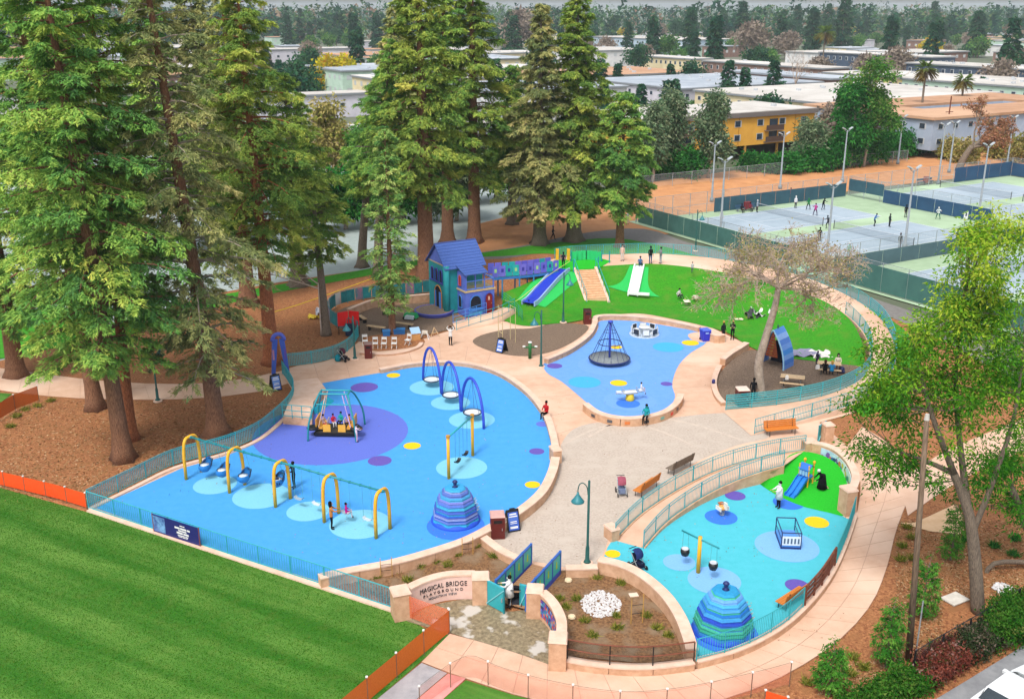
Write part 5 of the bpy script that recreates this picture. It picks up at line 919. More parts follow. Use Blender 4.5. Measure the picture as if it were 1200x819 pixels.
# blankets and gear on the lawn
def crumple(label, u, v, w, d, hx, z=.13, seed=1, rz=0, h=.3, cat='blanket', nm='picnic_blanket'):
    rg = random.Random(seed); n = 8; vs = []; p = g(u, v, z)
    for j in range(n + 1):
        for i in range(n + 1): vs.append(((i / n - .5) * w + rg.uniform(-.05, .05), (j / n - .5) * d + rg.uniform(-.05, .05), max(.01, h * (noise.noise((i * .5 + seed, j * .5, seed * 3.1)) + .3))))
    o = MB().add(vs, [(j * (n + 1) + i, j * (n + 1) + i + 1, (j + 1) * (n + 1) + i + 1, (j + 1) * (n + 1) + i) for j in range(n) for i in range(n)]).build(nm, cloth(hx), None, True, loc=p, rz=rz); return tag(o, label, cat)
crumple('grey and lilac blanket spread beside the crowded picnic table', 942, 414, 2.2, 2.0, '#9a98b4', .04, 2); crumple('white crumpled sheet on the lawn behind the picnic table', 962, 416, 1.6, 1.6, '#f2ece4', .04, 3); crumple('white heap of bags under the bare tree on the lawn', 892, 370, 1.5, 2.4, '#f4f2f0', .25, 5, 0, .9); crumple('dark heap of bags beside the white heap on the lawn', 881, 371, 1.2, 1.8, '#4a4c4e', .25, 6, 0, .7)
crumple('pair of small cream papers on the mound lawn', 866, 374, .7, .5, '#f4ecc8', .15, 8, 0, .06, 'paper', 'paper'); crumple('cream paper lying near the white slide', 805, 353, .6, .9, '#f4f0d8', .5, 9, 0, .06, 'paper', 'paper')
o = thing('lawn_slide', 'bright green narrow slide lying on the mound behind bare tree', 'slide', g(912, 372, .3), R(68)); MB().sweep([(-1.2, 0, .0), (-.4, 0, .05), (.5, 0, .45), (1.6, 0, 1.0)], .7, 0, .06).build('chute', paint('#18e060'), o)
for s in (-1, 1): MB().sweep([(-1.2, s * .35, .0), (-.4, s * .35, .05), (.5, s * .35, .45), (1.6, s * .35, 1.0)], .06, 0, .2).build('side', paint('#14c854'), o)
tag(MB().box((0, 0, .1), (.5, .5, .2), taper=.9).build('utility_box', paint('#e6e0cc'), None, loc=g(815, 349, .7)), 'small cream box on the mound slope', 'box')
# yellow tape at redwoods and a dropped bag
tag(MB().tube([g(320, 366, 1.0) - Vector((0, 0, 0)), g(350, 357, 1.0), g(385, 345, 1.0), g(440, 325, 1.0)], .035, 4).build('barrier_tape', paint('#f0d020')), 'yellow barrier tape strung between the redwood trunks', 'tape')
crumple('yellow sack lying in the mulch beside the grey redwood', 368, 373, 1.0, .7, '#e8c848', 0, 12, 0, .5, 'sack', 'sack'); crumple('white sack lying in the mulch beside the grey redwood', 375, 368, .6, .8, '#d8dce8', 0, 13, 0, .9, 'sack', 'sack')
pillar('wall_pier', 'short wall pier at the foot of the toddler ramp', 717, 616, .75, .5, .75, .5)
# strollers
def stroller(label, u, v, rz, body, hood):
    o = thing('stroller', label, 'stroller', g(u, v, .01), rz); W_ = .24
    for s in (-1, 1):
        MB().bar((s * W_, -.35, .14), (s * W_ * .9, .35, .95), .03, .03).build('frame', STEEL, o); MB().bar((s * W_, .32, .14), (s * W_ * .9, -.15, .6), .03, .03).build('frame', STEEL, o)
        for y, r_ in ((-.36, .12), (.33, .16)): MB().cyl((s * (W_ + .05), y, r_), (s * (W_ + .01), y, r_), r_, n=12).build('wheel', BLACK, o)
    MB().add([(-.2, -.25, .42), (.2, -.25, .42), (.2, .1, .42), (-.2, .1, .42), (-.2, .28, .82), (.2, .28, .82)], [(0, 1, 2, 3), (3, 2, 5, 4)]).build('seat', cloth(body), o); MB().box((0, -.3, .3), (.36, .1, .22)).build('foot_rest', cloth(body), o); MB().box((0, .1, .22), (.36, .4, .14)).build('basket', cloth('#3a3c44'), o)
    mb = MB(); vs = []
    for j in range(5):
        t = R(-15 + 32 * j)
        for k in range(5): x = -.24 + .12 * k; vs.append((x, .12 - .34 * math.cos(t) * (1 - abs(x) * .8), .74 + .34 * math.sin(t) * (1 - abs(x) * .6)))
    mb.add(vs, [(j * 5 + k, j * 5 + k + 1, (j + 1) * 5 + k + 1, (j + 1) * 5 + k) for j in range(4) for k in range(4)]).build('hood', cloth(hood), o, True); MB().cyl((-.24, .42, 1.02), (.24, .42, 1.02), .022, n=6).build('handlebar', BLACK, o)
stroller('grey stroller with dusky red hood parked on the court', 728, 579, R(5), '#7a86a4', '#a8586a'); stroller('black stroller leaning at the toddler wall corner', 747, 666, R(35), '#1f2440', '#2a3a70'); stroller('dark stroller with teal bag parked by the curling teal fence', 402, 423, R(70), '#2a2430', '#5a2a3c'); stroller('black stroller held behind the white coat at the gate', 604, 708, R(180), '#1c1c22', '#26242a')
o = thing('pushchair_bag', 'teal bag hanging on the stroller by the curling fence', 'bag', g(396, 423, .01), .2); MB().lathe([(.18, 0), (.26, .1), (.24, .4), (.1, .55), (0, .56)], 10).build('bag', cloth('#1f90a0'), o, True); MB().tube([(-.1, 0, .5), (0, 0, .75), (.1, 0, .5)], .02, 5).build('strap', cloth('#156a78'), o)
tag(MB().lathe([(.12, 0), (.13, .22), (.09, .3), (.0, .32)], 10).build('water_jug', paint('#2a2c78'), None, True, loc=g(836, 449, .3)), 'small navy jug standing on the kerb wall by the picnic bed', 'jug')
# planting-bed stakes, boulders, gravel
gp = g(704, 708); rg = random.Random(11); mb = MB()
for k in range(520):
    t, r_ = rg.uniform(0, 6.283), math.sqrt(rg.random()); x, y = gp.x + r_ * .95 * math.cos(t), gp.y + r_ * 1.15 * math.sin(t); s_ = rg.uniform(.035, .075); mb.lathe([(0, 0), (s_, .01), (s_ * .8, s_ * .8), (0, s_)], 5, (x, y, .01), rot=rg.random() * 3)
tag(mb.build('gravel', mat('white_gravel', '#ece8e6', '#c4c0c0', 8, .8)), 'oval patch of white gravel in the entry planting bed', 'gravel', kind='stuff')
for u, v, l in ((666, 681, 'small cream stone beside the footbridge girder'), (670, 724, 'small cream stone below the gravel patch')): tag(MB().lathe([(.1, -.02), (.2, .05), (.17, .14), (0, .18)], 7).build('stone', mat('cream_stone', '#f0dcb8', '#e0c8a0', 4, .8), None, loc=g(u, v, .012)), l, 'stone')
def sign_stake(label, u, v, h, frame=False):
    o = thing('plant_sign', label, 'sign', g(u, v, .012), .2)
    for s in (-1, 1): MB().bar((s * .28, 0, -.02), (s * .28, 0, h), .035, .035).build('stake', paint('#c89a50'), o)
    if frame: MB().box((-.2, 0, h + .03), (.4, .3, .03)).build('plate', paint('#f4d8c0'), o); 
    for z_ in (h * .35, h * .65): MB().bar((-.28, 0, z_), (.28, 0, z_), .02, .02).build('tie', BLACK, o)
sign_stake('pair of tree stakes with a pale plate in the gravel bed', 746, 730, 1.5, True); sign_stake('pair of tree stakes in front of the long curved wall', 453, 676, 1.1); sign_stake('pair of tree stakes near the top corner of the entry bed', 548, 650, 1.0)
# ================================================================ people
BONES = {}
def pose_mesh(kind):
    J = dict(pel=(0, 0, .95), che=(0, -.01, 1.25), nek=(0, 0, 1.46), hed=(0, -.01, 1.58), top=(0, -.01, 1.7))
    for s, n in ((-1, 'l'), (1, 'r')): J.update({n + 'sh': (s * .17, 0, 1.4), n + 'el': (s * .23, .03, 1.12), n + 'wr': (s * .24, -.06, .88), n + 'ha': (s * .24, -.08, .79), n + 'hi': (s * .09, 0, .9), n + 'kn': (s * .1, -.02, .5), n + 'an': (s * .1, .02, .09), n + 'to': (s * .11, -.15, .04)})
    if kind == 'walk': J.update(lkn=(-.1, -.16, .52), lan=(-.1, -.22, .1), lto=(-.1, -.38, .05), rkn=(.1, .08, .5), ran=(.1, .3, .14), rto=(.1, .18, .04), lel=(-.24, .14, 1.14), lwr=(-.24, .1, .9), lha=(-.23, .06, .82), rel=(.24, -.08, 1.14), rwr=(.22, -.26, 1.0), rha=(.21, -.33, .96))
    if kind == 'reach': J.update(lel=(-.22, -.2, 1.2), lwr=(-.16, -.42, 1.2), lha=(-.14, -.5, 1.2), rel=(.22, -.2, 1.2), rwr=(.16, -.42, 1.22), rha=(.14, -.5, 1.22))
    if kind == 'armsup': J.update(lel=(-.34, 0, 1.52), lwr=(-.2, -.04, 1.72), lha=(-.12, -.04, 1.76), rel=(.34, 0, 1.52), rwr=(.2, -.04, 1.72), rha=(.12, -.04, 1.76))
    if kind == 'play': J.update(lkn=(-.2, -.14, .5), lan=(-.26, -.02, .09), lto=(-.28, -.18, .04), rkn=(.2, -.14, .5), ran=(.26, .04, .09), rto=(.28, -.12, .04), che=(0, -.1, 1.2), nek=(0, -.18, 1.4), hed=(0, -.22, 1.51), top=(0, -.24, 1.63), lsh=(-.17, -.14, 1.35), rsh=(.17, -.14, 1.35), lel=(-.26, -.26, 1.12), lwr=(-.12, -.44, 1.05), lha=(-.08, -.5, 1.05), rel=(.32, -.26, 1.15), rwr=(.4, -.46, 1.2), rha=(.42, -.53, 1.22))
    if kind == 'sit':
        for k in ('pel', 'che', 'nek', 'hed', 'top', 'lsh', 'rsh', 'lel', 'rel', 'lwr', 'rwr', 'lha', 'rha', 'lhi', 'rhi'): x, y, z_ = J[k]; J[k] = (x, y, z_ - .4)
        J.update(lkn=(-.12, -.42, .52), lan=(-.12, -.42, .1), lto=(-.12, -.58, .05), rkn=(.12, -.42, .52), ran=(.12, -.4, .1), rto=(.12, -.56, .05), lel=(-.24, -.08, .75), lwr=(-.14, -.3, .66), lha=(-.1, -.37, .66), rel=(.24, -.08, .75), rwr=(.14, -.3, .66), rha=(.1, -.37, .66))
    if kind == 'ground':
        for k in ('pel', 'che', 'nek', 'hed', 'top', 'lsh', 'rsh', 'lel', 'rel', 'lhi', 'rhi'): x, y, z_ = J[k]; J[k] = (x, y, z_ - .82)
        J.update(lkn=(-.16, -.36, .34), lan=(-.14, -.6, .08), lto=(-.14, -.72, .05), rkn=(.18, -.36, .3), ran=(.1, -.6, .08), rto=(.1, -.72, .05), lwr=(-.18, -.24, .32), lha=(-.16, -.3, .36), rwr=(.2, -.24, .32), rha=(.17, -.3, .34), che=(0, -.06, .43), nek=(0, -.1, .63), hed=(0, -.14, .74), top=(0, -.15, .86), lsh=(-.17, -.08, .57), rsh=(.17, -.08, .57))
    if kind == 'kneel':
        for k in J: x, y, z_ = J[k]; J[k] = (x, y, z_ - .42) if z_ > .7 else J[k]
        J.update(lkn=(-.12, -.1, .08), lan=(-.1, .3, .07), lto=(-.1, .42, .03), rkn=(.12, -.12, .08), ran=(.1, .28, .07), rto=(.1, .4, .03), che=(0, -.1, .8), nek=(0, -.2, .98), hed=(0, -.26, 1.08), top=(0, -.3, 1.19), lsh=(-.17, -.16, .94), rsh=(.17, -.16, .94), lel=(-.22, -.3, .72), lwr=(-.18, -.48, .6), lha=(-.16, -.55, .58), rel=(.22, -.3, .72), rwr=(.18, -.48, .6), rha=(.16, -.55, .58))
    E = [('pel', 'che'), ('che', 'nek'), ('nek', 'hed'), ('hed', 'top')] + [(a, b) for n in 'lr' for a, b in ((('che'), n + 'sh'), (n + 'sh', n + 'el'), (n + 'el', n + 'wr'), (n + 'wr', n + 'ha'), ('pel', n + 'hi'), (n + 'hi', n + 'kn'), (n + 'kn', n + 'an'), (n + 'an', n + 'to'))]
    RD = dict(pel=(.15, .11), che=(.16, .11), nek=(.055, .055), hed=(.082, .095), top=(.07, .085), sh=(.065, .06), el=(.045, .045), wr=(.034, .03), ha=(.035, .02), hi=(.095, .1), kn=(.065, .065), an=(.045, .045), to=(.045, .035))
    names = list(J); me = bpy.data.meshes.new('person_' + kind); me.from_pydata([J[k] for k in names], [(names.index(a), names.index(b)) for a, b in E], [])
    ob = bpy.data.objects.new('person_' + kind, me); col.objects.link(ob); ob.modifiers.new('s', 'SKIN')
    for i, k in enumerate(names): sv = me.skin_vertices[0].data[i]; sv.radius = RD.get(k, RD.get(k[1:])); sv.use_root = (k == 'pel')
    sm = ob.modifiers.new('d', 'SUBSURF'); sm.levels = 1; sm.render_levels = 1
    dg = bpy.context.evaluated_depsgraph_get(); dg.update(); out = bpy.data.meshes.new_from_object(ob.evaluated_get(dg)); bpy.data.objects.remove(ob); out.name = 'person_' + kind
    bm = bmesh.new(); bm.from_mesh(out)
    for n, s in (('l', -1), ('r', 1)):   # fingers
        w_, h_ = Vector(J[n + 'wr']), Vector(J[n + 'ha']); d = (h_ - w_).normalized(); x = d.cross(Vector((0, 0, 1)) if abs(d.z) < .8 else Vector((0, 1, 0))).normalized()
        for k, L in enumerate((.055, .07, .075, .07, .055)):
            off = x * ((k - 2) * .018); a = h_ + off + d * .01 if k else w_ + d * .04 + x * -.03; e = a + (d * L if k else (d * .5 - x).normalized() * L) + Vector((0, -.012, 0)); mb = MB().cyl(a, e, .009, .007, 5); vs = [bm.verts.new(v) for v in mb.v]
            for f in mb.f: bm.faces.new([vs[i] for i in f])
    hd = Vector(J['hed']); nm_ = MB().box((hd.x, hd.y - .1, hd.z + .02), (.03, .05, .05)); nf = len(bm.faces)   # nose
    for c_ in (nm_,):
        vs = [bm.verts.new(v) for v in c_.v]
        for f in c_.f: bm.faces.new([vs[i] for i in f])
    bmesh.ops.recalc_face_normals(bm, faces=bm.faces); bm.to_mesh(out); bm.free()
    part = lambda a, b: 0 if (a in ('nek', 'hed') and b in ('hed', 'top')) else (1 if (a in ('pel', 'che') and b in ('che', 'nek')) or b[1:] in ('sh', 'el', 'wr') else (0 if b[1:] == 'ha' else (3 if b[1:] == 'to' else 2)))
    B = [(Vector(J[a]), Vector(J[b]), part(a, b)) for a, b in E]; out.materials.clear()
    for _ in range(4): out.materials.append(None)
    for pl in out.polygons:
        c_ = pl.center; best = (9, 0)
        for a, b, q in B:
            t = max(0, min(1, (c_ - a).dot(b - a) / (b - a).length_squared)); dd = (c_ - a.lerp(b, t)).length - (.1 if q == 1 and abs(a.x) < .01 else 0)
            if dd < best[0]: best = (dd, q)
        pl.material_index = best[1]; pl.use_smooth = True
    hp = J['top']; hm = MB().lathe([(.0, .065), (.06, .055), (.098, .01), (.1, -.06), (.085, -.1), (.06, -.1)], 12, (hp[0], hp[1] + .02, hp[2] + .0)).mesh('hair', WHITE, True); hm.materials.clear(); hm.materials.append(None)
    hl = MB().lathe([(.0, .065), (.06, .055), (.1, .01), (.105, -.08), (.1, -.2), (.07, -.3)], 12, (hp[0], hp[1] + .035, hp[2])).mesh('hair', WHITE, True); hl.materials.clear(); hl.materials.append(None)
    return out, hm, hl
SKIN = ['#c89070', '#b87a58', '#e0b090', '#96603f']; HAIR = {'k': '#1c1614', 'b': '#4a3020', 'y': '#c8a050', 'w': '#e8e6e0', 'g': '#3a8a4a', 'r': '#b03028', 'n': '#28407a'}
npers = [0]
def person(label, u, v, kind, face, shirt, pants, hair='k', h=1.7, z=0.0, longh=False, shoe='#2a2a2e', pos=None, group=None, extra=None):
    """face: heading in degrees, 0 looks at the viewer"""
    if kind not in BONES: BONES[kind] = pose_mesh(kind)
    me, hm, hl = BONES[kind]; p = pos if pos is not None else g(u, v, z); o = obj('person', me, None, p, R(face)); k = h / 1.72; o.scale = (k, k, k); npers[0] += 1
    ms = [mat('skin_' + SKIN[npers[0] % 4], lin(SKIN[npers[0] % 4], .8), None, 6, .6), cloth(shirt), cloth(pants), cloth(shoe)]
    for i, m_ in enumerate(ms): o.material_slots[i].link = 'OBJECT'; o.material_slots[i].material = m_
    hr = obj('hair', hl if longh else hm, o); hr.material_slots[0].link = 'OBJECT'; hr.material_slots[0].material = cloth(HAIR[hair])
    if extra == 'pack': MB().lathe([(.0, -.2), (.13, -.18), (.16, 0), (.13, .2), (0, .24)], 10, (0, .2, (1.28 if kind not in ('sit', 'ground') else .86))).build('backpack', cloth('#20242c' if shirt != '#23a0a8' else '#1f8f98'), o, True)
    if extra == 'coat': MB().lathe([(.17, 1.3), (.2, 1.0), (.23, .62), (.2, .62)], 12).build('coat_skirt', cloth(shirt), o, True)
    if extra == 'robe': MB().lathe([(.15, .9), (.24, .4), (.3, .04), (.28, .04)], 12).build('skirt', cloth(shirt), o, True)
    if extra == 'racket': MB().cyl((.42, -.55, 1.22), (.5, -.8, 1.3), .015, n=5).lathe([(.12, 0), (.12, .02), (0, .03)], 10, (.54, -.92, 1.32)).build('racket', cloth('#3a3a40'), o)
    tag(o, label, 'person', group); return o
person('woman in orange top and black trousers pushing the magenta child', 389, 620, 'reach', 100, '#d88a48', '#1a1a20', 'k', 1.65, longh=True)
q = onb(3, .3); person('child in magenta jacket riding the belt swing', 0, 0, 'sit', 100, '#d02090', '#f0e0e8', 'k', 1.2, pos=Vector((q.x, q.y, .28)))
person('adult in black beside the round blue swing', 345, 572, 'reach', -60, '#20222a', '#15161c', 'k', 1.7)
q = onb(1, .9); person('small child sitting in the round blue swing', 0, 0, 'ground', 30, '#2a3f6a', '#20305a', 'k', .95, pos=Vector((q.x, q.y, 1.2)))
person('walker in white top with arms raised on the plaza', 528, 405, 'armsup', 160, '#f2f0ee', '#1c1c20', 'b', 1.7)
person('person in red jacket sitting on the big blue surface wall', 642, 486, 'sit', -40, '#c01f28', '#1a1618', 'k', 1.7, pos=g(640, 484, .35) - Vector((0, 0, .42)))
person('person with teal pack sitting on the tiled seat wall', 757, 494, 'sit', -20, '#23a0a8', '#15161a', 'k', 1.7, pos=g(757, 487, .6) + Vector((0, -.1, -.45)), extra='pack')
person('child in white riding the seesaw', 745, 466, 'sit', 80, '#f0eef2', '#b8c0d8', 'k', 1.15, pos=g(738, 469) + Vector((.82, .2, .42)))
person('man in dark shirt standing on lawn beside the wall stub', 847, 399, 'stand', 30, '#22252c', '#1c1e24', 'y', 1.7, .03); person('woman in black standing on the lawn edge near the picnic bed wall', 858, 398, 'reach', -20, '#15171c', '#1a1c22', 'y', 1.7, .03)
person('person sitting on the mound slope with a white bundle', 795, 348, 'ground', 30, '#e4e0dc', '#33363c', 'k', 1.7, .55)
person('small child in pale clothes on the upper path', 811, 320, 'stand', 10, '#c8c8cc', '#55585e', 'k', 1.1, 2.2); person('person in pink and white standing on the upper path', 729, 306, 'stand', 0, '#f0c8b8', '#e0dcd8', 'b', 1.7, 2.2)
person('person crouching in blue at the top of the white slide', 750, 310, 'ground', 0, '#5a86b8', '#3a4a6a', 'k', 1.7, 2.25); person('man in black shirt and jeans at the top of white slide', 762, 309, 'stand', 20, '#15151a', '#3f6490', 'k', 1.8, 2.2); person('person in grey leaning beside the man in jeans', 774, 309, 'reach', -60, '#8a8a90', '#b8bcc4', 'k', 1.7, 2.2)
person('dark dressed parent standing on the green slide deck', 660, 314, 'stand', 0, '#1f2430', '#20222a', 'k', 1.6, 2.24); person('child in dark clothes at the bottom of the wide slide', 620, 358, 'ground', -20, '#283a70', '#20284a', 'k', 1.1, .3)
person('man in black standing behind the maroon box in picnic bed', 882, 469, 'stand', -10, '#18191e', '#15161a', 'k', 1.7, .026)
person('person in black sitting at the crowded picnic table', 967, 434, 'sit', 160, '#17171c', '#2a2a30', 'b', 1.7, .03, longh=True, pos=g(966, 440, .026) + Vector((0, 0, -.03))); person('person in bright blue sitting at the crowded picnic table', 974, 436, 'sit', 165, '#2f9ad8', '#4a4a50', 'y', 1.7, pos=g(974, 441, .026) + Vector((0, 0, -.03)), longh=True); person('child in navy standing beside the crowded picnic table', 957, 429, 'stand', -60, '#2c2440', '#1c2440', 'k', 1.25, .03); person('person in cream sitting at the lawn side of crowded picnic table', 980, 428, 'sit', -10, '#eadcc8', '#b86a48', 'k', 1.7, pos=g(981, 433, .026), longh=True)
person('person in white coat and black trousers beside toddler slide', 912, 595, 'reach', -70, '#e8e6ec', '#16161c', 'k', 1.65, .02, extra='coat'); person('person in black robe kneeling at the toddler slide', 963, 572, 'kneel', -85, '#131318', '#131318', 'w', 1.7, .38, shoe='#c8a890', extra='robe')
person('person in white coat holding the teal gate', 597, 711, 'reach', -100, '#f4f2f0', '#17171b', 'k', 1.68, 0, extra='coat')
# people in the glider
gp_ = g(395, 507)
for dx, dy, sh, pn, f_, l, h_, kd in ((-.85, -.1, '#e8c0b8', '#d06a5a', 60, 'passenger in pink on the seat of the glider', 1.3, 'sit'), (-.25, .2, '#d8324a', '#e8e4e4', 30, 'child in red riding the glider', 1.2, 'sit'), (.25, .35, '#2ab0b0', '#20242c', -20, 'child in turquoise riding the glider', 1.3, 'sit'), (.85, .1, '#e0a030', '#3a2a20', -60, 'child in amber riding the glider', 1.2, 'sit')): person(l, 0, 0, kd, f_, sh, pn, 'k', h_, pos=Vector((gp_.x + dx, gp_.y + dy, .36)))
person('child in pale pink standing outside the glider frame', 418, 518, 'reach', 120, '#f0d8e4', '#e8b8c8', 'b', 1.25)
person('walker in dark clothes on the path behind the mound', 648, 281, 'walk', 90, '#22252e', '#1c1e26', 'k', 1.7, -.03)
# ================================================================ tennis courts on the town grid
TO = g(988, 229.6); UA = Vector((math.cos(R(-60)), math.sin(R(-60)), 0)); UB = Vector((math.cos(R(30)), math.sin(R(30)), 0))
def T(a, b, z=0.0): return Vector((TO.x, TO.y, 0)) + UA * a + UB * b + Vector((0, 0, z))
CG = mat('court_green', '#a8c09e', '#9ab290', .6, .85, c3='#b6cfac'); CB = mat('court_blue', '#a4b4c0', '#98a8b4', .6, .85, c3='#aebcc8'); LINE = paint('#f6f8fa')
tc = struct(MB().add([T(-.5, -39.5, -.02), T(66, -39.5, -.02), T(66, 39, -.02), T(-.5, 39, -.02)], [(0, 1, 2, 3)]).build('tennis_surface', CG))
for ac in (8.3, 22.6, 42.5, 57):
    for bc in (-19.3, 19.2):
        MB().add([T(ac - 5.48, bc - 11.9, -.014), T(ac + 5.48, bc - 11.9, -.014), T(ac + 5.48, bc + 11.9, -.014), T(ac - 5.48, bc + 11.9, -.014)], [(0, 1, 2, 3)]).build('court', CB, tc)
        for da, db, la, lb in ((-5.43, 0, .06, 23.8), (5.43, 0, .06, 23.8), (-4.1, 0, .06, 23.8), (4.1, 0, .06, 23.8), (0, -11.85, 10.9, .07), (0, 11.85, 10.9, .07), (0, -6.4, 8.2, .06), (0, 6.4, 8.2, .06), (0, 0, .06, 12.8)):
            p = T(ac + da, bc + db); MB().add([T(ac + da + i * la / 2, bc + db + j * lb / 2, -.009) for i, j in ((-1, -1), (1, -1), (1, 1), (-1, 1))], [(0, 1, 2, 3)]).build('line', LINE, tc)
        p0, p1 = T(ac - 6.2, bc), T(ac + 6.2, bc); o = thing('tennis_net', 'tennis net stretched across a pale blue court', 'net', (p0 + p1) / 2, math.atan2(UA.y, UA.x), 'tennis nets')
        MB().add([(-6.2, 0, .03), (6.2, 0, .03), (6.2, 0, 1.0), (0, 0, .92), (-6.2, 0, 1.0)], [(0, 1, 2, 3, 4)]).build('netting', mat('net_mesh', '#42505c', '#36424c', 20, .8, alpha=.22), o); MB().tube([(-6.2, 0, 1.02), (0, 0, .94), (6.2, 0, 1.02)], .035, 5).build('headband', paint('#c8d0d8'), o)
        for s in (-1, 1): MB().cyl((s * 6.2, 0, -.05), (s * 6.2, 0, 1.1), .05, n=8).build('post', paint('#3a3c40'), o)
WIND = mat('windscreen', '#3a6070', '#305464', .5, .85, alpha=.93); WINDG = mat('windscreen_green', '#4c7c76', '#3e6c68', .5, .85, alpha=.86); WINDB = mat('windscreen_blue', '#2f5478', '#284a6c', .5, .85, alpha=.95); LINK = mat('chain_link', '#a8b4b8', '#98a4a8', 20, .6, alpha=.2)
def tfence(label, p0, p1, h, screens=(), step=3.0, rails=(1.0, .45)):
    o = railing('tennis_fence', label, [p0, p1], h, step, m=STEEL, rails=rails, rr=.03, pr=.045, net=LINK, cat='fence'); d = p1 - p0; b = o.location
    for t0, t1, m_, h0, h1 in screens:
        L = d.length * (t1 - t0); n = max(1, round(L / step))
        for k in range(n):   # each laced windscreen panel
            a, e = p0 + d * (t0 + (t1 - t0) * (k + .01) / n), p0 + d * (t0 + (t1 - t0) * (k + .99) / n); off = Vector((d.y, -d.x, 0)).normalized() * .05; MB().sweep([a - b + off, e - b + off], .02, h0, h1).build('windscreen', m_, o)
    return o
tfence('back tennis fence with dark windscreen before the dry field', T(.4, -38.8), T(.4, 0), 3.0, [(.34, 1, WIND, .05, 2.0)]); tfence('west tennis fence with green windscreen beside the asphalt path', T(.4, -38.9), T(29, -38.9), 3.0, [(.02, 1, WINDG, .1, 2.3)])
tfence('tennis divider fence with blue windscreen between two court pairs', T(.4, .6), T(66, .6), 3.0, [(0, .1, WIND, .9, 2.6), (.1, .37, WINDB, .05, 1.9), (.45, .9, WIND, .05, 1.9)]); tfence('tennis cross fence with grey windscreen behind the red bench', T(33.2, -36.5), T(33.2, .4), 3.0, [(.02, .75, mat('windscreen_grey', '#56727c', '#4a646e', .5, .85, alpha=.85), .05, 1.7), (.75, 1, WINDB, .05, 1.7)])
tfence('near tennis fence with green windscreen beyond the leafy tree', T(34.8, -38.9), T(66, -38.9), 3.0, [(0, 1, WINDG, .15, 2.6)]); tfence('far tennis fence along the dry field before the leaning tree', T(.4, 1.0), T(.4, 39), 3.0, [(.62, 1, WINDB, .1, 2.4)]); tfence('east tennis fence with blue windscreen beyond the farthest courts', T(.4, 39.2), T(66, 39.2), 3.0, [(0, 1, WINDB, .1, 2.2)])
tfence('fence along the shrubs at the edge of the dry field', T(-20, -40), T(-20, 38), 2.0, (), 4, (1.0,))
FLM = mat('floodlight_grey', '#8c9498', '#7c848a', 4, .5)
def flood(label, u, v, rz, h=9.2, pos=None):
    o = thing('floodlight', label, 'floodlight', pos or g(u, v), rz); MB().lathe([(.3, -.1), (.3, .5), (.16, .52), (.09, h), (0, h + .05)], 10).build('pole', FLM, o, True); MB().tube([(-.7, 0, h + .3), (-.5, 0, h - .05), (0, 0, h - .25), (.5, 0, h - .05), (.7, 0, h + .3)], .05, 6).build('yoke', FLM, o)
    for s in (-1, 1): MB().add([(s * .75 + x * .62, y * .62, h + .25 + z_ * .6 + s * x * .28) for x, y, z_ in ((-.55, -.3, 0), (.55, -.3, 0), (.55, .3, 0), (-.55, .3, 0), (-.45, -.22, .22), (.45, -.22, .22), (.45, .22, .22), (-.45, .22, .22))], [(0, 1, 2, 3), (4, 5, 6, 7), (0, 1, 5, 4), (1, 2, 6, 5), (2, 3, 7, 6), (3, 0, 4, 7)]).build('lamp_head', paint('#b4bcc0'), o)
for u, v, l in ((844, 276, 'tall floodlight inside the west tennis fence'), (967, 319, 'tall floodlight at the tennis gate behind the bare tree'), (1060, 291, 'tall floodlight beside the cross fence of the tennis courts'), (1147, 251, 'tall floodlight rising behind the blue divider windscreen'), (1099, 216, 'tall floodlight beside the far tennis net')): flood(l, u, v, R(30))
for u, v, l in ((834, 236, 'plain grey light pole behind the back tennis fence near the eucalyptus'), (914, 221, 'plain grey light pole in front of the yellow apartment shrubs'), (987, 213, 'plain grey light pole at the back corner of the courts'), (1052, 192, 'plain grey light pole beside the dense dark shrubs'), (1112, 202, 'plain grey light pole between two court fences'), (1180, 193, 'plain grey light pole near the leaning red tree')): flood(l, u, v, R(30), 8.2)
q = T(31.5, -14.5); o = thing('court_sign', 'white sign board on a pole at the tennis cross fence', 'sign', g(1126, 292), R(20)); MB().cyl((0, 0, 0), (0, 0, 4.3), .05, n=8).build('pole', STEEL, o); MB().box((0, -.06, 4.0), (.6, .04, .9)).build('board', WHITE, o); MB().box((0, -.085, 4.1), (.25, .01, .35)).build('symbol', paint('#50586a'), o)
def court_bench(label, u, v, rz, hx):
    o = thing('court_bench', label, 'bench', g(u, v), rz); MB().box((0, 0, .45), (3.6, .35, .06)).build('seat', paint('#3a5a78'), o); MB().box((0, .25, .75), (3.6, .05, .3)).build('backrest', paint('#3a5a78'), o)
    for x in (-1.5, 0, 1.5): MB().box((x, 0, .2), (.08, .4, .44)).build('leg', STEEL, o)
    MB().box((.2, .0, .75), (.9, .5, 1.0)).build('drink_stand', paint(hx), o)
court_bench('blue bench with red drink stand at the cross fence', 1107, 297, R(30), '#9a3a30'); court_bench('blue bench with pinkish stand before the far tennis net', 1084, 216, R(30), '#a85a4a'); court_bench('blue players bench against the back windscreen', 874, 247, R(30), '#80343a')
o = thing('waste_bin', 'red waste bin on the corner of the near tennis fence', 'bin', g(998, 322), 0); MB().lathe([(.35, 0), (.4, .1), (.4, .9), (.3, 1.0), (0, 1.05)], 12).build('drum', paint('#b03038'), o, True); MB().lathe([(.42, .85), (.42, .92), (.36, .95)], 12).build('rim', paint('#7a2028'), o)
GP = 'players on the tennis courts'
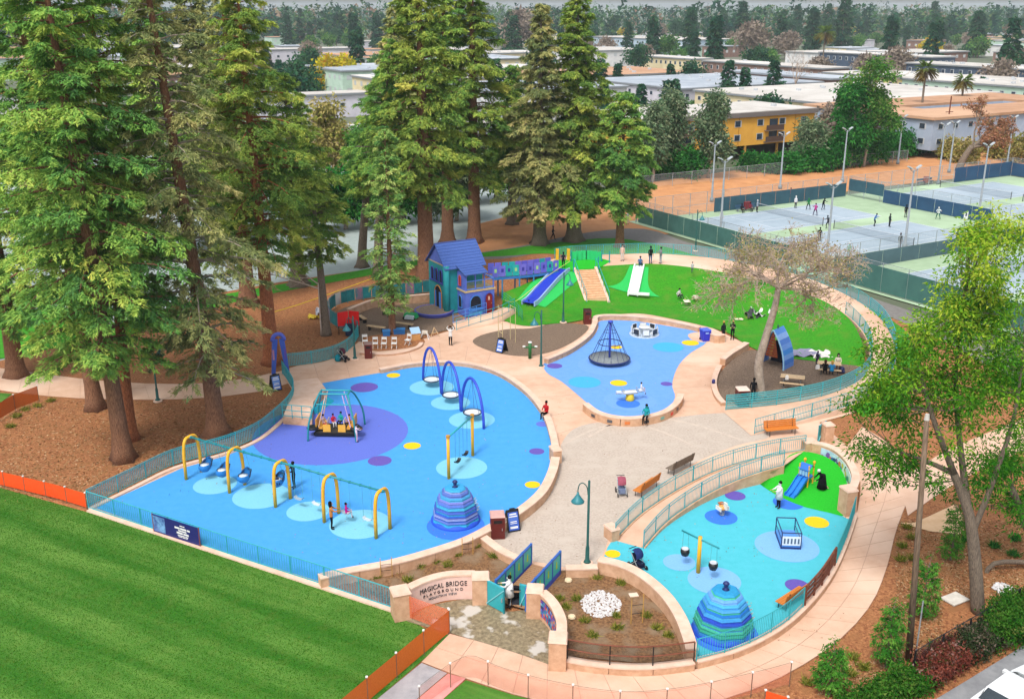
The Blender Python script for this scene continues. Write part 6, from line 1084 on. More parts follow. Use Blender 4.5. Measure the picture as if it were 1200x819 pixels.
for u, v, kd, f, sh, pn, h_, l in ((932, 244, 'stand', 20, '#f0eef0', '#2a3040', 'w', 'player in white shirt and dark shorts near the back windscreen'), (947, 246, 'play', -20, '#1f8a4c', '#20242c', 'g', 'player in green shirt and cap on the far court'), (955, 253, 'play', 160, '#b83a86', '#4a3a5a', 'k', 'player in magenta on the far court'), (964, 246, 'play', 30, '#1a1c22', '#3c424c', 'k', 'player in black near the far baseline'), (887, 249, 'stand', 60, '#a8b4c4', '#20242c', 'w', 'player in grey shirt and white cap beside the bench'), (926, 234, 'stand', 0, '#c02840', '#802038', 'k', 'spectator in red at the back windscreen'), (960, 283, 'stand', 150, '#14161a', '#1a1c22', 'k', 'player all in black beside the middle net post'), (970, 268, 'play', 200, '#262a32', '#20242a', 'k', 'player in dark clothes crouching near the net'), (1024, 265, 'play', 60, '#4a7cc0', '#1c2230', 'k', 'player in blue shirt swinging on the near court'), (1042, 266, 'stand', 100, '#2a3038', '#1c2026', 'k', 'player in charcoal at the near court service line'), (1054, 290, 'stand', 10, '#3a3434', '#5a4a48', 'b', 'player in brown beside the floodlight'), (1099, 257, 'play', -30, '#e4ecee', '#2a6a58', 'w', 'player in pale shirt and green trousers by the blue windscreen'), (1061, 255, 'stand', 0, '#1c1e24', '#2a2c34', 'k', 'person in black behind the floodlight pole'), (845, 262, 'stand', 20, '#d8dce4', '#4a5a7a', 'w', 'person in pale shirt beside the west floodlight'), (1121, 277, 'ground', 30, '#4a4e58', '#33363c', 'k', 'person sitting at the edge of the near court'), (994, 302, 'stand', 0, '#8ac0b8', '#7aa8a8', 'w', 'person in pale teal at the gate of the courts')): person(l, u, v, kd, f, sh, pn, h_, 1.72)
person('person in dark red sitting on the back court bench', 878, 248, 'sit', 20, '#8a3040', '#2a2a30', 'k', 1.7, pos=g(879, 247.5) + Vector((0, 0, -.1))); person('person in black sitting on the back court bench end', 870, 247, 'sit', 20, '#20222a', '#2a2a30', 'k', 1.7, pos=g(869, 249) + Vector((0, 0, -.1))); person('person in white standing on the asphalt path behind the mound', 735, 263, 'stand', 10, '#f0eeec', '#d8d4d0', 'k', 1.7, 0)

# ================================================================ town behind
ROOFW = mat('white_roof', '#d0cbc4', '#b8b2aa', .25, .8, c3='#dedad4', detail=10); ROOFO = mat('orange_roof', '#c49878', '#ae8464', .3, .9, c3='#d0a888'); ROOFG = mat('grey_roof', '#b0b8c0', '#98a2ae', .2, .8, c3='#ccd2d8'); GLASS = mat('window_glass', '#39485a', '#28323f', 1, .2, spec=.6); FRAME = paint('#c4c8ca')
_wm = {}
def win_mesh(w, h):
    k = (round(w, 2), round(h, 2))
    if k not in _wm: _wm[k] = (MB().box((0, -.02, 0), (w, .06, h)).mesh('window', FRAME), MB().box((-w * .06, -.06, 0), (w * .76, .03, h * .84)).mesh('pane', GLASS))
    return _wm[k]
def block(name, label, a0, a1, b0, b1, h, wall, roof, rows=2, win=(1.3, 1.2), gap=3.2, z0=0.0, eave=.5, court=None, faces='ab', fascia='#8a8f94', panes=True, group=None, overhang=.5):
    """flat roofed block on the street grid; faces toward +a and -b carry windows"""
    c = T((a0 + a1) / 2, (b0 + b1) / 2); o = thing(name, label, 'building', (c.x, c.y, 0), R(30), group); LA, LB = a1 - a0, b1 - b0   # local x = +b, local y = -a
    bx = lambda x0, x1, y0, y1, zz0, zz1: ((.5 * (x0 + x1), .5 * (y0 + y1), .5 * (zz0 + zz1)), (x1 - x0, y1 - y0, zz1 - zz0))
    X, Y = LB / 2, LA / 2
    if court:
        w_ = court
        for q in ((-X, X, -Y, -Y + w_), (-X, X, Y - w_, Y), (-X, -X + w_, -Y + w_, Y - w_), (X - w_, X, -Y + w_, Y - w_)):
            MB().box(*bx(*q, z0 - .1, h - eave)).build('wall', wall, o); MB().box(*bx(q[0] - overhang * (q[0] == -X), q[1] + overhang * (q[1] == X), q[2] - overhang * (q[2] == -Y), q[3] + overhang * (q[3] == Y), h - eave, h)).build('roof', roof, o)
    else:
        MB().box(*bx(-X, X, -Y, Y, z0 - .1, h - eave)).build('wall', wall, o); rf_ = MB().box(*bx(-X - overhang, X + overhang, -Y - overhang, Y + overhang, h - eave, h - .08)).build('eave', paint(fascia), o); MB().box(*bx(-X - overhang + .3, X + overhang - .3, -Y - overhang + .3, Y + overhang - .3, h - .1, h + .04)).build('roof', roof, o)
        for k in range(max(1, int(LA * LB / 160))): MB().box((random.uniform(-X * .8, X * .8), random.uniform(-Y * .8, Y * .8), h + .25), (random.uniform(.5, 1.4), random.uniform(.5, 1.2), .6)).build('roof_unit', paint('#c8ccd0'), o)
    wm, pm = win_mesh(*win); fh = (h - eave - z0) / rows
    for f in faces:
        Lf = LB if f == 'a' else LA; n = max(1, int(Lf / gap))
        for r in range(rows):
            zz = z0 + fh * (r + .55)
            for k in range(n):
                s = -Lf / 2 + Lf * (k + .5) / n; loc, rz = ((s, -Y - .01, zz), 0) if f == 'a' else ((-X - .01, s, zz), -math.pi / 2)
                w_ = obj('window', wm, o, loc, rz)
                if panes: obj('pane', pm, w_)
    return o
def near(u, v, h): p = g(u, v, h) - Vector((TO.x, TO.y, 0)); p.z = 0; return p.dot(UA), p.dot(UB)
YW = mat('yellow_stucco', '#eeb34a', '#e2a53e', .4, .85); BW = mat('bluegrey_stucco', '#aebccf', '#a0aec2', .4, .85); CW = mat('cream_stucco', '#ecdcb4', '#dfcda4', .4, .85); MW_ = mat('mint_stucco', '#c4dccb', '#b4cebc', .4, .85); BRK = mat('brown_brick', '#927468', '#7c6056', 1, .85); WW = mat('white_stucco', '#e8e6e4', '#d8d6d6', .4, .85); SLATE = mat('slate_mansard', '#4c5c72', '#404e62', .8, .8); LILAC = mat('pale_stucco', '#d8d4dc', '#c8c4ce', .4, .85)
yb = block('apartment_block', 'long yellow apartment block with white roof and brown balconies', -54, -37, -13, 31, 8.6, YW, ROOFW, 2, (1.6, 1.2), 5.5, 2.6, .9, fascia='#7c7470')
for x in (-19, -11, -3, 5, 13, 20): MB().box((x, -8.3, 1.25), (.35, .35, 2.7)).build('carport_post', paint('#c89848'), yb)
MB().box((0, 2, 1.2), (43, 12, 2.6)).build('carport_shade', mat('carport_shade_brown', '#4a4038', '#3a322c', 1, .9), yb)  # solid dark box paints in the shade of the open carport
for x, z_ in ((11.5, 5.0), (11.5, 2.9), (-10, 5.0), (-10, 2.9)): bl = MB().box((x, -9.1, z_ + .5), (4.4, .08, 1.0)).build('balcony', paint('#5c463c'), yb); MB().box((x, -8.7, z_), (4.4, 1.0, .12)).build('slab', paint('#8a7868'), bl); MB().box((x, -8.56, z_ + 1.1), (2.0, .08, 2.0)).build('sliding_door', GLASS, bl)
for x in (-15, -4, 3, 17): MB().box((x, -8.53, 5.2), (.1, .06, 5.0)).build('downpipe', paint('#b8822e'), yb)
block('apartment_block', 'blue grey apartment block with orange roof around a courtyard', -52, -20, 44, 104, 7.6, BW, ROOFO, 2, (1.5, 1.1), 4.2, 1.6, .5, court=12.5)
block('apartment_block', 'cream apartment block with broad white flat roof', -99, -55, 53, 112, 7.2, CW, ROOFW, 2, (1.3, 1.0), 3.6); block('apartment_block', 'low wide block with pale grey roof sheets behind the yellow building', -150, -106, 54, 118, 7.0, LILAC, ROOFG, 2, (1.3, 1.0), 4.5); block('apartment_block', 'block with orange roof behind the grey roof sheets', -196, -160, 50, 104, 7.0, CW, ROOFO, 2, (1.3, 1.0), 4.5)
a, b = near(1092, 67, 8.5); block('terrace_block', 'dark slate mansard terrace with white dormers behind the palms', a - 58, a, b, b + 14, 8.5, SLATE, ROOFW, 2, (1.4, 1.5), 3.4); a, b = near(1260, 84, 8.5); block('terrace_block', 'dark slate mansard terrace at the right beyond the mint block', a - 62, a, b, b + 14, 8.5, SLATE, ROOFW, 2, (1.4, 1.5), 3.4); a, b = near(1250, 78, 6); block('terrace_block', 'white terrace standing behind the mint block', a - 60, a - 8, b - 24, b - 8, 6, WW, ROOFW, 2, (1.3, 1.2), 3.4)
a, b = near(1240, 104, 7.5); block('apartment_block', 'pale mint apartment block behind the palm trees', a - 48, a, b, b + 30, 7.5, MW_, ROOFW, 2, (1.4, 1.1), 3.4); a, b = near(1062, 91, 7.5); block('apartment_block', 'pale yellow apartment block behind the tall mixed tree', a - 32, a, b, b + 26, 7.5, mat('pale_yellow_stucco', '#eedc9a', '#e2ce8a', .4, .85), ROOFW, 2, (1.3, 1.1), 3.4)
a, b = near(975, 92, 8); block('terrace_block', 'brown brick terrace with white dormers behind the white roofs', a - 44, a, b, b + 12, 8, BRK, ROOFG, 2, (1.2, 1.5), 3.0); a, b = near(965, 80, 8); block('terrace_block', 'brown terrace rising behind the nearer brick terrace', a - 60, a, b, b + 12, 8, BRK, ROOFW, 2, (1.2, 1.5), 3.2)
a, b = near(812, 69, 7.5); block('apartment_block', 'long cream apartment block with rows of dark windows beside cypress', a - 34, a, b, b + 10, 7.5, CW, ROOFW, 2, (1.3, 1.4), 3.0)
a, b = near(800, 47, 9); block('office_block', 'pale blue office block low in the tree belt', a - 90, a, b, b + 40, 9, mat('pale_blue_stucco', '#bcd0e0', '#acc0d0', .3, .8), ROOFW, 2, (2.0, 1.4), 5)
a, b = near(432, 108, 6); block('hall', 'long low hall with white roof behind the redwoods', a - 8, a, b - 34, b, 6, LILAC, ROOFW, 1, (1.5, 1.2), 4.5); a, b = near(420, 56, 7); block('hall', 'distant hall with white roof above the autumn trees', a - 14, a, b - 50, b, 7, LILAC, ROOFW, 1, (1.5, 1.2), 5); a, b = near(640, 78, 7); block('hall', 'white roofed hall glimpsed between the redwoods', a - 20, a, b - 40, b, 7, WW, ROOFW, 1, (1.5, 1.2), 4.5)
a, b = near(610, 145, 5); block('hall', 'low white roofed building just behind the middle redwoods', a - 16, a, b - 30, b, 5, LILAC, ROOFW, 1, (1.5, 1.2), 4.5)
a, b = near(20, 112, 5); block('house', 'house with orange roof at the left edge behind foliage', a - 12, a, b - 14, b, 5.5, WW, mat('tile_red_roof', '#c86a4a', '#b45a3c', .6, .9), 1, (1.2, 1.1), 4); a, b = near(26, 145, 4.5); block('house', 'low white roofed house below the orange roofed one', a - 14, a, b - 12, b, 4.5, WW, ROOFW, 1, (1.2, 1.1), 4)
rb = random.Random(21); pal = [('white', WW), ('cream', CW), ('lilac grey', LILAC), ('brown brick', BRK), ('pale mint', MW_)]
taken = [(-54, -37, -13, 31), (-52, -20, 44, 104), (-99, -55, 53, 112), (-150, -106, 54, 118), (-196, -160, 50, 104)]
for o in [x for x in bpy.data.objects if x.get('category') == 'building']:
    d = Vector((o.location.x - TO.x, o.location.y - TO.y, 0)); taken.append((d.dot(UA) - 22, d.dot(UA) + 22, d.dot(UB) - 22, d.dot(UB) + 22))
cnt = 0
for ia in range(14):
    for ib in range(16):
        a1, b0 = -110 - ia * 46 + rb.uniform(-4, 4), -210 + ib * 52 + rb.uniform(-5, 5); la, lb_ = rb.uniform(20, 38), rb.uniform(22, 42); c = T(a1 - la / 2, b0 + lb_ / 2)
        if c.y < 240 or c.y > 560 or abs(c.x) > c.y * .56 + 10 or rb.random() < .38: continue
        if any(not (a1 < t[0] - 3 or a1 - la > t[1] + 3 or b0 > t[3] + 3 or b0 + lb_ < t[2] - 3) for t in taken): continue
        nm_, wm_ = pal[rb.randrange(5)]; rr_ = [ROOFW, ROOFW, ROOFG, ROOFO][rb.randrange(4)]; rn = {'white_roof': 'white', 'grey_roof': 'grey', 'orange_roof': 'orange'}[rr_.name]
        block('town_block', f'distant flat roofed {nm_} block with {rn} roof among the town trees', a1 - la, a1, b0, b0 + lb_, rb.uniform(6, 9), wm_, rr_, 2, (1.5, 1.3), 4.4, panes=False, group=f'distant {nm_} blocks with {rn} roofs'); cnt += 1; taken.append((a1 - la, a1, b0, b0 + lb_))
for k in range(230):   # small houses among the far trees
    y = rb.uniform(470, 1000); x = rb.uniform(-.55, .55) * y; d = Vector((x - TO.x, y - TO.y, 0)); a1, b0 = d.dot(UA), d.dot(UB); la, lb_ = rb.uniform(9, 18), rb.uniform(12, 26)
    if cnt > 95 or any(not (a1 < t[0] - 6 or a1 - la > t[1] + 6 or b0 > t[3] + 6 or b0 + lb_ < t[2] - 6) for t in taken): continue
    nm_, wm_ = pal[rb.randrange(5)]; rr_ = [ROOFW, ROOFG, ROOFG, ROOFO][rb.randrange(4)]; rn = {'white_roof': 'white', 'grey_roof': 'grey', 'orange_roof': 'orange'}[rr_.name]
    block('town_house', f'small far {nm_} house with {rn} roof in the tree belt', a1 - la, a1, b0, b0 + lb_, rb.uniform(4.5, 7), wm_, rr_, 1, (1.6, 1.4), 5, panes=False, group=f'small far {nm_} houses with {rn} roofs', overhang=.3); cnt += 1; taken.append((a1 - la, a1, b0, b0 + lb_))
print('town blocks', cnt)
# ================================================================ vegetation
BARK = mat('redwood_bark', '#a8785a', '#54392a', 7, .95, .9, stretch=(0, (5, 5, .5)), detail=8); BARKG = mat('grey_bark', '#948472', '#584c44', 7, .95, .9, stretch=(0, (5, 5, .5))); BARKP = mat('pale_bark', '#b8a898', '#948678', 4, .9, .5); TWIG = mat('bare_twig', '#bca898', '#968474', 5, .9); BARKR = mat('orange_bark', '#c47a50', '#6a3a26', 7, .95, .9, stretch=(0, (5, 5, .5)))
def leaf_tris(rg, P, D, L, W, droop=.0, U=None):
    """triangular leaf sprays: base points P, directions D; U is the way the blades face"""
    n = len(P); D = D / (np.linalg.norm(D, axis=1, keepdims=True) + 1e-9); a = rg.normal(size=(n, 3)) if U is None else U; w = np.cross(D, a); w /= (np.linalg.norm(w, axis=1, keepdims=True) + 1e-9)
    v = np.empty((n, 3, 3)); v[:, 0] = P - w * W[:, None]; v[:, 1] = P + w * W[:, None]; v[:, 2] = P + D * L[:, None]; v[:, 2, 2] -= droop * L
    return v.reshape(-1, 3)
def tree_root(name, label, base, group=None, rz=0, cat='tree'): return thing(name, label, cat, base, rz, group)
def pal4(a, b, c, d, k=1.3): return [lin(x, k) for x in (a, b, c, d)]
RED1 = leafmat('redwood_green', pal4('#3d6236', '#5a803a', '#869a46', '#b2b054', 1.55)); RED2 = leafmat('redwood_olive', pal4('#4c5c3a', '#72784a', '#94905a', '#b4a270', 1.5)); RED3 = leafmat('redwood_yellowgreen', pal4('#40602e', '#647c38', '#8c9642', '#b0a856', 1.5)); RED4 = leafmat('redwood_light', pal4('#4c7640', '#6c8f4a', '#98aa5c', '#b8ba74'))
RW = 'redwood_tree'
def conifer(name, label, base, H, hb, Rm, seed, m, bark=BARK, tr=.6, nb=95, dens=3.3, nl=15, L=.29, W=.052, lean=(0, 0), prof=None, group=None, dead=0, cat='tree', flare=1.7, rise=.16, droop=.42, wide=.4):
    """boughs spiral up the trunk; each carries a flat drooping frond of branchlets with needle sprays"""
    rg = np.random.default_rng(seed); o = tree_root(name, label, base, group, cat=cat); nb = int(nb * (1.45 if name == RW else 1.2 if name == 'young_redwood' else 1))
    hs_ = np.array([0, .02, .05, .12, .3, .5, .7, .85, 1.0]) * H; pts = [(lean[0] * (h / H) ** 1.3, lean[1] * (h / H) ** 1.3, h - .1) for h in hs_]; rr = [tr * flare, tr * 1.25, tr * 1.05, tr * .95, tr * .78, tr * .58, tr * .36, tr * .18, .03]
    mb = MB(); mb.tube(pts, rr, 12)
    if tr > .4:   # buttressed foot
        mb.v = [(x * (1 + .16 * math.sin(5 * math.atan2(y, x) + seed) * max(0, 1 - z_ / (H * .06))), y * (1 + .16 * math.sin(5 * math.atan2(y, x) + seed) * max(0, 1 - z_ / (H * .06))), z_) for x, y, z_ in mb.v]
    mb.build('trunk', bark, o, True)
    t = (np.arange(nb) + rg.random(nb)) / nb; h = hb + (H - hb) * t
    if prof is None: prof = lambda t: np.minimum(1, .6 + t * 2.0) * (1 - t) ** .8
    az = np.arange(nb) * 2.39996 + rg.normal(0, .4, nb); Lb = Rm * prof(t) * rg.uniform(.45, 1.2, nb) + .3; ri = rise + .3 * t + rg.normal(0, .09, nb); dr = droop * rg.uniform(.5, 1.5, nb) * (1 - .5 * t)
    B0 = np.stack([lean[0] * (h / H) ** 1.3, lean[1] * (h / H) ** 1.3, h], 1); dirh = np.stack([np.cos(az), np.sin(az), np.zeros(nb)], 1)
    def bpt(i, s): return B0[i] + dirh[i] * (Lb[i] * s)[:, None] + np.stack([0 * s, 0 * s, Lb[i] * (ri[i] * s - dr[i] * s * s)], 1)
    lm = MB()
    for i in range(nb):
        q = bpt(np.full(4, i), np.array([0, .35, .7, 1.0])); r0 = max(.02, .02 * Lb[i] + .01); lm.tube([tuple(x) for x in q], [r0, r0 * .7, r0 * .4, .008], 4)
    lm.build('limbs', BARKP if dead > .2 else bark, o)
    ns = np.maximum(5, Lb * dens * 2).astype(int); ci = np.repeat(np.arange(nb), ns); n = len(ci); s = .16 + .86 * rg.random(n) ** .85; sg = np.sign(rg.random(n) - .5)
    keep = rg.random(n) > dead; ci, s, sg = ci[keep], s[keep], sg[keep]; n = len(ci); side = np.stack([-np.sin(az[ci]), np.cos(az[ci]), 0 * s], 1)
    l = Lb[ci] * wide * np.clip(1.12 - s, .1, 1) ** .8 * rg.uniform(.6, 1.25, n) + L * .9; d = dirh[ci] * (.35 + .5 * s)[:, None] + side * (sg * (1 - .35 * s))[:, None] + np.stack([rg.normal(0, .12, n), rg.normal(0, .12, n), rg.normal(-.12, .16, n)], 1); d /= np.linalg.norm(d, axis=1, keepdims=True); B = bpt(ci, s)
    k = nl * 2; tt = rg.random((n, k)) ** .8; dd = np.repeat(d, k, 0); T_ = tt.ravel(); ll = np.repeat(l, k); P = np.repeat(B, k, 0) + dd * (ll * T_)[:, None]; P[:, 2] -= .3 * ll * T_ ** 2; P += rg.normal(0, .05 + .12 * L, P.shape) * np.array([1, 1, .7])
    perp = np.stack([-dd[:, 1], dd[:, 0], 0 * T_], 1); sd_ = np.sign(rg.random(n * k) - .5); D = dd * .8 + perp * (sd_ * .55)[:, None] + rg.normal(0, .22, P.shape); D[:, 2] -= .22; U = np.array([0, 0, 1.0]) + rg.normal(0, .45, P.shape)
    v = leaf_tris(rg, P, D, rg.uniform(.6, 1.25, n * k) * L, rg.uniform(.7, 1.3, n * k) * W, .12, U)
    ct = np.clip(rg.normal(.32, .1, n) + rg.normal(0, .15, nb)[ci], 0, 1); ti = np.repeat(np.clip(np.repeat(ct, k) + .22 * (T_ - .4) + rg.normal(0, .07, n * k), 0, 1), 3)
    obj('crown', mass_mesh('crown', v, np.arange(len(v)).reshape(-1, 3), m, ti), o); return o
def broad(name, label, base, stem, blobs, m, seed=1, k=26, L=.3, W=.1, bark=BARKG, clr=.45, group=None, cat='tree', droop=.3, limbs=True, flat=.8, sub=0, keep=1.0, fresh=0.0):
    """stem: list of polylines [(pts, radii)] relative to base; blobs: (centre relative to base, (rx, ry, rz), clump count)"""
    rg = np.random.default_rng(seed); o = tree_root(name, label, base, group, cat=cat); mb = MB(); nodes = []
    for pts, rr in stem:
        q = cr([Vector(p) for p in pts], 4); n = len(q); rs = [rr[0] + (rr[1] - rr[0]) * i / (n - 1) for i in range(n)]; mb.tube(q, rs, 9); nodes += q[len(q) // 3:]
    mb.build('trunk', bark, o, True); Cs = []
    for c, r, n in blobs:
        u_ = rg.normal(size=(n, 3)); u_ /= np.linalg.norm(u_, axis=1, keepdims=True); Cs.append(np.array(c) + u_ * (rg.random(n) ** .45)[:, None] * np.array(r))
    C = np.vstack(Cs)
    if sub:
        S_ = C[rg.choice(len(C), max(4, len(C) // sub), replace=False)]; C = S_[rg.integers(0, len(S_), int(len(C) * keep))] + rg.normal(0, 1, (int(len(C) * keep), 3)) * np.array([.42, .42, .3])
    n = len(C)
    if limbs:
        lm = MB(); N_ = np.array([tuple(x) for x in nodes])
        for i in range(0, n, 2):
            dd = np.linalg.norm(N_ - C[i], axis=1) + np.maximum(0, N_[:, 2] - C[i][2]) * 2; a = Vector(N_[dd.argmin()]); e = Vector(C[i]); mid = a.lerp(e, .5) + Vector((0, 0, -.08 * (e - a).length)) + Vector(rg.normal(0, .08, 3)); r0 = .012 + .006 * (e - a).length; lm.tube([a, mid, e], [r0, r0 * .7, .006], 4)
        lm.build('limbs', bark, o)
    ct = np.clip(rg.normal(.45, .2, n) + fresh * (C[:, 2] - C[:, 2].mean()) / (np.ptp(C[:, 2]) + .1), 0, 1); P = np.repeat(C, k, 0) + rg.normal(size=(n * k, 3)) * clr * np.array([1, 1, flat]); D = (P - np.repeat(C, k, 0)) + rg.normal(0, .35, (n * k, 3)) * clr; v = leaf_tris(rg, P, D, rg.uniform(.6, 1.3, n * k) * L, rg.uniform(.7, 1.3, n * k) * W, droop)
    obj('crown', mass_mesh('crown', v, np.arange(len(v)).reshape(-1, 3), m, np.repeat(np.clip(np.repeat(ct, k) + rg.normal(0, .12, n * k), 0, 1), 3)), o); return o
def zat(u, v, base): return atY(u, v, base.y).z
# --- the redwoods on the left
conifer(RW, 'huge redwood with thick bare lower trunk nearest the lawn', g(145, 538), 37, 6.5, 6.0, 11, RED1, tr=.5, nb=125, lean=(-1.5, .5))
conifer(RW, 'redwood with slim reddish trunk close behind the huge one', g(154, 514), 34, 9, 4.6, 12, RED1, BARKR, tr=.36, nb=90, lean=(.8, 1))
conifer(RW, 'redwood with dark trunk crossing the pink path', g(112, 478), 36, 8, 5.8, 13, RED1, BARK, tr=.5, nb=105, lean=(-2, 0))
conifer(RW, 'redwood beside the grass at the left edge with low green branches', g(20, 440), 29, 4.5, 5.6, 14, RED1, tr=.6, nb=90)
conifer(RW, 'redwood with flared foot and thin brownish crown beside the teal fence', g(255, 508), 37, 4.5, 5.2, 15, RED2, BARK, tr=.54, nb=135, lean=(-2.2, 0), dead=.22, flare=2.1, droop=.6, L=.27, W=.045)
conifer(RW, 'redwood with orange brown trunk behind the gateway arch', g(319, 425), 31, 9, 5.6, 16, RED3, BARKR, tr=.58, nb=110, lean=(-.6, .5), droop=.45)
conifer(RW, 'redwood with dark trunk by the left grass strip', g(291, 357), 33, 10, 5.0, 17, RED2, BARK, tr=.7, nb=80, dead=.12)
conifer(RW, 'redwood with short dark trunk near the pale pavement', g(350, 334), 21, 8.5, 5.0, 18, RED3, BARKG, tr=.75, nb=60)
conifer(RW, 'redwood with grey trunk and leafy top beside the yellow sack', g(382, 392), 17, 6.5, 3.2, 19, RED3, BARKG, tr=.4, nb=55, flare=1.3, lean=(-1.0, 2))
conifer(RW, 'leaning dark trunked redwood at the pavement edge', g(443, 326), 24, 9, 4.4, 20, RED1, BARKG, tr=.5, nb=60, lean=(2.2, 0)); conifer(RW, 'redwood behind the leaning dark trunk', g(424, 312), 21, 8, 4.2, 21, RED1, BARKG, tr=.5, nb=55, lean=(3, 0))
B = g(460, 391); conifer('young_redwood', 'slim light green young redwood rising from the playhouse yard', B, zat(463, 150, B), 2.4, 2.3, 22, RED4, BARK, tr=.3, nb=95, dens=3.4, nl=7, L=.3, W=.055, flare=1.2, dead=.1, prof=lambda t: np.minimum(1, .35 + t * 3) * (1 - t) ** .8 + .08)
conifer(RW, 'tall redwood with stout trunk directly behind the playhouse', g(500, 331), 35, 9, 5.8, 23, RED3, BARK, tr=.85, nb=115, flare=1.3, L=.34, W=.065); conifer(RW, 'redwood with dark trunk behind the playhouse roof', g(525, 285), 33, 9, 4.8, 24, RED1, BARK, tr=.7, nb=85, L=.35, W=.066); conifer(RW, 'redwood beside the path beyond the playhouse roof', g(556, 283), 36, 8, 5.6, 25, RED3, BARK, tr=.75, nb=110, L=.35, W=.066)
CP_ = lambda t: np.minimum(1, .55 + t * 4) * (1 - t) ** .85 + .04
B = g(632, 286); conifer(RW, 'olive redwood at the left of the pair behind the mound', B, zat(632, 6, B), 3.6, 5.0, 26, RED2, BARKG, tr=.75, nb=125, L=.35, W=.066, dead=.06, prof=CP_); B = g(672, 282); conifer(RW, 'tallest redwood of the pair behind the mound', B, zat(672, -14, B), 4.2, 6.4, 27, RED3, BARKG, tr=.85, nb=140, L=.35, W=.066, prof=CP_); B = g(726, 289); conifer(RW, 'shorter rounded redwood with reddish trunk behind the white slide', B, zat(726, 108, B), 4.6, 4.4, 28, RED1, BARK, tr=.5, nb=85, L=.34, W=.066, prof=lambda t: np.minimum(1, .7 + t * 2) * (1 - t) ** .6)
for u, v, H, Rm, l in ((200, 300, 30, 5, 'redwood beyond the street at the left'), (90, 300, 30, 5, 'redwood by the street behind the path redwoods'), (470, 262, 27, 4.6, 'redwood across the pavement behind the playhouse'), (600, 262, 20, 4, 'dark conifer beyond the asphalt path'), (250, 285, 30, 4.8, 'redwood beside the pale pavement far behind')): conifer(RW, l, g(u, v), H, 6, Rm, int(u), RED2 if u % 20 else RED1, BARKG, tr=.6, nb=70, nl=7, L=.55, W=.13)
# dead pale branches
def twig_tree(name, label, base, limbs, seed, depth=4, m=TWIG, leafm=None, nleaf=0, L=.25, W=.07, group=None, cat='tree', bark=None, spread_=.5, fork=3, shrink=.68, droopy=0.0, trunk=None, tmin=.009):
    rnd_ = random.Random(seed); o = tree_root(name, label, base, group, cat=cat); mb = MB(); tips = []
    if trunk: MB().tube(cr([Vector(p) for p in trunk[0]], 4), [trunk[1] + (trunk[2] - trunk[1]) * i / (4 * (len(trunk[0]) - 1)) for i in range(4 * (len(trunk[0]) - 1) + 1)], 9).build('trunk', bark or m, o, True)
    def grow(p, d, ln, r, k):
        q = p.copy(); pts = [p.copy()]
        for _ in range(3): d = (d + Vector((rnd_.gauss(0, .16), rnd_.gauss(0, .16), rnd_.gauss(0, .12) - droopy)) ).normalized(); q = q + d * ln / 3; pts.append(q.copy())
        mb.tube(pts, [r, r * .85, r * .7, r * .55], 4 if r > .02 else 3)
        if k <= 1: tips.extend(pts[1:])
        if k == 0: return
        for i in range(fork): j = rnd_.choice((1, 2, 3, 3)); dd = (d + Vector((rnd_.gauss(0, spread_), rnd_.gauss(0, spread_), rnd_.gauss(.1, spread_ * .7)))).normalized(); grow(pts[j], dd, ln * shrink * rnd_.uniform(.7, 1.2), max(tmin, r * .55), k - 1)
    for p, d, ln, r in limbs: grow(Vector(p), Vector(d).normalized(), ln, r, depth)
    mb.build('branches', m, o)
    if leafm and nleaf:
        rg = np.random.default_rng(seed); tp = np.array([tuple(t) for t in tips]); P = tp[rg.integers(0, len(tp), nleaf)] + rg.normal(0, .18, (nleaf, 3)); v = leaf_tris(rg, P, rg.normal(size=(nleaf, 3)) + np.array([0, 0, -.3]), rg.uniform(.6, 1.3, nleaf) * L, rg.uniform(.7, 1.3, nleaf) * W)
        obj('crown', mass_mesh('crown', v, np.arange(len(v)).reshape(-1, 3), leafm, np.repeat(rg.random(nleaf), 3)), o)
    return o
OLIVE = leafmat('olive_leaves', pal4('#6a7a34', '#98924a', '#b4a468', '#c4ac90', .9))
B = g(893, 466); S = lambda u, v, dy=0: (lambda w: tuple(w - B))(atY(u, v, B.y + dy)); tk = [(0, 0, -.1), S(889, 430), S(896, 400), S(908, 360), S(912, 338)]; top = Vector(tk[-1])
twig_tree('bare_tree', 'leaning pale trunked tree with twiggy olive crown over the picnic bed', B, [(top, Vector(S(880, 300)) - top, 2.5, .13), (top, Vector(S(945, 310)) - top, 2.5, .13), (top, (.1, .6, .7), 2.6, .11), (top, (.5, -.5, .6), 2.6, .1), (top, (.9, .2, .15), 2.4, .1), (top, (-.7, -.2, .35), 2.6, .09)], 5, 5, TWIG, OLIVE, 5500, .17, .045, bark=BARKP, trunk=(tk, .36, .2), spread_=.66, fork=4, shrink=.68, droopy=.03, tmin=.015)
B = g(886, 353, .6); twig_tree('bare_tree', 'small bare tree standing on the mound slope', B, [((0, 0, 2.2), (-.4, 0, .8), 1.6, .07), ((0, 0, 2.2), (.5, .2, .7), 1.6, .07), ((0, 0, 2.3), (0, .4, .9), 1.5, .06)], 8, 4, TWIG, OLIVE, 1500, .18, .06, bark=BARKP, trunk=([(0, 0, -.2), (-.05, 0, 1.2), (0, 0, 2.3)], .13, .09), spread_=.55)
B = g(382, 392); twig_tree('dead_branches', 'pale dead branches sprouting from the grey trunk', B + Vector((-.35, -.3, 0)), [((.0, 0, 4.2), (-.9, -.1, .45), 3.4, .07), ((0, 0, 4.6), (-.7, -.3, .9), 3.0, .06)], 3, 4, mat('dead_wood', '#d0bcae', '#b8a496', 5, .9), spread_=.5, fork=3, droopy=.06, cat='branches', trunk=([(0, 0, 0), (0, 0, 2.5), (0, 0, 4.7)], .06, .05))
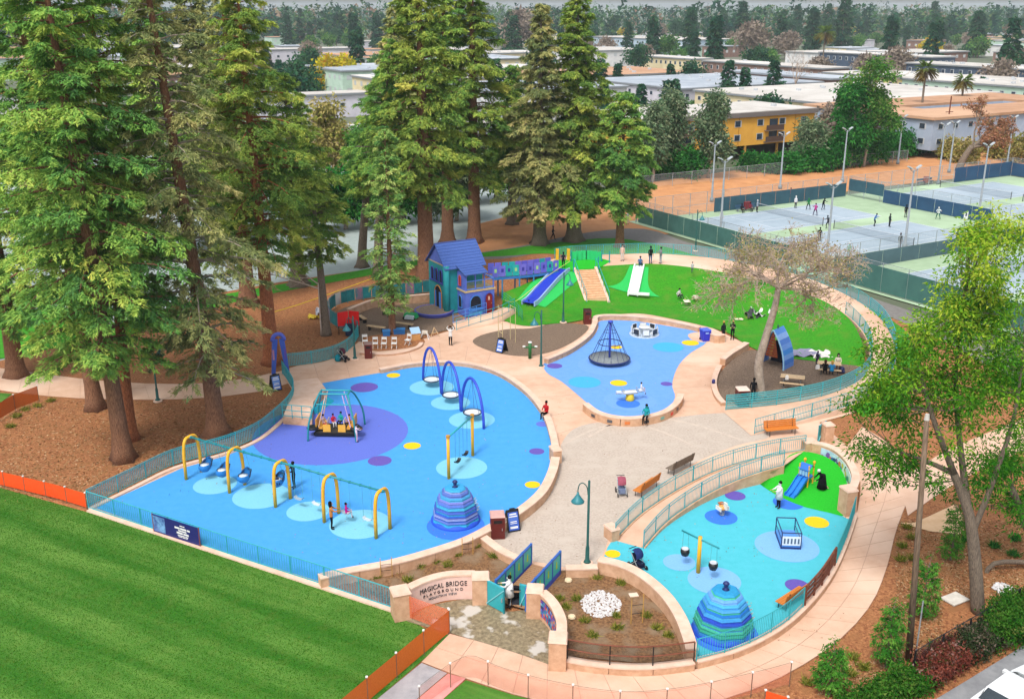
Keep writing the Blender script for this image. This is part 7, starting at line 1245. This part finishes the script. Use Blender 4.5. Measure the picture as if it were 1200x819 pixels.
# --- leafy tree at right
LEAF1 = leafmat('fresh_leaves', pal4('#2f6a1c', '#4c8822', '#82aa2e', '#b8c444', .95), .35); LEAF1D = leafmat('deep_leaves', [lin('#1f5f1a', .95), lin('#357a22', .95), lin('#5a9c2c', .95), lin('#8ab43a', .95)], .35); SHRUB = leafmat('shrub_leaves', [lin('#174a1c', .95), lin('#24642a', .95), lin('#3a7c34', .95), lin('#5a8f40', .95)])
B = g(1147, 716); S = lambda u, v, dy=0: tuple(atY(u, v, B.y + dy) - B)
stem = [([(0, 0, -.2), S(1142, 650), S(1135, 600), S(1118, 555, .3)], (.33, .18)), ([S(1118, 555, .3), S(1085, 540, .5), S(1050, 528, .3)], (.14, .05)), ([S(1135, 600), S(1125, 520, .6), S(1120, 440, 1), S(1130, 340, 1.2)], (.18, .04)), ([S(1118, 555, .3), S(1090, 480, -.4), S(1070, 400, .4)], (.16, .05)), ([S(1139, 625), S(1165, 560, -.5), S(1190, 480, -.6), S(1200, 400)], (.15, .04))]
BL = [(S(1160, 300, .6), (1.5, 1.6, 1.6), 70), (S(1120, 375, .8), (2.2, 2.0, 1.7), 110), (S(1175, 385, 0), (1.6, 2.0, 1.7), 90), (S(1060, 400, .3), (1.5, 1.6, 1.6), 70), (S(1098, 455, .3), (1.9, 1.9, 1.4), 90), (S(1160, 470, -.3), (1.9, 1.8, 1.4), 90), (S(1035, 470, .4), (1.2, 1.3, 1.0), 40), (S(1020, 520, .3), (1.3, 1.2, .8), 34), (S(1055, 550, .4), (1.1, 1.1, .6), 30), (S(1080, 510, -.3), (1.2, 1.2, .8), 40), (S(1040, 430, 1.2), (1.3, 1.4, 1.0), 40), (S(1140, 545, .2), (1.0, 1.0, .9), 30), (S(1175, 265, 1), (.7, .8, .7), 16)]
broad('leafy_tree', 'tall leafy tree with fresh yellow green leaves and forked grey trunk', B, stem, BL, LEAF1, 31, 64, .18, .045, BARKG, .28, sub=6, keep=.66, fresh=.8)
B2 = g(1225, 665); S2 = lambda u, v, dy=0: tuple(atY(u, v, B2.y + dy) - B2)
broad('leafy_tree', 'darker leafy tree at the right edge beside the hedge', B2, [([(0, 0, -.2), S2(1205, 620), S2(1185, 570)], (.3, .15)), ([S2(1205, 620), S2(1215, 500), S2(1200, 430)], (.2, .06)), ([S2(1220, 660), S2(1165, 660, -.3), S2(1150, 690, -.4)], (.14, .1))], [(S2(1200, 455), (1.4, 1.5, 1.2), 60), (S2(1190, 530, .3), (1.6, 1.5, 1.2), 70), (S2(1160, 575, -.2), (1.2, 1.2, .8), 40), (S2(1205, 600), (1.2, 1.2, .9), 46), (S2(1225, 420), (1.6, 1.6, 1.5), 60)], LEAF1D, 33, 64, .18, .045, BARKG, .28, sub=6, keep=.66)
o = thing('utility_pole', 'weathered grey wooden pole standing in the right mulch bed', 'pole', g(1065, 772)); q = atY(1086, 492, g(1065, 772).y) - g(1065, 772); MB().tube([(0, 0, -.2), q * .5, q], [.15, .12, .1], 10).build('shaft', DKWOOD, o, True); MB().cyl(q, q + Vector((0, 0, .25)), .11, .08, 10).build('cap', paint('#c8c4bc'), o); MB().cyl((.22, -.12, .0), (.2, -.12, 3.0), .03, n=6).build('conduit', STEEL, o)
# saplings, hedges, bed plants
def sapling(label, u, v, top, r, seed):
    b = g(u, v); h = zat(u, top, b); o = conifer('young_conifer', label, b, h, .12, r, seed, leafmat('sapling_leaves', pal4('#2a6420', '#42802a', '#64983a', '#8aa84c', .9)), BARKG, tr=.05, nb=46, dens=7, nl=5, L=.14, W=.03, prof=lambda t: (1 - t) ** .5 * .85 + .15, cat='shrub', rise=.6, droop=.2); MB().bar((.3, -.1, 0), (.3, -.1, h * .9), .05, .05).build('stake', paint('#b89a68'), o)
sapling('young upright conifer by the mulch bend below the utility pole', 1038, 780, 712, .34, 41); sapling('small young conifer near the orange net end', 972, 812, 762, .34, 42); sapling('young conifer standing right of the utility pole', 1080, 722, 660, .28, 43); sapling('slim young conifer beside the leafy tree trunk', 1114, 655, 594, .24, 44)
HEDG = leafmat('hedge_green', pal4('#2a6a1e', '#3f7c26', '#5c9034', '#86984a', .6)); HEDR = leafmat('hedge_red', [lin('#3c5a28', .65), lin('#7a3c34', .65), lin('#a05a48', .65), lin('#b08a80', .65)])
def hedge(label, pts, w, h, m, seed, n=900, z=0):
    P = resample(cr(gs(pts), 5), step=.3); rg = np.random.default_rng(seed); b = P[len(P) // 2]; o = thing('hedge', label, 'hedge', b); q = np.array([tuple(p - b) for p in P]); C = q[rg.integers(0, len(q), n)] + rg.normal(0, .1, (n, 3)); C[:, :2] += rg.uniform(-w / 2, w / 2, (n, 2)); C[:, 2] = rg.random(n) ** .6 * h * (.85 + .3 * np.sin(C[:, 0] * 1.3 + seed)); k = 30
    PP_ = np.repeat(C, k, 0) + rg.normal(0, .14, (n * k, 3)); v = leaf_tris(rg, PP_, rg.normal(size=(n * k, 3)) + np.array([0, 0, .4]), rg.uniform(.08, .17, n * k), rg.uniform(.03, .055, n * k)); v[:, 2] = np.maximum(v[:, 2], -.02)
    obj('foliage', mass_mesh('foliage', v, np.arange(len(v)).reshape(-1, 3), m, np.repeat(np.clip(np.repeat(rg.normal(.45, .25, n), k) + rg.normal(0, .1, n * k), 0, 1), 3)), o); mb = MB()
    for p in P[::2]: mb.cyl(p - b + Vector((0, 0, -.05)), p - b + Vector((rg.normal(0, .15), rg.normal(0, .15), h * .8)), .025, .01, 4)
    mb.build('stems', BARKG, o)
hedge('clipped green hedge along the street below the young conifers', [(1000, 834), (1040, 819), (1074, 804)], 1.0, .65, HEDG, 51, 600); hedge('reddish purple hedge section beside the street fence', [(1078, 800), (1105, 785), (1128, 770)], 1.0, .85, HEDR, 52, 600); hedge('twiggy dull hedge between the red and the green sections', [(1132, 772), (1150, 760), (1165, 750)], .9, 1.0, leafmat('hedge_dull', [lin('#2a4a26', .6), lin('#4a5a3a', .6), lin('#7a6a58', .6), lin('#9a8a7c', .6)]), 53, 420); hedge('thick bright green hedge at the right edge by the street', [(1170, 755), (1195, 735), (1235, 708)], 1.6, 1.4, HEDG, 54, 1100)
railing('chain_fence', 'black chain link fence between mulch and the street hedge', cr(gs([(1068, 798), (1105, 775), (1150, 748), (1190, 722)]), 3), 1.5, 2.2, m=BLACK, rails=(1.0,), net=mat('black_link', '#3a3c3e', '#2c2e30', 20, .7, alpha=.25), cat='fence', pr=.04)
TUFT = leafmat('tuft_leaves', [lin('#4a6a20', .65), lin('#7a9030', .65), lin('#b0a848', .65), lin('#c8b468', .65)])
def tuft(label, u, v, r, h, seed, z=0, m=TUFT, group=None, nm='bedding_plant'):
    rg = np.random.default_rng(seed); n = 130; p = g(u, v, z); P = np.zeros((n, 3)); P[:, :2] = rg.normal(0, r * .25, (n, 2)); D = rg.normal(size=(n, 3)); D[:, 2] = np.abs(D[:, 2]) + .5; t = thing(nm, label, 'plant', p, 0, group)
    v = leaf_tris(rg, P, D, rg.uniform(.6, 1.2, n) * h, np.full(n, .025), .15); obj('foliage', mass_mesh('foliage', v, np.arange(len(v)).reshape(-1, 3), m, np.repeat(rg.random(n), 3)), t); return t
for i, (u, v) in enumerate(((655, 702), (676, 702), (664, 712), (686, 728), (722, 722), (723, 736), (695, 745), (758, 722), (770, 736), (728, 684), (700, 677), (783, 745))): tuft('small grassy plant in the gravel planting bed', u, v, .35, .34, 100 + i, .012, group='plants in the gravel planting bed')
for i, (u, v) in enumerate(((440, 676), (465, 669), (492, 664), (478, 680), (510, 658), (535, 650), (558, 640), (580, 652), (525, 662))): tuft('small green plant in the bed behind the sign wall', u, v, .4, .36, 130 + i, .012, group='plants behind the sign wall')
for i, (u, v) in enumerate(((1057, 640), (1068, 630), (1056, 656), (1063, 618), (1070, 655), (1000, 770), (1012, 782), (946, 800), (996, 790))): tuft('yellowish grass clump in the mulch along the pink path', u, v, .4, .4, 160 + i, group='grass clumps beside the pink path')
for i, (u, v) in enumerate(((1165, 640), (1190, 632), (1095, 758), (1128, 632), (1133, 616), (1050, 738), (1188, 650), (1120, 640))): tuft('low green plant in the right mulch bed', u, v, .5, .45, 180 + i, m=SHRUB, group='low plants in the right mulch bed')
for i, (u, v) in enumerate(((30, 480), (44, 476), (20, 488), (60, 470), (12, 500))): tuft('dry grass clump beside the far safety net', u, v, .5, .4, 200 + i, group='dry grass clumps beside the far net')
tag(MB().box((0, 0, .03), (1.1, .8, .06)).build('utility_cover', mat('cover_concrete', '#e4dcd0', '#d0c8bc', 3, .9), None, loc=g(1119, 702), rz=.5), 'pale concrete utility cover in the right mulch bed', 'cover'); gp = g(1177, 691); rg = random.Random(5); mb = MB()
for k in range(160): t, r_ = rg.uniform(0, 6.283), math.sqrt(rg.random()); s_ = rg.uniform(.04, .09); mb.lathe([(0, 0), (s_, .01), (s_ * .8, s_ * .8), (0, s_)], 5, (gp.x + r_ * .5 * math.cos(t), gp.y + r_ * .6 * math.sin(t), 0))
tag(mb.build('gravel', mat('white_gravel', '#ece8e6')), 'small gravel patch beside the leafy tree trunk', 'gravel', kind='stuff')
# --- mid distance: shrubs, eucalyptus, palms
def bush(label, u, v, r, h, seed, m=SHRUB, n=60, group=None, L=.5, nm='shrub', cat='shrub'): b = g(u, v); return broad(nm, label, b, [([(0, 0, -.1), (0, 0, h * .4), (.1, 0, h * .7)], (.12, .05))], [((0, 0, h * .36), (r, r, h * .36), n), ((0, 0, h * .62), (r * .6, r * .6, h * .34), n // 2)], m, seed, 26, L, L * .36, BARKG, .5, group, cat, .1, False)
for i, (u, v, r, h) in enumerate(((878, 200, 1.8, 3.2), (890, 199, 1.6, 2.6), (908, 202, 1.9, 3), (925, 203, 2.3, 3.8), (945, 200, 2.6, 4.4), (960, 200, 2.4, 4), (974, 198, 3.0, 6), (988, 195, 3.4, 7.5), (1002, 192, 3.4, 7), (1020, 192, 3.2, 7), (1036, 186, 3.4, 6.5), (1052, 184, 3.2, 6.2), (1066, 182, 3.0, 6.4), (1078, 180, 3.0, 6), (1092, 178, 2.8, 5), (760, 208, 2.6, 5), (790, 206, 2.4, 4.5), (808, 208, 2.8, 6))): bush('dense dark green shrub in the row behind the dry field', u, v, r, h, 300 + i, group='shrubs behind the dry field')
for i, (u, v, r, h) in enumerate(((1112, 186, 2.4, 4), (1130, 190, 2.5, 4), (1172, 185, 3, 5), (1195, 190, 3, 5))): bush('olive shrub near the leaning red tree', u, v, r, h, 330 + i, OLIVE, group='shrubs near the leaning red tree')
EUC = leafmat('eucalyptus_leaves', [lin('#3c5a3e', .95), lin('#557050', .95), lin('#7a8a68', .95), lin('#98a07c', .95)]); MIX = leafmat('mixed_leaves', [lin('#2a5a24', .95), lin('#42762e', .95), lin('#6a9040', .95), lin('#8a8a58', .95)])
def tallb(label, u, v, top, rpx, m, seed, nb=4, n=70, nm='tree', bark=BARKP, L=.55):
    b = g(u, v); h = zat(u, top, b); r = rpx / ppm(b); rg = random.Random(seed); bl = [((rg.uniform(-.55, .55) * r, rg.uniform(-.4, .4) * r, h * (.42 + .5 * i / (nb - 1))), (r * rg.uniform(.6, .85), r * .7, h * .17), n) for i in range(nb)]
    return broad(nm, label, b, [([(0, 0, -.1), (r * .1, 0, h * .4), (0, 0, h * .85)], (.3, .08))], bl, m, seed, 26, L, L * .33, bark, .6, sub=5, keep=1.0)
tallb('grey green eucalyptus in front of the yellow apartments', 788, 205, 112, 14, EUC, 61); tallb('eucalyptus with pale trunk at the yellow wall', 830, 208, 118, 15, EUC, 62); tallb('eucalyptus behind the carport end of the yellow block', 765, 212, 135, 11, EUC, 63); tallb('tall mixed green tree beside the yellow apartments', 1012, 195, 76, 24, MIX, 64, 6, 44); tallb('dense evergreen lower tree beside the tall mixed tree', 995, 196, 108, 22, SHRUB, 65, 3, 90); tallb('grey green rounded tree at the end of the yellow block', 948, 198, 150, 16, EUC, 66, 3)
REDT = leafmat('rust_twigs', [lin('#7a5a40', .95), lin('#a07050', .95), lin('#b88068', .95), lin('#8a7a4a', .95)]); B = g(1127, 200); twig_tree('leaning_tree', 'wide rust coloured tree leaning over the far courts', B, [((1.0, 0, 3.6), (.9, 0, .7), 3.4, .25), ((1.2, 0, 4), (.9, .3, .4), 3.6, .22), ((1.2, 0, 4), (.4, .2, 1), 4, .2), ((1, 0, 3.8), (1.0, -.4, .5), 3.4, .2), ((1.4, 0, 4.2), (1, 0, .1), 3.4, .2)], 9, 4, BARKG, REDT, 6000, .34, .1, bark=BARKG, trunk=([(-.6, 0, -.2), (0, 0, 2), (1.2, 0, 4.2)], .7, .45), spread_=.5)
def palm(label, u, v, top, seed, k=1.0):
    b = g(u, v); h = zat(u, top, b); o = tree_root('palm_tree', label, b); MB().tube([(0, 0, -.2), (.1, 0, h * .5), (0, 0, h)], [.32, .25, .22], 8).build('trunk', BARKG, o, True); rg = np.random.default_rng(seed); vs = []; n = 60
    az = rg.uniform(0, 6.283, n); el = rg.uniform(-.9, 1.1, n); ti = []
    for a, e in zip(az, el):
        d = np.array([math.cos(a) * math.cos(e), math.sin(a) * math.cos(e), math.sin(e)]); L_ = 2.2 * k
        for s in np.linspace(.3, 1, 12):
            p = np.array([0, 0, h]) + d * L_ * s + np.array([0, 0, -.5 * s * s * L_ * .5])
            for sg in (-1, 1): w = np.cross(d, [0, 0, 1]) * sg; vs.append(leaf_tris(rg, p[None], (w * .8 + d)[None], np.array([.8 * k]), np.array([.08 * k]), .4)); ti += [float(np.clip((e + .9) / 2, 0, 1))] * 3
    v = np.vstack(vs); obj('crown', mass_mesh('crown', v, np.arange(len(v)).reshape(-1, 3), leafmat('palm_fronds', [lin('#8a6a40', .6), lin('#8a8848', .6), lin('#6a8a40', .6), lin('#7a9848', .6)]), np.array(ti)), o)
pb_ = near(1075, 118, 7); palm('palm tree rising from the orange roofed courtyard', 1075, 163, 80, 71, 1.05); palm('palm tree with orange skirt beside the mint block', 1122, 152, 94, 72, 1.0); palm('distant palm among the far town trees', 962, 92, 38, 73, 1.7)
o = thing('power_pole', 'brown timber power pole before the orange roofed block', 'pole', g(1106, 181)); MB().cyl((0, 0, -.2), (0, 0, zat(1109, 113, g(1106, 181))), .16, .12, 8).build('shaft', mat('brown_pole', '#7a4632', '#643626', 4, .9), o); MB().box((0, 0, 8.0), (2.0, .12, .12), .5).build('crossarm', mat('brown_pole', '#7a4632'), o)
for i, (u, v, tp) in enumerate(((1047, 125, 75), (930, 128, 62))): B = g(u, v); h = zat(u, tp, B); twig_tree('bare_street_tree', ('bare slender tree over the white roofs', 'bare tall tree beside the white roof corner')[i], B, [((0, 0, h * .45), (rx, ry, 1), h * .3, .12) for rx, ry in ((.5, 0), (-.5, .2), (.1, .5), (0, -.5))], 80 + i, 4, TWIG, bark=TWIG, trunk=([(0, 0, -.1), (0, 0, h * .5), (0, 0, h * .8)], .3, .1))
for i, (u, v, tp, r, m_, l) in enumerate(((335, 232, 150, 26, EUC, 'grey green tree behind the redwood gap'), (385, 225, 128, 30, OLIVE, 'brownish bushy tree in the gap between the redwoods'), (425, 238, 150, 28, MIX, 'dark green bushy tree behind the leaning redwood'), (300, 250, 165, 26, MIX, 'green bushy tree beyond the pale pavement'), (580, 235, 168, 24, MIX, 'bushy green tree beyond the playhouse redwoods'), (545, 240, 170, 24, EUC, 'grey green bushy tree behind the playhouse redwoods'), (40, 262, 150, 30, MIX, 'bushy green tree beyond the street at the left edge'), (470, 230, 150, 28, EUC, 'grey green tree behind the slim young redwood'), (610, 205, 140, 20, OLIVE, 'olive tree left of the eucalyptus'), (365, 276, 205, 24, MIX, 'low bushy tree at the far side of the pale pavement'), (405, 268, 200, 24, SHRUB, 'dark low tree beyond the leaning redwood'), (448, 264, 195, 22, MIX, 'low green tree framed by the redwood trunks'), (495, 260, 190, 22, SHRUB, 'dark low tree behind the stout trunked redwood'), (535, 258, 195, 20, EUC, 'low grey green tree behind the playhouse roof'), (270, 290, 215, 26, SHRUB, 'dark bushy tree left of the pale pavement'), (150, 292, 205, 30, MIX, 'bushy tree hidden behind the path redwoods'))): tallb(l, u, v, tp, r, m_, 500 + i, 4, 60)
# --- town trees: prototypes copied
DC = leafmat('far_conifer', pal4('#183f34', '#275440', '#3d6642', '#58744a', .9)); DR = leafmat('far_round', pal4('#2a5a30', '#40703a', '#5f8a40', '#8a9a50', .95)); DB = leafmat('far_bare', pal4('#7a6c62', '#8f8074', '#a09284', '#8f8268', .85)); DY = leafmat('far_yellow', [lin('#b0b020', .7), lin('#d0c828', .7), lin('#e0c030', .7), lin('#f0a830', .7)])
protos = []
def proto_con(seed, H, Rm, m=DC): return conifer('town_conifer', 'x', Vector((0, 0, -500)), H, H * .1, Rm, seed, m, BARKG, tr=.35, nb=60, dens=1.6, nl=4, L=1.3, W=.42, prof=lambda t: (1 - t) ** .85 + .08)
def proto_rnd(seed, H, Rm, m): return broad('town_tree', 'x', Vector((0, 0, -500)), [([(0, 0, -.1), (0, 0, H * .4), (0, 0, H * .7)], (.35, .1))], [((0, 0, H * .58), (Rm, Rm, H * .34), 70), ((Rm * .3, 0, H * .72), (Rm * .7, Rm * .7, H * .25), 40)], m, seed, 18, 1.0, .4, BARKG, .8, None, 'tree', .1, False)
pr = {'con': [proto_con(401, 20, 3.6), proto_con(402, 24, 4.6), proto_con(403, 17, 2.4)], 'rnd': [proto_rnd(411, 12, 5, DR), proto_rnd(412, 15, 6.5, DC), proto_rnd(413, 9, 4, DR)], 'bare': [proto_rnd(421, 12, 5.5, DB)], 'yel': [proto_rnd(431, 9, 4, DY)]}
LAB = {'con': ('dark conifer in the hazy town tree belt', 'dark conifers in the town'), 'rnd': ('rounded green tree among the town roofs', 'rounded green trees in the town'), 'bare': ('bare pinkish brown tree among the town roofs', 'bare brown trees in the town'), 'yel': ('yellow autumn tree in the town', 'yellow trees in the town')}
used = {}
def town_tree(kind, i, pos, s):
    src = pr[kind][i % len(pr[kind])]; key = (kind, i % len(pr[kind]))
    if key in used: o = copy_tree(src)
    else: o = src; used[key] = 1
    o.location = pos; o.rotation_euler = (0, 0, random.uniform(0, 6.28)); o.scale = (s, s, s * random.uniform(.9, 1.15)); o['label'], o['group'] = LAB[kind]; return o
rt = random.Random(77); nt = 0
def clear(p, m_=3):
    d = Vector((p.x - TO.x, p.y - TO.y, 0)); a, b = d.dot(UA), d.dot(UB); return not any(t[0] - m_ < a < t[1] + m_ and t[2] - m_ < b < t[3] + m_ for t in taken)
while nt < 285:
    y = 225 + 900 * rt.random() ** .85; x = rt.uniform(-.56, .56) * y; p = Vector((x, y, -.1))
    if y < 330 and -.12 * y < x < .56 * y and x > 10 and y < 300: continue
    if not clear(p): continue
    k = rt.choices(('con', 'rnd', 'bare', 'yel'), (.46, .38, .12, .04) if y > 380 else (.14, .56, .26, .04))[0]
    mx = 1.0 if y > 380 else .7
    town_tree(k, rt.randrange(3), p, rt.uniform(.6, 1.0) * mx * (1.25 if y > 550 else 1)); nt += 1
for k, u, v, s in (('con', 836, 88, 1.25), ('con', 812, 82, .85), ('yel', 385, 108, 1.2), ('yel', 405, 106, 1.1), ('yel', 470, 108, 1.1), ('yel', 375, 110, .9), ('con', 420, 98, .9), ('con', 478, 92, 1.0), ('rnd', 355, 132, .9), ('rnd', 860, 66, 1.0), ('con', 1040, 80, 1.25), ('con', 985, 62, 1.3), ('rnd', 1145, 68, 1.2), ('con', 950, 60, 1.5), ('yel', 1088, 78, 1.2), ('bare', 880, 72, 1.6), ('bare', 920, 70, 1.3), ('bare', 610, 62, 2.0), ('bare', 1165, 118, .9), ('bare', 1050, 95, 1.0), ('con', 1148, 124, .45), ('rnd', 745, 90, .9), ('rnd', 780, 74, 1.2)): town_tree(k, int(u) % 3, g(u, v) - Vector((0, 0, .1)), s)
for i in range(46):   # street trees squeezed between the large blocks
    a_, b_ = rt.choice(((-58, rt.uniform(-10, 48)), (-75, rt.uniform(-10, 46)), (-95, rt.uniform(0, 46)), (-102.5, rt.uniform(54, 116)), (-155, rt.uniform(54, 118)), (-125, rt.uniform(0, 48)), (-36, rt.uniform(36, 41)), (-160, rt.uniform(0, 45)))); town_tree(rt.choice(('rnd', 'rnd', 'bare', 'con')), i, T(a_, b_, -.1), rt.uniform(.45, .75))
# far wood to the horizon, one mass
rg = np.random.default_rng(5); N = 2600; yy = 820 + 4000 * rg.random(N) ** 1.6; xx = rg.uniform(-.6, .6, N) * yy; hh = rg.uniform(13, 29, N) * np.where(rg.random(N) < .12, 1.3, 1); con = rg.random(N) < .55; V = []; TI = []
for x, y, h, c in zip(xx, yy, hh, con):
    n = 46; t = rg.random(n); a = rg.uniform(0, 6.283, n); r = (h * .2 * (1 - t) + .4) if c else h * .38 * np.sqrt(np.maximum(0, 1 - (2 * t - 1) ** 2)); P = np.stack([x + r * np.cos(a), y + r * np.sin(a), h * (.12 + .88 * t)], 1); D = np.stack([np.cos(a), np.sin(a), rg.normal(.1, .5, n)], 1); V.append(leaf_tris(rg, P, D, rg.uniform(2, 4.4, n), rg.uniform(.9, 2.0, n))); TI.append(np.repeat(np.clip((rg.normal(.22, .12) if c else rg.choice([.35, .45, .55, .65, .72, .95])) + rg.normal(0, .07, n), 0, 1), 3))
v = np.vstack(V); o = obj('far_wood', mass_mesh('far_wood', v, np.arange(len(v)).reshape(-1, 3), leafmat('far_wood_leaves', pal4('#17433c', '#27563c', '#48703f', '#927a6a', .85)), np.concatenate(TI))); tag(o, 'hazy wooded belt reaching the horizon behind the town', 'wood', kind='stuff')
# needles, leaves and bark chips lying about
rg = np.random.default_rng(9); LIT = leafmat('litter', pal4('#5a3a24', '#84603c', '#a8845c', '#c8a884', .8), 0)
def litter(name, label, boxes, n, size, seed, z=.03):
    rg = np.random.default_rng(seed); Ps = []
    for (u0, v0, u1, v1), w in boxes:
        k = int(n * w); U_ = rg.uniform(u0, u1, k); V_ = rg.uniform(v0, v1, k); Ps.append(np.array([tuple(g(a_, b_, z)) for a_, b_ in zip(U_, V_)]))
    P = np.vstack(Ps); m_ = len(P); D = rg.normal(size=(m_, 3)) * np.array([1, 1, .15]); v = leaf_tris(rg, P, D, rg.uniform(.6, 1.5, m_) * size, rg.uniform(.25, .5, m_) * size, 0, np.array([0, 0, 1.0]) + rg.normal(0, .3, (m_, 3)))
    tag(obj(name, mass_mesh(name, v, np.arange(len(v)).reshape(-1, 3), LIT, np.repeat(rg.random(m_), 3))), label, 'litter', kind='stuff')
litter('leaf_litter', 'fallen leaves and needles scattered over plaza and play surfaces', [((300, 430, 660, 660), .45), ((640, 380, 830, 490), .15), ((600, 490, 900, 660), .2), ((720, 560, 990, 750), .2)], 900, .07, 3, .03)
litter('bark_chips', 'loose bark chips over the redwood mulch', [((0, 470, 330, 590), .5), ((60, 350, 400, 445), .3), ((430, 300, 700, 335), .2)], 16000, .13, 4, -.035)
litter('bark_chips', 'loose bark chips over the mulch by the leafy tree', [((1050, 610, 1200, 705), .6), ((1040, 705, 1105, 775), .2), ((960, 775, 1050, 815), .2)], 9000, .1, 5, -.035)
# ================================================================ white car on the street
cp = g(1192, 832); o = thing('parked_car', 'white car parked on the street beside the hedge', 'car', cp, R(36))
CW_ = paint('#f0f3f5', .25)
def shell(prof, w, m_, nm, par, top=.8):
    mb = MB(); n = len(prof); vs = [(x, s * w / 2 * (top if z_ > .95 else 1), z_) for s in (-1, 1) for x, z_ in prof]; mb.add(vs, [tuple(range(n)), tuple(range(2 * n - 1, n - 1, -1))] + [(i, (i + 1) % n, n + (i + 1) % n, n + i) for i in range(n)]); return mb.build(nm, m_, par)
shell([(-2.2, .35), (-2.25, .8), (-2.1, .98), (-1.2, 1.02), (.95, 1.0), (2.0, .85), (2.2, .65), (2.2, .35)], 1.8, CW_, 'body', o, 1); cb = shell([(-1.9, 1.0), (-1.5, 1.42), (.1, 1.46), (1.0, 1.0)], 1.55, CW_, 'cabin', o, .85)
DG = mat('car_glass', '#26343c', '#1a262c', 2, .12, spec=.7)
MB().add([(.3, -.58, 1.38), (.3, .58, 1.38), (.95, .66, 1.06), (.95, -.66, 1.06)], [(0, 1, 2, 3)]).build('windscreen', DG, o); MB().add([(-1.53, -.58, 1.43), (-1.53, .58, 1.43), (-1.93, .7, 1.05), (-1.93, -.7, 1.05)], [(0, 1, 2, 3)]).build('rear_window', DG, o); MB().box((-.7, 0, 1.455), (1.5, 1.2, .04), taper=.94).build('roof_panel', CW_, o)
for s in (-1, 1):
    MB().add([(-1.4, s * .69, 1.38), (.05, s * .69, 1.4), (.75, s * .75, 1.06), (-1.65, s * .75, 1.06)], [(0, 1, 2, 3)]).build('side_window', DG, o); MB().box((.55, s * .98, 1.05), (.18, .16, .12)).build('mirror', CW_, o); MB().box((2.15, s * .62, .72), (.12, .36, .14)).build('headlight', paint('#dfe8ee', .1), o)
    for x in (-1.35, 1.35): w_ = MB().cyl((x, s * .72, .33), (x, s * .92, .33), .33, n=18).build('wheel', BLACK, o, True); MB().cyl((x, s * .9, .33), (x, s * .935, .33), .2, n=14).build('rim', STEEL, w_)
# ================================================================ haze: the moist air between here and the far woods
hz = MB().box((0, 3000, 21), (9000, 6700, 44.4)).build('haze', None); hz['kind'] = 'stuff'; hm = bpy.data.materials.new('haze_air'); hm.use_nodes = True; nn_ = hm.node_tree.nodes
for x in list(nn_):
    if x.type == 'BSDF_PRINCIPLED': nn_.remove(x)
pv = nn_.new('ShaderNodeVolumePrincipled'); pv.inputs['Color'].default_value = (.86, .95, 1, 1); pv.inputs['Density'].default_value = .00013; pv.inputs['Anisotropy'].default_value = 0; hm.node_tree.links.new(pv.outputs[0], nn_['Material Output'].inputs['Volume']); hz.data.materials.clear(); hz.data.materials.append(hm); hz['label'] = 'pale blue haze over the town'; hz['category'] = 'haze'
